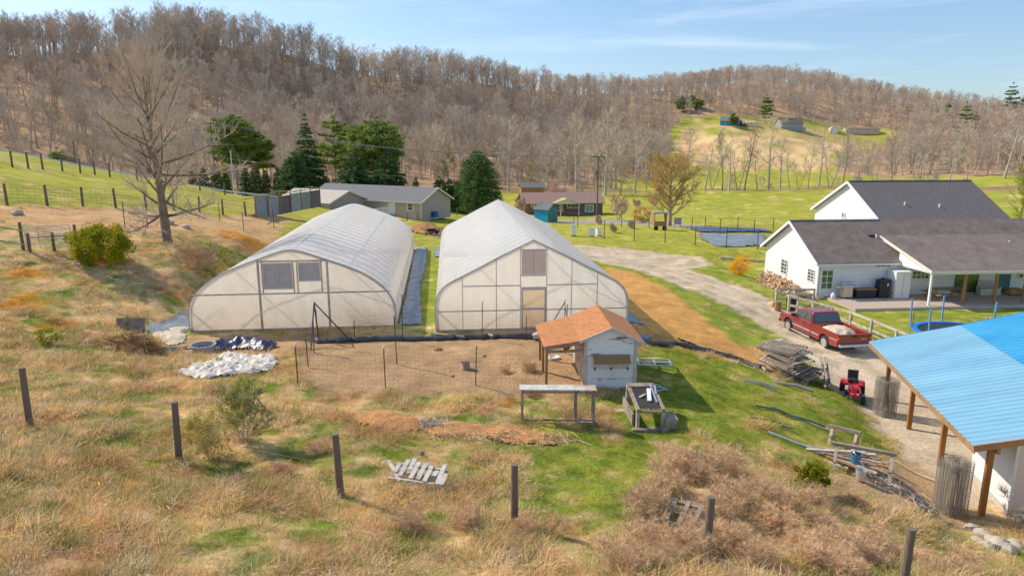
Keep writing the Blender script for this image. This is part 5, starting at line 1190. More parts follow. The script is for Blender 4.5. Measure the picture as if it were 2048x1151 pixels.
# broken pallet
def pallet(t,L_,w,n,mt,miss=(),gapz=.1,parts=True):
    m=MB()
    for y in(0,w/2,w): m.b2((0,y-.03,.0),(L_,y+.03,gapz))
    m.build('stringers',M[mt],t)
    for k in range(n):
        if k in miss: continue
        x=L_*k/(n-1); m=MB(); m.b2((x-.05,-.05,gapz+.001),(x+.05,w+.05,gapz+.02)); m.build('slat',M[mt],t)
p=G(775,968); t=thing('pallet','broken whitewashed pallet lying in the dry brush','pallet',p+Vector((0,0,.12)),R(-8)); t.rotation_euler=(R(9),R(3),R(-10)); t.scale=(.92,.85,.9)
m=MB()
for y in(.05,.4,.75): m.bar((0,y,.02),(1.5,y,.02),.06,.09)
m.bar((-.25,.85,.04),(.35,.0,.04),.1,.03); m.build('stringers',M['wood_white'],t)
rp=random.Random(4)
for k,(x,y0,y1) in enumerate([(.12,.3,.72),(.3,.15,.95),(.48,.5,1.05),(.62,.1,.9),(.82,.1,.88),(1.02,.05,.8),(1.2,.35,.6),(1.38,.0,.95),(1.5,.0,.5)]):
    m=MB(); m.bar((x,y0,.09),(x+rp.gauss(0,.02),y1,.09),.12,.02); m.build('slat',M['wood_white'],t)
p=G(1305,1045); t=thing('pallet','weathered grey pallet half buried under the brown bush','pallet',p+Vector((0,0,.08)),0); t.rotation_euler=(R(14),0,R(-32)); pallet(t,.9,.7,4,'wood_grey')
rock(845,909,.07,'small dark ball lying above the white pallet','ball','black','ball',2,1)
for i,(u,v,s) in enumerate([(1945,1060,.22),(1965,1072,.26),(1985,1083,.22),(1998,1092,.3),(2015,1100,.24),(1955,1085,.2),(2030,1090,.2),(1975,1098,.25)]): rock(u,v,s,'pale limestone rock in the row below the white shed','rock','stone','rock',i,.6,'pale rocks in a row by the white shed')
for i,(u,v) in enumerate([(265,428),(338,446),(372,455),(35,428)]): rock(u,v,.35,['pale rock on the brown plot left of the big tree','white stone just right of the big tree trunk','grey stone on the bank right of the tree trunk','dark stone at the far left edge of the plot'][i],'rock','stone','rock',i+20,.5)
# gate
a=G(50,502);b=G(145,503); t=thing('metal_gate','galvanised tube farm gate at the left on the bank','gate',a,math.atan2(b.y-a.y,b.x-a.x)); L_=(b-a).length
m=MB(); H_=1.28
for k in range(6): m.bar((.1,0,.15+k*(H_-.15)/5),(L_,0,.15+k*(H_-.15)/5),.045)
for x in(.1,L_*.33,L_): m.bar((x,0,.12),(x,0,H_),.045)
m.build('gate_frame',M['galv'],t)
for (u,v,hh,lb) in [(47,500,1.5,'wooden gate post at the left end of the metal gate'),(60,503,1.0,'shorter post in front of the metal gate, left one'),(109,503,1.05,'shorter post in front of the metal gate, right one'),(152,480,.9,'post behind the evergreen shrub at the gate end')]: wood_post(u,v,hh,.085,lb,None)
for (p0,p1,lb) in [((-30,455),(47,478),'upper rail sloping down to the left gate post'),((-30,485),(45,503),'pale lower rail sloping down to the left gate post')]:
    m=MB(); m.bar(G(-30,505)+Vector((0,0,1.5 if p0[1]<470 else .8)),a+Vector((0,0,1.1 if p0[1]<470 else .35)),.09,.06); o=m.build('fence_rail',M['wood_grey']); tagT(o,lb,'rail')
m=MB(); m.bar(G(62,503)+Vector((0,.0,.75)),G(145,505)+Vector((0,0,.95)),.09,.05); o=m.build('fence_rail',M['wood_grey']); tagT(o,'loose rail tied across the front of the metal gate','rail')
# ================================================================ houses
def win(t,name,x0,x1,z0,z1,Y,nx_=2,nz_=3,ax='Y',glass='glass',trim='white_trim',fr=.07,out=-1):
    """window part (glass) with frame sub-part on plane y=Y (ax Y) or x=Y (ax X); out = outward direction sign"""
    def bx(m,a0,a1,b0,b1,t0,t1):
        lo,hi=sorted((Y+out*t0,Y+out*t1))
        if ax=='Y': m.b2((a0,lo,b0),(a1,hi,b1))
        else: m.b2((lo,a0,b0),(hi,a1,b1))
    m=MB(); bx(m,x0+fr*.5,x1-fr*.5,z0+fr*.5,z1-fr*.5,.003,.02); g_=m.build(name,M[glass],t)
    m=MB(); bx(m,x0,x0+fr,z0,z1,.021,.06); bx(m,x1-fr,x1,z0,z1,.021,.06); bx(m,x0+fr,x1-fr,z0,z0+fr,.021,.058); bx(m,x0+fr,x1-fr,z1-fr,z1,.021,.058)
    mw=.022
    for i in range(1,nx_): x=x0+(x1-x0)*i/nx_; bx(m,x-mw,x+mw,z0+fr,z1-fr,.021,.034)
    for i in range(1,nz_): z=z0+(z1-z0)*i/nz_; bx(m,x0+fr,x1-fr,z-mw,z+mw,.021,.036)
    m.build('frame',M[trim],g_); return g_
def gable_body(m,x0,x1,y0,y1,ez,rz_,yr=None,base=-.3,ez2=None):
    """ridge along x"""
    yr=(y0+y1)/2 if yr is None else yr; ez2=ez if ez2 is None else ez2
    m.face((x0,y0,base),(x1,y0,base),(x1,y0,ez),(x0,y0,ez)); m.face((x1,y1,base),(x0,y1,base),(x0,y1,ez2),(x1,y1,ez2))
    m.face((x0,y1,base),(x0,y0,base),(x0,y0,ez),(x0,yr,rz_),(x0,y1,ez2)); m.face((x1,y0,base),(x1,y1,base),(x1,y1,ez2),(x1,yr,rz_),(x1,y0,ez))
H0=thing('house','white sided house with dark shingle roofs and a long porch','house',(22.3,48.8,-2.2),R(5.4))
S=.571; EZ=2.6
wb=MB(); gable_body(wb,0,7.3,0,8.4,EZ,EZ+4.2*S,4.2); wb.build('wall',M['siding'],H0)
wb=MB(); gable_body(wb,7.3,18.0,4.0,14.2,EZ+4.0*S-.02,EZ+9*S,9,ez2=EZ+2.7); wb.build('wall',M['siding'],H0)
wb=MB(); gable_body(wb,7.301,26,0.0,8.4,EZ-.02,EZ+4.2*S-.05,4.2); wb.build('wall',M['siding'],H0)
def rslab(parent,name,q,th,mt): m=MB(); slab(m,q,th); return m.build(name,mt,parent)
ov=.35; e0=EZ-ov*S
rslab(H0,'roof',[(-ov,-ov,e0+.08),(7.3,-ov,e0+.08),(7.3,4.2,EZ+4.2*S+.08),(-ov,4.2,EZ+4.2*S+.08)],.07,M['shingle_old'])
rslab(H0,'roof',[(-ov,4.202,EZ+4.2*S+.08),(7.3,4.202,EZ+4.2*S+.08),(7.3,8.4+ov,e0+.08),(-ov,8.4+ov,e0+.08)],.07,M['shingle_old'])
rslab(H0,'roof',[(7.302,0,EZ+.08),(26,0,EZ+.08),(26,4.2,EZ+4.2*S+.082),(7.302,4.2,EZ+4.2*S+.082)],.07,M['shingle_old'])
rslab(H0,'roof',[(7.0,4.202,EZ+4.2*S+.083),(18.2,4.202,EZ+4.2*S+.083),(18.2,9,EZ+9*S+.083),(7.0,9,EZ+9*S+.083)],.07,M['shingle'])
rslab(H0,'roof',[(7.0,9.002,EZ+9*S+.083),(18.2,9.002,EZ+9*S+.083),(18.2,14.5,EZ+2.4),(7.0,14.5,EZ+2.4)],.07,M['shingle'])
rslab(H0,'roof',[(18.25,4.202,EZ+4.2*S+.08),(26,4.202,EZ+4.2*S+.08),(26,8.7,EZ),(18.25,8.7,EZ)],.07,M['shingle_old'])
PX=6.05; ps_=2.4; pz=EZ+ps_*S+.10; pe=2.42
rslab(H0,'porch_roof',[(PX,-3.6,pe),(26,-3.6,pe),(26,ps_,pz+.02),(PX,ps_,pz+.02)],.07,M['shingle_old'])
bars('fascia',[((-ov-.02,-ov,e0),(-ov-.02,4.2,EZ+4.2*S),.05,.2),((-ov-.02,8.4+ov,e0),(-ov-.02,4.2,EZ+4.2*S),.05,.2),((6.98,4.25,EZ+4.2*S+.05),(6.98,9,EZ+9*S+.0),.05,.2),((6.98,14.5,EZ+2.32),(6.98,9,EZ+9*S),.05,.2),((-ov,-ov-.03,e0-.03),(6.0,-ov-.03,e0-.03),.06,.12)],M['white_trim'],H0)
m=MB(); m.bar((PX-.03,-3.65,pe-.08),(PX-.03,ps_,pz-.08),.06,.2); m.bar((PX,-3.66,pe-.12),(26,-3.66,pe-.12),.06,.2); m.build('porch_fascia',M['cream'],H0)
m=MB(); m.prism([(PX+.05,-3.4,pe-.16),(PX+.05,0,pe-.16),(PX+.05,0,pe+.75)],(.04,0,0)); m.build('porch_gable',M['siding'],H0)
m=MB(); m.b2((PX+.1,-3.5,pe-.22),(26,-.02,pe-.18)); m.build('porch_ceiling',M['white_trim'],H0)
for i,x in enumerate((6.15,)): m=MB(); m.b2((x,-3.5,-.05),(x+.13,-3.37,pe-.2)); m.build('porch_post',M['white_trim'],H0)
for u in (1922,1984,2042): x,_=hitY(H0,u,610,-3.4); m=MB(); m.b2((x,-3.48,-.05),(x+.15,-3.33,pe-.2)); m.build('porch_post',M['wood_brown'],H0)
m=MB(); m.b2((0.6,-3.9,-.25),(26,-.01,-.0)); m.build('patio_slab',M['patio'],H0); m=MB(); m.b2((.6,-3.95,-.3),(26,-3.905,-.03)); m.build('patio_edge',M['concrete'],H0)
def wy(u0,u1,v0,v1,Y,**k):
    a=hitY(H0,u0,v0,Y);b=hitY(H0,u1,v1,Y); return win(H0,k.pop('name','window'),a[0],b[0],b[1],a[1],Y,**k)
wy(1643,1664,539,578,0,glass='glass_green'); wy(1752,1781,527.5,533.5,0,nx_=3,nz_=1,fr=.05); wy(1824,1841,540,558,0,nx_=2,nz_=2,glass='glass_green'); wy(1842,1857,540,558,0,nx_=2,nz_=2,glass='glass_green')
sd_=wy(1908,1954,546,586,0,nx_=2,nz_=1,name='sliding_door',glass='glass_green'); wy(1995,2017,546,590,0,nx_=1,nz_=1,name='door',glass='teal_dark'); wy(2036,2046,546,556,0,nx_=1,nz_=1)
def wx(u0,u1,v0,v1,Xv,**k):
    a=hitX(H0,u0,v0,Xv);b=hitX(H0,u1,v1,Xv); return win(H0,'window',min(a[0],b[0]),max(a[0],b[0]),b[1],a[1],Xv,ax='X',**k)
wx(1564,1574,516,550,0,nz_=4); wx(1617,1628,535,566,0,nz_=4); wx(1684,1691,424,436,7.3,nz_=2)
for x,y in((10.2,5.9),(13.0,5.6),(15.5,1.0),(16.6,.8),(5.6,2.2)):
    z=EZ+y*S; z=z if y>2.4 or x<6 else z+.25; m=MB(); m.lathe([(.06,-.1),(.06,.35)],(x,y,z),8); m.build('vent_pipe',M['white_trim'],H0)
m=MB(); m.b2((5.1,2.3,EZ+2.3*S+.09),(5.6,2.6,EZ+2.5*S+.12)); m.build('roof_vent',M['black'],H0)
m=MB(); m.b2((-.06,-.06,-.1),(.03,-.003,EZ)); m.b2((.12,-.09,-.1),(.2,-.01,EZ-.1)); m.build('downspout',M['white_trim'],H0)
m=MB(); m.bar((6.95,4.202,EZ+4.2*S+.12),(-ov,4.202,EZ+4.2*S+.12),.16,.05); m.bar((7.0,9,EZ+9*S+.12),(18.2,9,EZ+9*S+.12),.16,.05); m.build('ridge_cap',M['shingle'],H0)
def onhouse(u,v,Y): # local point on patio at depth Y
    x,z=hitY(H0,u,v,Y); return x
def HT(name,lb,cat,x,y,rz=0,z=0):
    c,s=math.cos(R(5.4)),math.sin(R(5.4)); return thing(name,lb,cat,(22.3+x*c-y*s,48.8+x*s+y*c,-2.2+z),R(5.4)+rz)
# cabinet
t=HT('storage_cabinet','tall white storage cabinet against the house wall beside the porch','cabinet',5.25,-1.15); m=MB(); m.b2((0,0,0),(1.15,1.1,1.9)); m.build('body',M['white_trim'],t,bevel=.02); m=MB(); m.b2((-.03,-.04,1.9),(1.18,1.13,1.95)); m.build('lid',M['white_trim'],t)
m=MB(); m.b2((.56,-.012,.1),(.58,-.001,1.85)); m.build('door_gap',M['grey_paint'],t)
# grill
t=HT('gas_grill','stainless gas grill with side shelves on the patio','grill',1.15,-1.0); m=MB(); m.b2((.3,0,.12),(1.0,.5,.85)); m.build('cabinet',M['tarp_tan'],t); m=MB(); m.prism([(.25,-.02,.86),(.25,.52,.86),(.25,.5,1.12),(.25,.32,1.25),(.25,.1,1.18),(.25,-.02,1.0)],(.8,0,0)); l=m.build('hood',M['galv'],t,bevel=.02); m=MB(); m.bar((.3,-.07,1.05),(1.0,-.07,1.05),.03); m.build('handle',M['black'],l)
for x in(-.1,1.06): m=MB(); m.b2((x,.03,.82),(x+.35,.47,.86)); m.build('side_shelf',M['galv'],t)
for x in(.35,.95): m=MB(); m.lathe([(.07,-.02),(.07,.02)],(x,.1,.07),10,M=Matrix.Rotation(R(90),3,'X')); m.build('wheel',M['rubber'],t)
t=HT('propane_tank','white propane tank standing left of the gas grill','tank',.75,-.9); m=MB(); m.lathe([(.12,0),(.16,.05),(.16,.32),(.1,.4),(.05,.42),(.05,.48)],(0,0,0),12); m.build('tank',M['white_trim'],t,smooth=True)
t=HT('deck_box','dark brown wicker storage box between grill and smoker','storage box',2.45,-1.0); m=MB(); m.b2((0,0,0),(1.5,.65,.62)); m.build('body',M['black'],t); m=MB(); m.b2((-.03,-.03,.62),(1.53,.68,.68)); m.build('lid',M['wood_brown'],t)
t=HT('smoker','black covered smoker with a small white emblem by the wall','smoker',4.15,-1.0); m=MB(); m.prism([(0,0,0),(.0,.6,0),(.05,.6,1.25),(.15,.5,1.35),(.15,.1,1.35),(.05,0,1.25)],(.8,0,0)); m.build('cover',M['black'],t,bevel=.03); m=MB(); m.lathe([(.1,1.34),(.12,1.42),(.04,1.47)],(.4,.3,0),10); m.build('cap',M['black'],t)
m=MB(); m.face((.56,-.012,.95),(.7,-.012,.93),(.66,-.012,1.07),(.6,-.012,1.09)); m.face((.58,-.013,.86),(.66,-.013,.86),(.66,-.013,.9),(.58,-.013,.9)); m.build('emblem',M['white_trim'],t)
# plants by cabinet
t=HT('potted_plant','low green plant in a pot between smoker and cabinet','plant',4.95,-.8); m=MB(); m.lathe([(.1,0),(.14,.2),(.12,.2),(.01,.18)],(0,0,0),12); m.build('pot',M['wood_brown'],t); link('leaves',leaves_mesh('leaves',ball_crown(5,500,.3,.25,.18,12,.3),.06,M['weed'],3),t,(0,0,.15))
t=HT('feed_bowl','small grey bowl on the patio in front of the smoker','bowl',4.2,-1.6); m=MB(); m.lathe([(.12,0),(.18,.06),(.15,.06),(.01,.02)],(0,0,0),14); m.build('bowl',M['galv'],t)
# picnic table, bench, chest, ottoman
t=HT('picnic_table','wooden picnic table under the porch left of the brown posts','table',7.6,-2.0,R(0)); m=MB()
for k in range(4): m.b2((0,.1+k*.19,.72),(2.6,.27+k*.19,.76))
m.build('tabletop',M['wood_grey'],t)
for y in(-.5,1.2): m=MB(); m.b2((0,y,.42),(2.6,y+.24,.46)); m.build('bench_seat',M['wood_grey'],t)
for x in(.35,2.25):
    m=MB(); m.bar((x,-.45,0),(x,.35,.72),.05,.1); m.bar((x,1.35,0),(x,.55,.72),.05,.1); m.bar((x,-.5,.4),(x,1.44,.4),.05,.1); m.build('leg_frame',M['wood_brown'],t)
t=HT('bench','white wooden porch bench right of the sliding door','bench',12.3,-.8); m=MB(); m.b2((0,0,.4),(1.5,.5,.46)); m.b2((0,0,0),(1.5,.05,.4)); m.build('seat',M['wood_white'],t); m=MB(); 
for k in range(8): m.b2((.05+k*.19,.48,.46),(.15+k*.19,.52,.9))
m.b2((0,.48,.9),(1.5,.53,.97)); m.build('backrest',M['wood_white'],t); m=MB(); m.b2((-.05,0,.0),(0,.5,.65)); m.b2((1.5,0,0),(1.55,.5,.65)); m.build('armrest',M['wood_white'],t)
t=HT('ottoman','brown leather ottoman in front of the green door','ottoman',14.2,-1.2); m=MB(); m.b2((0,0,.08),(1.1,.6,.5)); m.build('cushion',M['wood_brown'],t,bevel=.06); m=MB()
for x in(.05,1.0):
    for y in(.05,.5): m.b2((x,y,0),(x+.06,y+.06,.08))
m.build('feet',M['black'],t)
# firewood
t=HT('firewood_pile','heap of split firewood against the gable wall','firewood',-1.3,1.5); fw=random.Random(3)
m=MB()
for k in range(330):
    x=fw.gauss(0,.45); y=fw.uniform(-1.8,4.6); top=1.0*max(.15,1-abs(x)/1.1)*(1-.5*max(0,(abs(y-2)-1.8)/2.2)); z=fw.uniform(.05,max(.1,top)); d=rv(fw); d.z*=.4; d.normalize(); m.bar(Vector((x,y,z))-d*.2,Vector((x,y,z))+d*.2,fw.uniform(.09,.15),fw.uniform(.07,.13))
m.build('logs',M['wood_cut'],t)
rock(1547,612,.45,'cut wood chunks heaped beside the gravel left of the fence','wood chunks','wood_cut','wood_chunks',3,.6)
p=G(1555,620); m=MB(); m.lathe([(.22,0),(.22,.6)],(0,0,0),10); o=m.build('log_round',M['wood_brown'],None,loc=p); tagT(o,'upright log round behind the left end of the rail fence','log')
p=G(1581,624); t=thing('trash_can','black round trash can in front of the rail fence','trash can',p); m=MB(); m.lathe([(.28,0),(.34,1.0),(.36,1.0),(.36,1.05),(.3,1.1)],(0,0,0),18); m.build('can',M['black'],t,smooth=True); m=MB(); m.lathe([(.37,1.06),(.36,1.1),(.1,1.16)],(0,0,0),18); m.build('lid',M['grey_paint'],t,smooth=True)
# rail fence
rp_=[(1551,598),(1579,601),(1592,600),(1624,605),(1575,612),(1594,622),(1623,632),(1661,643),(1699,656),(1740,683),(1787,703),(1830,722)]
def rail_fence(pts,lb,hh=1.25,nr=2):
    t=thing('rail_fence',lb,'fence',G(*pts[0])); P_=[loc_of(t,G(*q)) for q in pts]
    for p in P_: m=MB(); m.b2((p.x-.07,p.y-.07,p.z-.3),(p.x+.07,p.y+.07,p.z+hh)); m.build('post',M['wood_pale'],t)
    for a,b in zip(P_[:-1],P_[1:]):
        for f_ in ((.95,.5) if nr==2 else (.95,.62,.3)): m=MB(); o=Vector((0,-.09,hh*f_)); m.bar(a+o,b+o,.04,.14); m.build('rail',M['wood_pale'],t)
rail_fence([(1576,628),(1594,632),(1624,640),(1661,651),(1699,663),(1740,681),(1789,703),(1840,726)],'wooden two rail fence running behind the red pickup to the trampoline')
rail_fence([(1552,606),(1588,608),(1626,607)],'short rail fence section in front of the firewood and gable corner',1.1,3)
# trampoline
c=onz(1922,664,-1.4); t=thing('trampoline','round trampoline with blue edge pad and blue enclosure poles','trampoline',(c.x,c.y,-2.25)); Rr=2.4
m=MB(); m.lathe([(Rr,.82),(Rr,.87),(Rr-.3,.87),(Rr-.3,.82)],(0,0,0),32); m.build('edge_pad',M['blue_pad'],t,smooth=False)
m=MB(); m.lathe([(Rr-.3,.83),(.01,.82)],(0,0,0),32); m.build('mat',M['bluemat'],t)
for k in range(6):
    a=k*math.pi/3+.35; x,y=math.cos(a)*(Rr+.05),math.sin(a)*(Rr+.05); m=MB(); m.tube([(x,y,.0),(x,y,.8)],.03,6); m.build('leg',M['galv'],t); m=MB(); m.tube([(x,y,.75),(x*1.03,y*1.03,2.35)],.05,8); m.build('pole',M['blue_pole'],t)
m=MB()
for k in range(120): a=6.2832*k/120; m.bar((math.cos(a)*Rr*.98,math.sin(a)*Rr*.98,.9),(math.cos(a)*Rr*.98,math.sin(a)*Rr*.98,2.2-(.5*abs(math.sin(3*a)))),.005)
for zz in(1.2,1.5,1.7): m.tube([(math.cos(6.2832*k/36)*Rr*.98,math.sin(6.2832*k/36)*Rr*.98,zz) for k in range(37)],.004,3,cap=False)
m.build('net',M['black'],t)

# ---------------------------------------------------------------- carport and shed
K=thing('carport','open carport with a blue ribbed metal roof on timber posts','carport',(13.5,18.57,-2.3),R(-12.7))
def ribbed(L_y,x0,z0,x1,z1,mt,per=.305):
    """metal roofing: ribs run along x (up slope), repeated along y"""
    V=[];Fq=[];ys_=[]; y=0; 
    while y<L_y-1e-6:
        for dy,dz in((0,0),(.24,0),(.255,.035),(.285,.035),(.305,0)):
            if dy<.305: ys_.append((min(y+dy,L_y),dz))
        y+=per
    ys_.append((L_y,0)); 
    for yy,dz in ys_: V+= [(x0,yy,z0+dz),(x1,yy,z1+dz)]
    for i in range(len(ys_)-1): Fq.append((2*i,2*i+1,2*i+3,2*i+2))
    return fastmesh('roof',np.array(V),np.array(Fq),mt)
DM('blue_metal',(.24,.43,.56),.38,.12,.8,spec=.5,c2=(.20,.38,.53),c2scale=.7,stretch=(.3,1,1),wave=('Y',.305,.42,.0)); DM('blue_metal2',(.085,.31,.54),.38,.12,.8,spec=.5,c2=(.06,.26,.5),c2scale=.7,stretch=(.3,1,1),wave=('Y',.305,.42,.0))  # one roof metal in two tones, steeper pitch painted darker where it catches less light
LY=11.0
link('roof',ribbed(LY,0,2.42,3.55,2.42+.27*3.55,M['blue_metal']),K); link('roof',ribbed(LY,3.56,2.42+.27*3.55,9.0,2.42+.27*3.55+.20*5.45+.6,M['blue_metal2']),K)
m=MB(); m.b2((.02,-.02,2.2),(.06,LY,2.40)); m.build('eave_trim',M['wood_brown'],K); m=MB(); m.bar((0,-.03,2.36),(3.55,-.03,2.36+.27*3.55),.05,.2); m.bar((3.55,-.03,2.36+.27*3.55),(9,-.03,2.36+.27*3.55+1.69),.05,.2); m.build('rake_board',M['wood_brown'],K)
m=MB()
for k in range(13): y=.35+k*.85; m.bar((.1,y,2.33),(3.5,y,2.33+.27*3.4),.06,.14)
m.bar((.72,.1,2.30),(.72,LY-.1,2.30),.1,.22); m.build('beam',M['wood_brown'],K)
for y in(.5,3.85,7.1,10.2): m=MB(); m.b2((.62,y-.07,-.2),(.78,y+.07,2.2)); m.build('post',M['wood_warm'],K)
# white shed beneath
s_=thing('shed','white panelled shed under the blue carport roof','shed',K.location,R(-12.7)); m=MB(); x0=1.45; m.prism([(x0,.65,.0),(7,.65,.0),(7,.65,3.9),(x0,.65,2.62)],(0,2.7,0)); wls=m.build('wall',M['shed_white'],s_); 
m=MB(); m.b2((x0-.02,.63,-.1),(7,3.37,.2)); m.build('foundation',M['concrete'],s_); m=MB(); m.prism([(x0+.04,.63,.22),(7,.63,.22),(7,.63,3.8),(x0+.04,.63,2.55)],(0,.012,0)); m.build('front_wall',M['shed_cream'],s_)
m=MB(); m.b2((x0-.03,.6,.2),(x0+.05,.66,2.6)); m.b2((x0+.62,.6,.22),(x0+.64,.628,2.7)); m.build('corner_trim',M['white_trim'],s_)
p=K.location; t=thing('concrete_block','grey concrete block at the corner of the white shed','block',at(*[v for v in (Vector((13.5,18.57,0))+Matrix.Rotation(R(-12.7),3,'Z')@Vector((1.75,.35,0))).xy]),R(-10))
m=MB(); m.b2((-.2,-.1,0),(.2,-.07,.2)); m.b2((-.2,.07,0),(.2,.1,.2)); m.b2((-.2,-.07,0),(-.16,.07,.2)); m.b2((.16,-.07,0),(.2,.07,.2)); m.b2((-.02,-.07,0),(.02,.07,.2)); m.build('block',M['concrete'],t)
def local_to_world(t,p): c,s=math.cos(t.rotation_euler[2]),math.sin(t.rotation_euler[2]); return Vector((t.location.x+p[0]*c-p[1]*s,t.location.y+p[0]*s+p[1]*c,t.location.z+p[2]))
# rolls of wire fencing
def wire_roll(u,v,r,hh,lb,turns=3):
    p=G(u,v); m=MB(); 
    for t_ in range(turns):
        R_=r*(1-.18*t_)
        for k in range(int(40*R_/r)): 
            a=6.2832*k/int(40*R_/r)+t_; x,y=R_*math.cos(a),R_*math.sin(a); m.bar((x,y,0),(x*1.02,y*1.02,hh*(1-.03*t_)),.0045)
        for j in range(int(hh/.08)+1): m.tube([(R_*math.cos(6.2832*k/20)*1.0,R_*math.sin(6.2832*k/20),j*.08+.015*math.sin(k)) for k in range(21)],.009,3,cap=False)
    o=m.build('wire_roll',M['cagewire'],None,loc=p); tagT(o,lb,'wire roll'); return o
wire_roll(1898,1022,.46,1.75,'rusty roll of woven wire standing at the third carport post',4); wire_roll(1768,828,.44,1.55,'rusty roll of woven wire standing behind the red mower',3)
# lines of hose on concrete & ground bits
hose('grey hose coiled on the floor beside the white shed','hose',[local_to_world(K,q).xy[:] for q in [(1.0,3.6,0),(.9,4.4,0),(1.1,5,0),(1.5,4.8,0),(1.6,4.2,0)]],.02,M['galv'],'hose',.03)
# pickup
pf=onz(1580,663,-2.12);pr_=onz(1650,697,-2.12); ax=(pf-pr_); hd=math.atan2(ax.y,ax.x); WB=3.55
T=thing('pickup_truck','dark red extended cab pickup parked on the gravel','pickup truck',(0,0,0),hd)
# local: x forward, y left; rear left wheel at (0,+.8)
yl=.82; c,s=math.cos(hd),math.sin(hd); T.location=(pr_.x+s*yl-0*c,pr_.y-c*yl,-2.14)
wd=.96
def body_section(x,zb,zt,w=wd): return [(x,-w,zb),(x,-w*1.0,zt),(x,w,zt),(x,w,zb)]
side=[(-1.15,.55),(-1.15,1.12),(1.22,1.12),(1.25,1.13),(2.95,1.10),(3.2,1.08),(4.35,.98),(4.5,.9),(4.52,.5),(4.05,.42),(3.98,.62),(3.85,.80),(3.55,.88),(3.25,.80),(3.1,.62),(3.05,.36),(.48,.36),(.42,.62),(.28,.80),(0,.88),(-.28,.80),(-.42,.62),(-.48,.42),(-1.1,.45)]
def ext(mb,prof,y0,y1,m=0): mb.prism([(x,y0,z) for x,z in prof],(0,y1-y0,0),m)
DMr=M['red_paint']
# left/right sides and the hollow bed
bm_=MB()
bedside=[(-1.15,.55),(-1.15,1.14),(1.2,1.14),(1.2,.40),(.48,.40),(.42,.62),(.28,.80),(0,.88),(-.28,.80),(-.42,.62),(-.48,.42),(-1.1,.45)]
for y0,y1 in((wd-.1,wd),(-wd,-wd+.1)): ext(bm_,bedside,y0,y1)
bm_.b2((1.12,-wd+.1,.5),(1.2,wd-.1,1.14)); bm_.b2((-1.1,-wd+.1,.55),(1.12,wd-.1,.66))
bo=bm_.build('bed',DMr,T,bevel=.02)
m=MB(); m.b2((-1.2,-wd+.06,.58),(-1.115,wd-.06,1.13)); tg=m.build('tailgate',DMr,T,bevel=.02); m=MB(); m.b2((-1.225,-.12,.98),(-1.202,.12,1.06)); m.build('handle',M['black'],tg); m=MB(); m.b2((-1.212,-.7,.84),(-1.201,-.35,.88)); m.build('lettering_strip',M['chrome'],tg)
m=MB(); cabl=[(1.24,.38),(1.24,1.16),(3.1,1.13),(4.30,1.02),(4.46,.93),(4.5,.55),(4.05,.45),(3.98,.62),(3.85,.80),(3.55,.88),(3.25,.80),(3.1,.62),(3.05,.38)]; ext(m,cabl,-wd+.02,wd-.02); m.build('body',DMr,T,bevel=.05)
# cab greenhouse (tapered)
def frustum(mb,lo,hi,m=0):
    (x0,x1,w0,z0),(x2,x3,w1,z1)=lo,hi; a=[(x0,-w0,z0),(x1,-w0,z0),(x1,w0,z0),(x0,w0,z0)];b=[(x2,-w1,z1),(x3,-w1,z1),(x3,w1,z1),(x2,w1,z1)]
    mb.add(a+b,[(3,2,1,0),(4,5,6,7),(0,1,5,4),(1,2,6,5),(2,3,7,6),(3,0,4,7)],m)
m=MB(); frustum(m,(1.27,3.15,.92,1.13),(1.42,2.62,.76,1.66)); frustum(m,(1.42,2.62,.76,1.661),(1.55,2.45,.66,1.70)); m.build('cab_roof',DMr,T,bevel=.03)
def quad_on(mb,pts,off): 
    q=[Vector(p) for p in pts]; n=(q[1]-q[0]).cross(q[3]-q[0]).normalized(); mb.prism([p+n*off*.3 for p in q],n*off)
def lerp4(lo,hi,fx0,fx1,fz0,fz1,sy):
    (x0,x1,w0,z0),(x2,x3,w1,z1)=lo,hi
    def P_(fx,fz): a=x0+(x2-x0)*fz; b=x1+(x3-x1)*fz; return (a+(b-a)*fx,sy*(w0+(w1-w0)*fz),z0+(z1-z0)*fz)
    return [P_(fx0,fz0),P_(fx1,fz0),P_(fx1,fz1),P_(fx0,fz1)]
lo,hi=(1.27,3.15,.92,1.13),(1.42,2.62,.76,1.66)
for sy in(1,-1):
    for a,b in((.05,.34),(.40,.92)):
        m=MB(); q=lerp4(lo,hi,a,b,.12,.86,sy); 
        if sy>0:q=q[::-1]
        quad_on(m,q,.02); m.build('side_window',M['glass'],T)
m=MB(); m.prism([(1.262,-.8,1.2),(1.262,.8,1.2),(1.385,.68,1.6),(1.385,-.68,1.6)],(-.02,0,.005)); m.build('rear_window',M['glass'],T)
m=MB(); m.prism([(3.13,-.82,1.18),(3.13,.82,1.18),(2.68,.7,1.62),(2.68,-.7,1.62)],(.02,0,.015)); m.build('windscreen',M['glass'],T)
m=MB(); m.b2((1.32,-.985,.40),(3.0,-.965,.44));
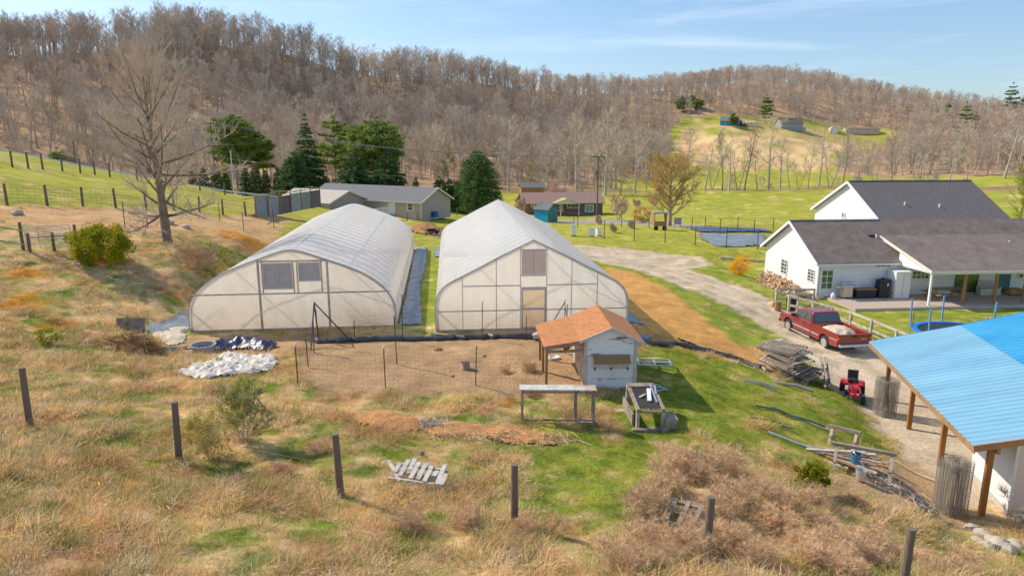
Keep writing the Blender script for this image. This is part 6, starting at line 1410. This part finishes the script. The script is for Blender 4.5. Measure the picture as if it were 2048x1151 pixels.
for sy in(1,-1):
    m=MB(); m.b2((1.3,sy*.945,.62),(3.05,sy*.965,.70)); m.b2((-1.1,sy*.962,.78),(-.5,sy*.975,.84)); m.b2((.5,sy*.962,.62),(1.18,sy*.975,.70)); m.build('side_moulding',M['grey_paint'],T)
    m=MB(); m.tube([(1.2,sy*1.02,.34),(3.0,sy*1.02,.34)],.05,8); m.build('running_board',M['chrome'],T)
    m=MB(); m.b2((2.78,sy*.98,1.14),(2.95,sy*1.18,1.32)); m.build('mirror',M['black'],T)
    m=MB(); m.b2((1.86,sy*.941,.5),(1.875,sy*.947,1.12)); m.b2((2.98,sy*.941,.5),(2.995,sy*.947,1.1)); m.build('door_gap',M['black'],T)
    m=MB(); m.b2((1.92,sy*.945,.98),(2.08,sy*.975,1.02)); m.build('door_handle',M['black'],T)
    m=MB(); m.b2((-1.2,sy*.86-.0,.74),(-1.13,sy*.985,1.08)); m.build('tail_light',M['tail_red'],T); m=MB(); m.b2((-1.206,sy*.88,.86),(-1.19,sy*.99,.98)); m.build('turn_signal',M['amber'],T)
    m=MB(); m.b2((4.44,sy*.6,.72),(4.53,sy*.92,.88)); m.build('headlight',M['glass'],T)
m=MB(); m.b2((-1.38,-.9,.48),(-1.18,.9,.62)); bp=m.build('rear_bumper',M['chrome'],T,bevel=.03); m=MB(); m.b2((-1.395,-.16,.5),(-1.382,.16,.6)); m.build('licence_plate',M['white_trim'],bp)
m=MB(); m.b2((4.42,-.93,.42),(4.62,.93,.6)); m.build('front_bumper',M['black'],T,bevel=.03); m=MB(); m.b2((-1.0,-.7,.34),(4.2,.7,.5)); m.build('chassis',M['black'],T)
for x in(0,WB):
    for sy in(1,-1):
        RX=Matrix.Rotation(R(90),3,'X'); m=MB(); m.lathe([(.24,-.12),(.36,-.125),(.385,-.09),(.385,.09),(.36,.125),(.24,.12)],(x,sy*.82,.385),24,M=RX); wo=m.build('wheel',M['rubber'],T,smooth=True)
        m=MB(); m.lathe([(.235,-.13),(.22,-.05),(.08,-.05),(.07,-.10),(.01,-.10)] if sy>0 else [(.01,.10),(.07,.10),(.08,.05),(.22,.05),(.235,.13)],(x,sy*.82,.385),18,M=RX); m.build('rim',M['chrome'],wo)
# load: heap of light material under a cloth
n=26;V=[];Fq=[]
for i in range(n+1):
    for j in range(n+1):
        X1=-.75+1.8*i/n;Y1=-.8+1.6*j/n; a=((X1-.2)/1.0);b=Y1/.86; q=max(0,1-a*a*.95-b*b*.75); V.append((X1,Y1,.72+.50*q**.7+.10*noise.noise(Vector((X1*3,Y1*3,1)))+.06*noise.noise(Vector((X1*11,Y1*9,4)))))
for i in range(n):
    for j in range(n): a=i*(n+1)+j; Fq.append((a,a+n+1,a+n+2,a+1))
o=link('truck_load',fastmesh('truck_load',np.array(V),np.array(Fq),M['tarp_tan'],smooth=True),None,T.location,hd); tagT(o,'rounded tan heap of covered material filling the pickup bed','load')
# riding mower, facing the camera
p=onz(1718,806,hz(*onz(1718,806,-2.3).xy)); t=thing('riding_mower','red riding mower with a black seat parked on the gravel edge','riding mower',p,R(-112)); t.location.y+=.6
blob('hood',[(.15,0,.52,.24,.17),(.35,0,.56,.26,.2),(.65,0,.53,.25,.19),(.82,0,.46,.2,.15),(.88,0,.43,.14,.1)],M['red_mower'],t,14)
m=MB(); m.b2((-.75,-.42,.5),(-.15,.42,.62)); m.b2((-.78,-.5,.46),(-.42,-.26,.66)); m.b2((-.78,.26,.46),(-.42,.5,.66)); m.build('fender',M['red_mower'],t,bevel=.06)
m=MB(); m.b2((-.2,-.35,.26),(.25,.35,.31)); m.build('footrest',M['black'],t); m=MB(); m.b2((-.7,-.23,.64),(-.28,.23,.74)); m.build('seat',M['black'],t,bevel=.04); m=MB(); m.box((-.72,0,.9),(.1,.44,.38),M=Matrix.Rotation(R(-12),3,'Y')); m.build('backrest',M['black'],t,bevel=.04)
m=MB(); m.tube([(.18,0,.6),(-.02,0,.86)],.02,6); m.tube([(-.03+.04*math.sin(6.283*k/12)*0+.17*math.cos(6.283*k/12)*.5,.17*math.sin(6.283*k/12),.87+.17*math.cos(6.283*k/12)*.5) for k in range(13)],.018,6); m.build('steering_wheel',M['black'],t)
m=MB(); m.lathe([(.5,-.05),(.52,.03),(.35,.06)],(.08,0,.17),16); m.build('mower_deck',M['grey_paint'],t)
for x,y,r,w2 in((-.5,.4,.25,.1),(-.5,-.4,.25,.1),(.68,.36,.18,.07),(.68,-.36,.18,.07)):
    m=MB(); m.lathe([(r*.5,-w2),(r*.94,-w2),(r,-w2*.6),(r,w2*.6),(r*.94,w2),(r*.5,w2)],(x,y,r),16,M=Matrix.Rotation(R(90),3,'X')); wo=m.build('wheel',M['rubber'],t,smooth=True); m=MB(); m.lathe([(r*.49,-w2*.8),(r*.49,w2*.8)],(x,y,r),10,M=Matrix.Rotation(R(90),3,'X')); m.build('rim',M['white_cap'],wo)
for y in(-.1,.1): m=MB(); m.b2((.86,y-.05,.46),(.885,y+.05,.52)); m.build('headlight',M['white_cap'],t)
# pallet stack with rolls
p=G(1608,762); rp=random.Random(9)
base=p; hdg=R(-62)
for k in range(9):
    t=thing('pallet','weathered wooden pallet in the leaning stack beside the gravel','pallet',(base.x-.05+rp.gauss(0,.16)-k*.07,base.y+.25+rp.gauss(0,.14)+k*.09,base.z+.05+k*.14),hdg+rp.gauss(0,.2),'weathered pallets in the leaning stack'); t.rotation_euler[0]=R(rp.uniform(3,14)); t.rotation_euler[1]=R(rp.uniform(-6,6))
    m=MB()
    for y in(-.5,0,.5): m.b2((-1.3,y-.03,.0),(.7,y+.03,.09))
    m.build('stringers',M['wood_grey'],t)
    m=MB()
    for x in np.linspace(-1.25,.65,12):
        m.b2((x-.05,-.55,.091),(x+.05,.55,.11))
    m.build('deck_boards',M['wood_pale' if k%2 else 'wood_grey'],t)
for dx,lb in((0,'grey pallet leaning upright against the front of the pallet stack'),(.22,'second pallet leaning upright against the stack, nearest the mower')):
    t=thing('pallet',lb,'pallet',(base.x+.75+dx,base.y-.25+dx*.3,base.z),R(62)); t.rotation_euler=(R(78),0,R(70)); m=MB()
    for y in(0,.5,1.0): m.b2((-.55,y-.03,0),(.55,y+.03,.08))
    m.build('stringers',M['wood_grey'],t); m=MB()
    for x in np.linspace(-.5,.5,7): m.b2((x-.045,-.05,.081),(x+.045,1.05,.1))
    m.build('deck_boards',M['wood_grey'],t)
for i,(u,v,L2,r,rz_,lb) in enumerate([(1550,698,1.0,.14,R(20),'upper white roll of plastic film on the far end of the pallet stack'),(1560,712,.9,.13,R(10),'lower white roll of plastic film at the pallet stack'),(1530,690,.6,.05,R(-20),'thin white roll tip beside the plastic rolls')]):
    p=G(u,v+10); d=Vector((math.cos(rz_),math.sin(rz_),0)); m=MB(); c_=p+Vector((0,.2,.55-.22*i)); m.tube([c_-d*L2/2,c_+d*L2/2],r,14); o=m.build('plastic_roll',M['tarp_white'],None,smooth=True); tagT(o,lb,'plastic roll')
for i,(u,v,lb) in enumerate([(1520,770,'green grey roll of garden netting lying on the grass, left one'),(1590,778,'dark green roll of garden netting lying in front of the pallets')]):
    p=G(u,v); m=MB(); d=Vector((.9,-.42,0))
    for k in range(5): o_=Vector((rp.gauss(0,.05),rp.gauss(0,.05),.08+rp.random()*.1)); m.tube([p-d*.9+o_,p+o_+Vector((0,0,hz(p.x,p.y)-p.z)),p+d*.7+o_-Vector((0,0,.15))],.055,6)
    o=m.build('netting_roll',M['net_grey'],None); tagT(o,lb,'netting roll')
# lumber pile and sawhorse
p=G(1690,925); t=thing('lumber_pile','pile of loose grey and tan boards on the slope above the bushes','lumber pile',p,R(-32))
for k in range(22):
    m=MB(); a=Vector((rp.uniform(-1.6,-.2),rp.gauss(0,.28),.05+k*.012)); L2=rp.uniform(.8,2.0); an=rp.gauss(0,.13); m.bar(a,a+Vector((L2*math.cos(an),L2*math.sin(an),rp.uniform(-.1,.2))),rp.uniform(.05,.14),.04); m.build('board',M[rp.choice(['wood_grey','wood_pale','wood_brown'])],t)
def sawhorse(u,v,L2,rz_,lb,hh=.75):
    p=G(u,v); t=thing('sawhorse',lb,'sawhorse',p,rz_); m=MB(); m.bar((0,0,hh),(L2,0,hh),.1,.1); m.build('top_rail',M['wood_grey'],t)
    for x in(.12,L2-.12):
        for s in(-1,1): m=MB(); m.bar((x,0,hh-.03),(x,s*.36,-.1),.09,.04); m.build('leg',M['wood_pale'],t)
        m=MB(); m.bar((x,-.25,.25),(x,.25,.25),.09,.03); m.build('brace',M['wood_grey'],t)
sawhorse(1660,930,1.75,R(-28),'tilted grey sawhorse standing in front of the lumber pile'); sawhorse(1655,880,1.0,R(-40),'small brown sawhorse half buried in the lumber pile',.55)
for (u,v,lb) in((1700,925,'upper faded blue bucket hanging on the sawhorse'),(1712,938,'lower galvanised bucket under the sawhorse rail')):
    p=G(u,v+18); t=thing('bucket',lb,'bucket',p+Vector((0,-.25,.1 if 'lower' in lb else .42))); m=MB(); m.lathe([(.13,0),(.16,.32),(.17,.32),(.15,.31),(.12,.02),(.01,.02)],(0,0,0),14); m.build('pail',M['fabric_blue' if 'upper' in lb else 'galv'],t,smooth=True); m=MB(); m.tube([(-.16,0,.31),(-.08,0,.42),(.08,0,.42),(.16,0,.31)],.008,5); m.build('handle',M['galv'],t)
p=G(1728,955); m=MB(); m.bar(p+Vector((-.4,0,.85)),p+Vector((.15,-.1,.12)),.11,.03); o=m.build('board',M['white_trim']); tagT(o,'white painted board leaning across the sawhorse buckets','board')
for i,(a,b,r,mt,lb) in enumerate([((1510,815),(1650,858),.035,'tool_green','long dark green pipe lying on the slope, upper one'),((1545,818),(1660,868),.03,'tool_green','dark green pipe lying just below the upper one'),((1535,868),(1690,925),.035,'galv','pale grey pipe lying in the grass left of the lumber'),((1562,855),(1585,862),.05,'wood_grey','short grey board in the grass left of the lumber'),((1500,838),(1560,850),.03,'wood_brown','thin brown stick in the grass above the pipes'),((1750,945),(1830,990),.04,'wood_grey','long thin stick on the bare dirt right of the sawhorse'),((1790,925),(1870,965),.03,'wood_pale','pale stick on the dirt near the wire roll')]):
    A1,B1=G(*a),G(*b); m=MB(); pts=[A1.lerp(B1,k/6) for k in range(7)]; pts=[Vector((q.x,q.y,hz(q.x,q.y)+r+.06)) for q in pts]; m.tube(pts,r,6); o=m.build('pipe' if 'pipe' in lb else 'stick',M[mt]); tagT(o,lb,'pipe' if 'pipe' in lb else 'stick')
stick_pile(1800,975,1.6,.9,.1,140,'scattered sticks and bark on the bare dirt by the wire roll','wood_pale',12,rad=.01,name='scattered_sticks')
stemmy(2030,1060,2.0,5,'bare sapling at the right edge before the shed',[M['bark'],M['bark']],None,seed=50,spread=.35,multi=2,up=1.8)

# ---------------------------------------------------------------- valley houses
pa=onz(843,437,-1.5); GHs=thing('house','low grey house with a dark shingle roof behind the rounded tunnel','house',(pa.x,pa.y,-1.6),R(-30))
Lh=21
m=MB(); gable_body(m,-Lh,0,0,7,2.5,4.1,3.5); m.build('wall',M['siding_grey'],GHs)
rslab(GHs,'roof',[(-Lh-.4,-.4,2.38),(.4,-.4,2.38),(.4,3.5,4.2),(-Lh-.4,3.5,4.2)],.12,M['shingle_mid']); rslab(GHs,'roof',[(-Lh-.4,3.502,4.2),(.4,3.502,4.2),(.4,7.4,2.38),(-Lh-.4,7.4,2.38)],.12,M['shingle_mid'])
m=MB(); m.bar((.42,-.4,2.3),(.42,3.5,4.12),.06,.2); m.bar((.42,7.4,2.3),(.42,3.5,4.12),.06,.2); m.bar((-Lh,-.43,2.28),(.4,-.43,2.28),.06,.16); m.b2((-.12,-.04,0),(.03,-.003,2.4)); m.build('fascia',M['cream'],GHs)
def wyt(T_,u0,u1,v0,v1,Y,**k):
    a=hitY(T_,u0,v0,Y);b=hitY(T_,u1,v1,Y); return win(T_,k.pop('name','window'),a[0],b[0],b[1],a[1],Y,**k)
wyt(GHs,814,827,405,422,0,nx_=1,nz_=2,fr=.12); wyt(GHs,777,791,403,428,0,nx_=1,nz_=2,fr=.2,name='door',glass='white_trim')
m=MB(); m.b2((.05,2.2,0.1),(.6,3.1,.85)); m.build('air_conditioner',M['dkblue'],GHs)
m=MB(); m.b2((-9.5,-5.3,0.1),(-5.6,-.02,.5)); dk=m.build('deck',M['white_trim'],GHs); m=MB()
for k in range(14): m.b2((-9.5+k*.3,-5.33,.5),(-9.44+k*.3,-5.27,1.4))
m.b2((-9.5,-5.35,1.38),(-5.6,-5.25,1.45)); m.b2((-5.65,-5.3,1.38),(-5.55,-.05,1.45)); 
for k in range(16): m.b2((-5.63,-5.3+k*.33,.5),(-5.57,-5.24+k*.33,1.4))
m.build('railing',M['white_trim'],GHs)
for x in(-15,-7): m=MB(); m.lathe([(.07,3.6),(.07,4.3)],(x,2.6,0),6); m.build('vent_pipe',M['galv'],GHs)
# garage addition, gable toward camera right
pb=loc_of(GHs,onz(752,428,-1.5)); gx0=pb.x
m=MB(); m2=MB(); x1=-10.2; x0_=-20.2; gable_body(m,x0_,x1,-7.2,-.01,2.45,3.75,-3.6); m.build('addition_wall',M['siding_grey'],GHs)
rslab(GHs,'addition_roof',[(x0_-.4,-7.6,2.33),(x1+.4,-7.6,2.33),(x1+.4,-3.6,3.85),(x0_-.4,-3.6,3.85)],.1,M['metal_tan']); rslab(GHs,'addition_roof',[(x0_-.4,-3.598,3.85),(x1+.4,-3.598,3.85),(x1+.4,.3,2.45),(x0_-.4,.3,2.45)],.1,M['metal_tan'])
bars('fascia',[((x1+.42,-7.6,2.25),(x1+.42,-3.6,3.78),.05,.18),((x1+.42,.3,2.37),(x1+.42,-3.6,3.78),.05,.18)],M['cream'],GHs)
# tarp covered shelter at the pasture edge
p=G(512,434); q=G(640,441); t=thing('tarp_shelter','makeshift shelter patched with grey and dark tarps','shelter',p,math.atan2(q.y-p.y,q.x-p.x)); L2=(q-p).length
ks=6; rt=random.Random(2)
for k in range(ks): m=MB(); m.b2((L2*k/ks+.03,-.03+rt.gauss(0,.05),-.2),(L2*(k+1)/ks-.02,.03+rt.gauss(0,.02),1.75+rt.gauss(0,.1))); m.build('tarp_panel',M[['tarp_grey','tarp_grey','tarp_dark','tarp_grey','fabric_sheet','tarp_dark'][k]],t)
for k in range(ks+1): m=MB(); m.tube([(L2*k/ks,-.09,-.2),(L2*k/ks,-.09,2.0)],.07,6); m.build('post',M['wood_brown'],t)
m=MB(); V=[];nn=14
for i in range(nn):
    for j in range(6): a=(i/(nn-1)*L2*.95,j*.45,1.9-.08*j+.08*noise.noise(Vector((i*.7,j*.9,0)))); V.append(a)
m.add(V,[(i*6+j,(i+1)*6+j,(i+1)*6+j+1,i*6+j+1) for i in range(nn-1) for j in range(5)]); m.build('roof_tarp',M['tarp_grey'],t)
m=MB()
for k in range(9): a=k/8*L2; m.tube([(a-1.6,.3,2.0+rt.random()*.2),(a+2.6,1.2,1.7+rt.random()*.3)],.035,5)
m.build('roof_poles',M['wood_pale'],t)
# ranch house with porch
pl=onz(1050,430,-4.4); pq=onz(1205,428,-4.4); RHs=thing('house','long brown roofed brick ranch house in the valley','house',(pl.x,pl.y,-4.6),math.atan2(pq.y-pl.y,pq.x-pl.x)); L2=(pq-pl).length
m=MB(); gable_body(m,0,L2,0,8,2.5,4.0,4); m.build('wall',M['brick'],RHs)
rslab(RHs,'roof',[(-.5,-.6,2.35),(L2+.4,-.6,2.35),(L2+.4,4,4.1),(-.5,4,4.1)],.12,M['shingle_brown']); rslab(RHs,'roof',[(-.5,4.003,4.1),(L2+.4,4.003,4.1),(L2+.4,8.6,2.35),(-.5,8.6,2.35)],.12,M['shingle_brown'])
a=hitY(RHs,1106,400,-1.6)[0]; b=hitY(RHs,1160,400,-1.6)[0]; mid=(a+b)/2
rslab(RHs,'porch_roof',[(a,-2.2,2.45),(mid,-2.2,3.3),(mid,2.0,3.3),(a,2.0,2.45)],.1,M['olive_paint']); rslab(RHs,'porch_roof',[(mid+.003,-2.2,3.3),(b,-2.2,2.45),(b,2.0,2.45),(mid+.003,2.0,3.3)],.1,M['olive_paint'])
m=MB(); m.face((a+.1,-2.1,2.38),(b-.1,-2.1,2.38),(mid,-2.1,3.15)); m.build('porch_gable',M['cream'],RHs)
for x in(a+.2,mid-1.2,b-.35): m=MB(); m.b2((x,-2.1,0),(x+.15,-1.95,2.4)); m.build('porch_post',M['cream'],RHs)
wyt(RHs,1170,1187,409,424,0,nx_=2,nz_=1,glass='green_glass',fr=.15); wyt(RHs,1062,1070,404,414,0,nx_=1,nz_=2,glass='green_glass',fr=.15); wyt(RHs,1078,1092,404,414,0,nx_=2,nz_=1,glass='glass',fr=.15); wyt(RHs,1118,1126,404,422,0,nx_=1,nz_=1,name='door',glass='wood_brown',fr=.12); wyt(RHs,1134,1158,405,416,0,nx_=3,nz_=1,glass='glass',fr=.12)
t=thing('outbuilding','small dark shed beyond the brown roof of the ranch house','shed',onz(1050,388,-4.5),R(6)); t.location.z=hz(t.location.x,t.location.y); m=MB(); gable_body(m,-1,5,0,4,2.6,3.6); m.build('wall',M['wood_brown'],t); rslab(t,'roof',[(-1.3,-.3,2.5),(5.3,-.3,2.5),(5.3,2,3.7),(-1.3,2,3.7)],.1,M['shingle_mid']); rslab(t,'roof',[(-1.3,2.003,3.7),(5.3,2.003,3.7),(5.3,4.3,2.5),(-1.3,4.3,2.5)],.1,M['shingle_mid'])
# teal shed: long side front left, gable to the right
p=onz(1096,446,-3.3); t=thing('garden_shed','teal painted garden shed with a grey roof behind the ridged tunnel','shed',(p.x,p.y,hz(p.x,p.y)),R(-38)); 
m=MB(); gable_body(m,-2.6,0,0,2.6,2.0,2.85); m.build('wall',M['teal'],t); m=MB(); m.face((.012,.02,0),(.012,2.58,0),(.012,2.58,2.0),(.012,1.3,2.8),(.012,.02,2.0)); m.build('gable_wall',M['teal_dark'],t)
rslab(t,'roof',[(-2.8,-.2,1.92),(.2,-.2,1.92),(.2,1.3,2.95),(-2.8,1.3,2.95)],.06,M['shingle_mid']); rslab(t,'roof',[(-2.8,1.302,2.95),(.2,1.302,2.95),(.2,2.8,1.92),(-2.8,2.8,1.92)],.06,M['shingle_mid']); m=MB(); m.b2((-1.8,-.02,.05),(-.8,-.003,1.8)); m.build('door',M['blue_house'],t)
# road pole, other poles and wires
def pole(u,v,d,hh,lb,arm=1.8,tr=True,mt='wood_post',r=.14):
    x=(u-CX)/F*d;y=d*.978; z=hz(x,y) if v is None else G(u,v).z
    t=thing('utility_pole',lb,'utility pole',(x,y,hz(x,y)),R(4)); m=MB(); m.tube([(0,0,-.5),(0,0,hh)],[r,r*.7],8); m.build('pole',M[mt],t)
    if arm: m=MB(); m.b2((-arm/2,-.2,hh-.35),(arm/2,-.08,hh-.2)); m.bar((-arm*.35,-.1,hh-.3),(0,-.1,hh-.9),.05); m.bar((arm*.35,-.1,hh-.3),(0,-.1,hh-.9),.05); ca_=m.build('crossarm',M[mt],t)
    if arm:
        for k in(-1,0,1): m=MB(); m.lathe([(.05,0),(.07,.08),(.03,.2)],(k*arm*.45,-.14,hh-.2),8); m.build('insulator',M['white_cap'],ca_)
    if tr: m=MB(); m.lathe([(.24,0),(.26,.05),(.26,.85),(.2,.95)],(-.4,0,hh-3.4),12); m.build('transformer',M['fabric_sheet'],t)
    return Vector((x,y,hz(x,y)+hh-.15))
w1=pole(1190,438,112,10.4,'wooden utility pole with a grey transformer by the lane in the valley',2.2)
w2=pole(450,None,118,PD(450,245,118).z-hz((450-CX)/F*118,115.4),'utility pole with a crossarm left of the tall light green pine',2.0,True); w3=pole(184,None,112,PD(184,283,112).z-hz((184-CX)/F*112,109.5),'distant utility pole beyond the pasture fence at the left',0,True,r=.11); pole(484,None,105,PD(484,300,105).z-hz((484-CX)/F*105,102.7),'plain pale metal pole beside the yellow tree',0,False,'galv',.11)
for i,(o_,lb) in enumerate([(-.9,'upper power line crossing the valley'),(0,'middle power line crossing the valley'),(.9,'third power line crossing the valley')]):
    m=MB(); P_=[]
    for k in range(21):
        f_=k/20; q=w2.lerp(w1,f_)+Vector((o_,0,-1.6*4*f_*(1-f_))); P_.append(q)
    m.tube(P_,.022,4); o=m.build('power_line',M['wire']); tagT(o,lb,'power line')
m=MB(); P_=[]
for k in range(21): f_=k/20; P_.append((w2+Vector((0,0,-5.5))).lerp(w1+Vector((0,0,-4.0)),f_)+Vector((0,0,-1.2*4*f_*(1-f_))))
m.tube(P_,.022,4); o=m.build('power_line',M['wire']); tagT(o,'low telephone line passing before the dark spruces','power line')
# beehives
for i,(u,v,hh,lb) in enumerate([(1147,472,1.25,'tallest and leftmost of the white beehives'),(1183,473,.95,'white beehive in the middle of the three'),(1197,472,.95,'rightmost of the white beehives')]):
    p=G(u,v); t=thing('beehive',lb,'beehive',p,R(rnd.uniform(-15,15)),'white beehives on the lawn'); 
    for k in range(3): m=MB(); m.b2((-.24,-.28,.12+k*(hh-.2)/3),(.24,.28,.12+(k+1)*(hh-.2)/3-.01)); m.build('box',M['white_trim'],t)
    m=MB(); m.b2((-.28,-.32,hh-.08),(.28,.32,hh)); m.build('lid',M['galv'],t); m=MB(); m.b2((-.26,-.3,-.1),(.26,.3,.11)); m.build('base',M['wood_brown'],t)
p=G(1318,460); t=thing('cart','small dark farm cart standing left of the orange tree','cart',p,R(5)); m=MB(); m.b2((-.8,-.5,.55),(.8,.5,1.1)); m.b2((-.8,-.5,1.1),(-.7,.5,2.1));m.b2((.7,-.5,1.1),(.8,.5,2.1)); m.build('body',M['wood_brown'],t); m=MB(); m.b2((-.9,-.6,2.1),(.9,.6,2.3)); m.build('canopy',M['tarp_grey'],t)
for x in(-.55,.55): m=MB(); m.lathe([(.3,-.08),(.32,0),(.3,.08)],(x,-.5,.3),12,M=Matrix.Rotation(R(90),3,'X')); m.build('wheel',M['rubber'],t)
p=G(1355,453); t=thing('sign','dark rectangular board sign right of the orange tree','sign',p); m=MB(); m.b2((-.5,-.03,.3),(.5,.03,1.2)); m.build('board',M['grey_paint'],t); m=MB(); m.b2((-.4,.0,-.2),(-.35,.05,.3));m.b2((.35,.0,-.2),(.4,.05,.3)); m.build('posts',M['tpost'],t)
# white bird house / playset specks near cedar
p=G(921,417); t=thing('swing_bench','small red garden bench in front of the clipped cedars','bench',p); m=MB(); m.b2((-1.0,-.3,.4),(1.0,.3,.48)); m.build('seat',M['brick'],t); m=MB(); m.b2((-1.0,.3,.5),(1.0,.35,1.0)); m.build('backrest',M['brick'],t); m=MB()
for x in(-1.2,1.2): m.bar((x,0,0),(x,0,1.9),.08)
m.bar((-1.3,0,1.9),(1.3,0,1.9),.08); m.build('frame',M['wood_brown'],t)
p=G(932,418); m=MB(); m.tube([(0,0,-.2),(0,0,4.6)],.05,6); o=m.build('flag_pole',M['galv'],None,loc=p); tagT(o,'thin pale pole rising before the rounded cedar','pole')
# log on lawn, right of drive
A1,B1=G(1440,517),G(1530,524); m=MB(); m.bar(A1+Vector((0,0,.1)),B1+Vector((0,0,.1)),.2,.2); o=m.build('landscape_timber',M['wood_pale']); tagT(o,'pale timber edging lying on the lawn beyond the forsythia','timber')
# hilltop houses
VB={1440:251,1468:250,1562:257,1492:252,1692:265,1602:263}
def far_house(u,d,L2,dp,eh,rh,rz_,wm,rm,name,lb,cat='house',nw=2):
    P0=G(u,VB.get(u,262)); x,y=P0.x,P0.y; t=thing(name,lb,cat,(x,y,hz(x,y)),rz_); k_=P0.length/500; t.scale=(k_,k_,k_); m=MB(); gable_body(m,0,L2,0,dp,eh,rh,base=-2); m.build('wall',M[wm],t)
    rslab(t,'roof',[(-.4,-.5,eh-.2),(L2+.4,-.5,eh-.2),(L2+.4,dp/2,rh+.15),(-.4,dp/2,rh+.15)],.15,M[rm]); rslab(t,'roof',[(-.4,dp/2+.003,rh+.15),(L2+.4,dp/2+.003,rh+.15),(L2+.4,dp+.5,eh-.2),(-.4,dp+.5,eh-.2)],.15,M[rm])
    for k in range(nw): xx=L2*(k+.6)/(nw+.3); win(t,'window',xx,xx+1.0,.9,2.1,0,1,1,fr=.12)
    return t
far_house(1440,418,11,8,3.2,6,R(-25),'blue_house','shingle_mid','house','bright blue house at the left end of the hilltop row')
far_house(1468,414,6,5,2.8,4,R(10),'dkblue','grey_paint','garage','dark blue low building attached right of the bright blue house','garage',1)
far_house(1562,430,15,9,3.6,7,R(4),'grey_paint','shingle','house','grey two storey house with a dark roof on the hilltop',nw=4)
far_house(1492,422,7,4,2.6,3.2,R(3),'door_tan','tarp_tan','shed','orange tan shed between the blue and the grey hilltop houses','shed',1)
far_house(1692,405,22,5,2.6,3.4,R(2),'tarp_tan','shingle_brown','trailer_home','long low trailer home on the right side of the hill','trailer',4)
P0=G(1660,265); x,y=P0.x,P0.y; t=thing('quonset_shed','white rounded storage shed left of the long trailer','shed',(x,y,hz(x,y)),R(-15)); m=MB(); m.prism([(0,0,-1),(5,0,-1),(5,0,2.2),(4.3,0,3.1),(3.2,0,3.6),(1.8,0,3.6),(.7,0,3.1),(0,0,2.2)],(0,6,0)); m.build('shell',M['cream'],t); m=MB(); m.b2((1.4,-.05,-.5),(3.6,-.003,2.3)); m.build('door',M['white_trim'],t)
x=(1602-CX)/F*395;y=395*.978; far_house(1602,395,3,3,1.9,2.6,0,'wood_pale','tarp_tan','shed','tiny tan shed on the grass below the grey hilltop house','shed',0)
def far_car(u,d,mt,lb):
    P0=G(u,252 if u<1600 else 266); x,y=P0.x,P0.y; t=thing('parked_car',lb,'car',(x,y,hz(x,y)+.1),0); m=MB(); m.prism([(-2.2,-.9,.3),(2.2,-.9,.3),(2.2,-.9,.85),(1.2,-.9,.95),(.6,-.9,1.45),(-1.2,-.9,1.45),(-1.8,-.9,.95),(-2.2,-.9,.85)],(0,1.8,0)); m.build('body',M[mt],t,bevel=.08)
    m=MB(); m.b2((-1.2,-.915,1.0),(.6,-.903,1.35)); m.build('window',M['glass'],t)
    for xx in(-1.4,1.4): m=MB(); m.lathe([(.33,-.1),(.33,.1)],(xx,-.85,.33),10,M=Matrix.Rotation(R(90),3,'X')); m.build('wheel',M['rubber'],t)
far_car(1487,408,'black','dark car parked right of the bright blue house'); far_car(1700,395,'dkblue','dark blue car parked before the left end of the trailer home'); far_car(1716,394,'dkblue','dark blue car parked second from the left before the trailer home')
o=link('shade_tree',protos[4],None,None); x=(2035-CX)/F*95; o.location=(x,95,hz(x,95)); o.scale=(.75,.75,.62); tagT(o,'bare spreading tree right of the white house roof','tree')
x=(2035-CX)/F*90; t=thing('willow_tree','yellow green leafing tree at the right edge behind the house','tree',(x+1,88,hz(x,88))); B,T_2=tree_segs(401,H=8.5,trunk_r=.22,clear=.15,n1=18,n2=10,n3=10,spread=.45,up=.9,twl=.07,egg=.5); link('trunk',segs_mesh('trunk',[q for q in B if q[4]==6],[],[M['bark'],M['bark']]),t); link('crown',segs_mesh('crown',[q for q in B if q[4]!=6],T_2,[M['bark'],M['young_leaf']],.09),t)
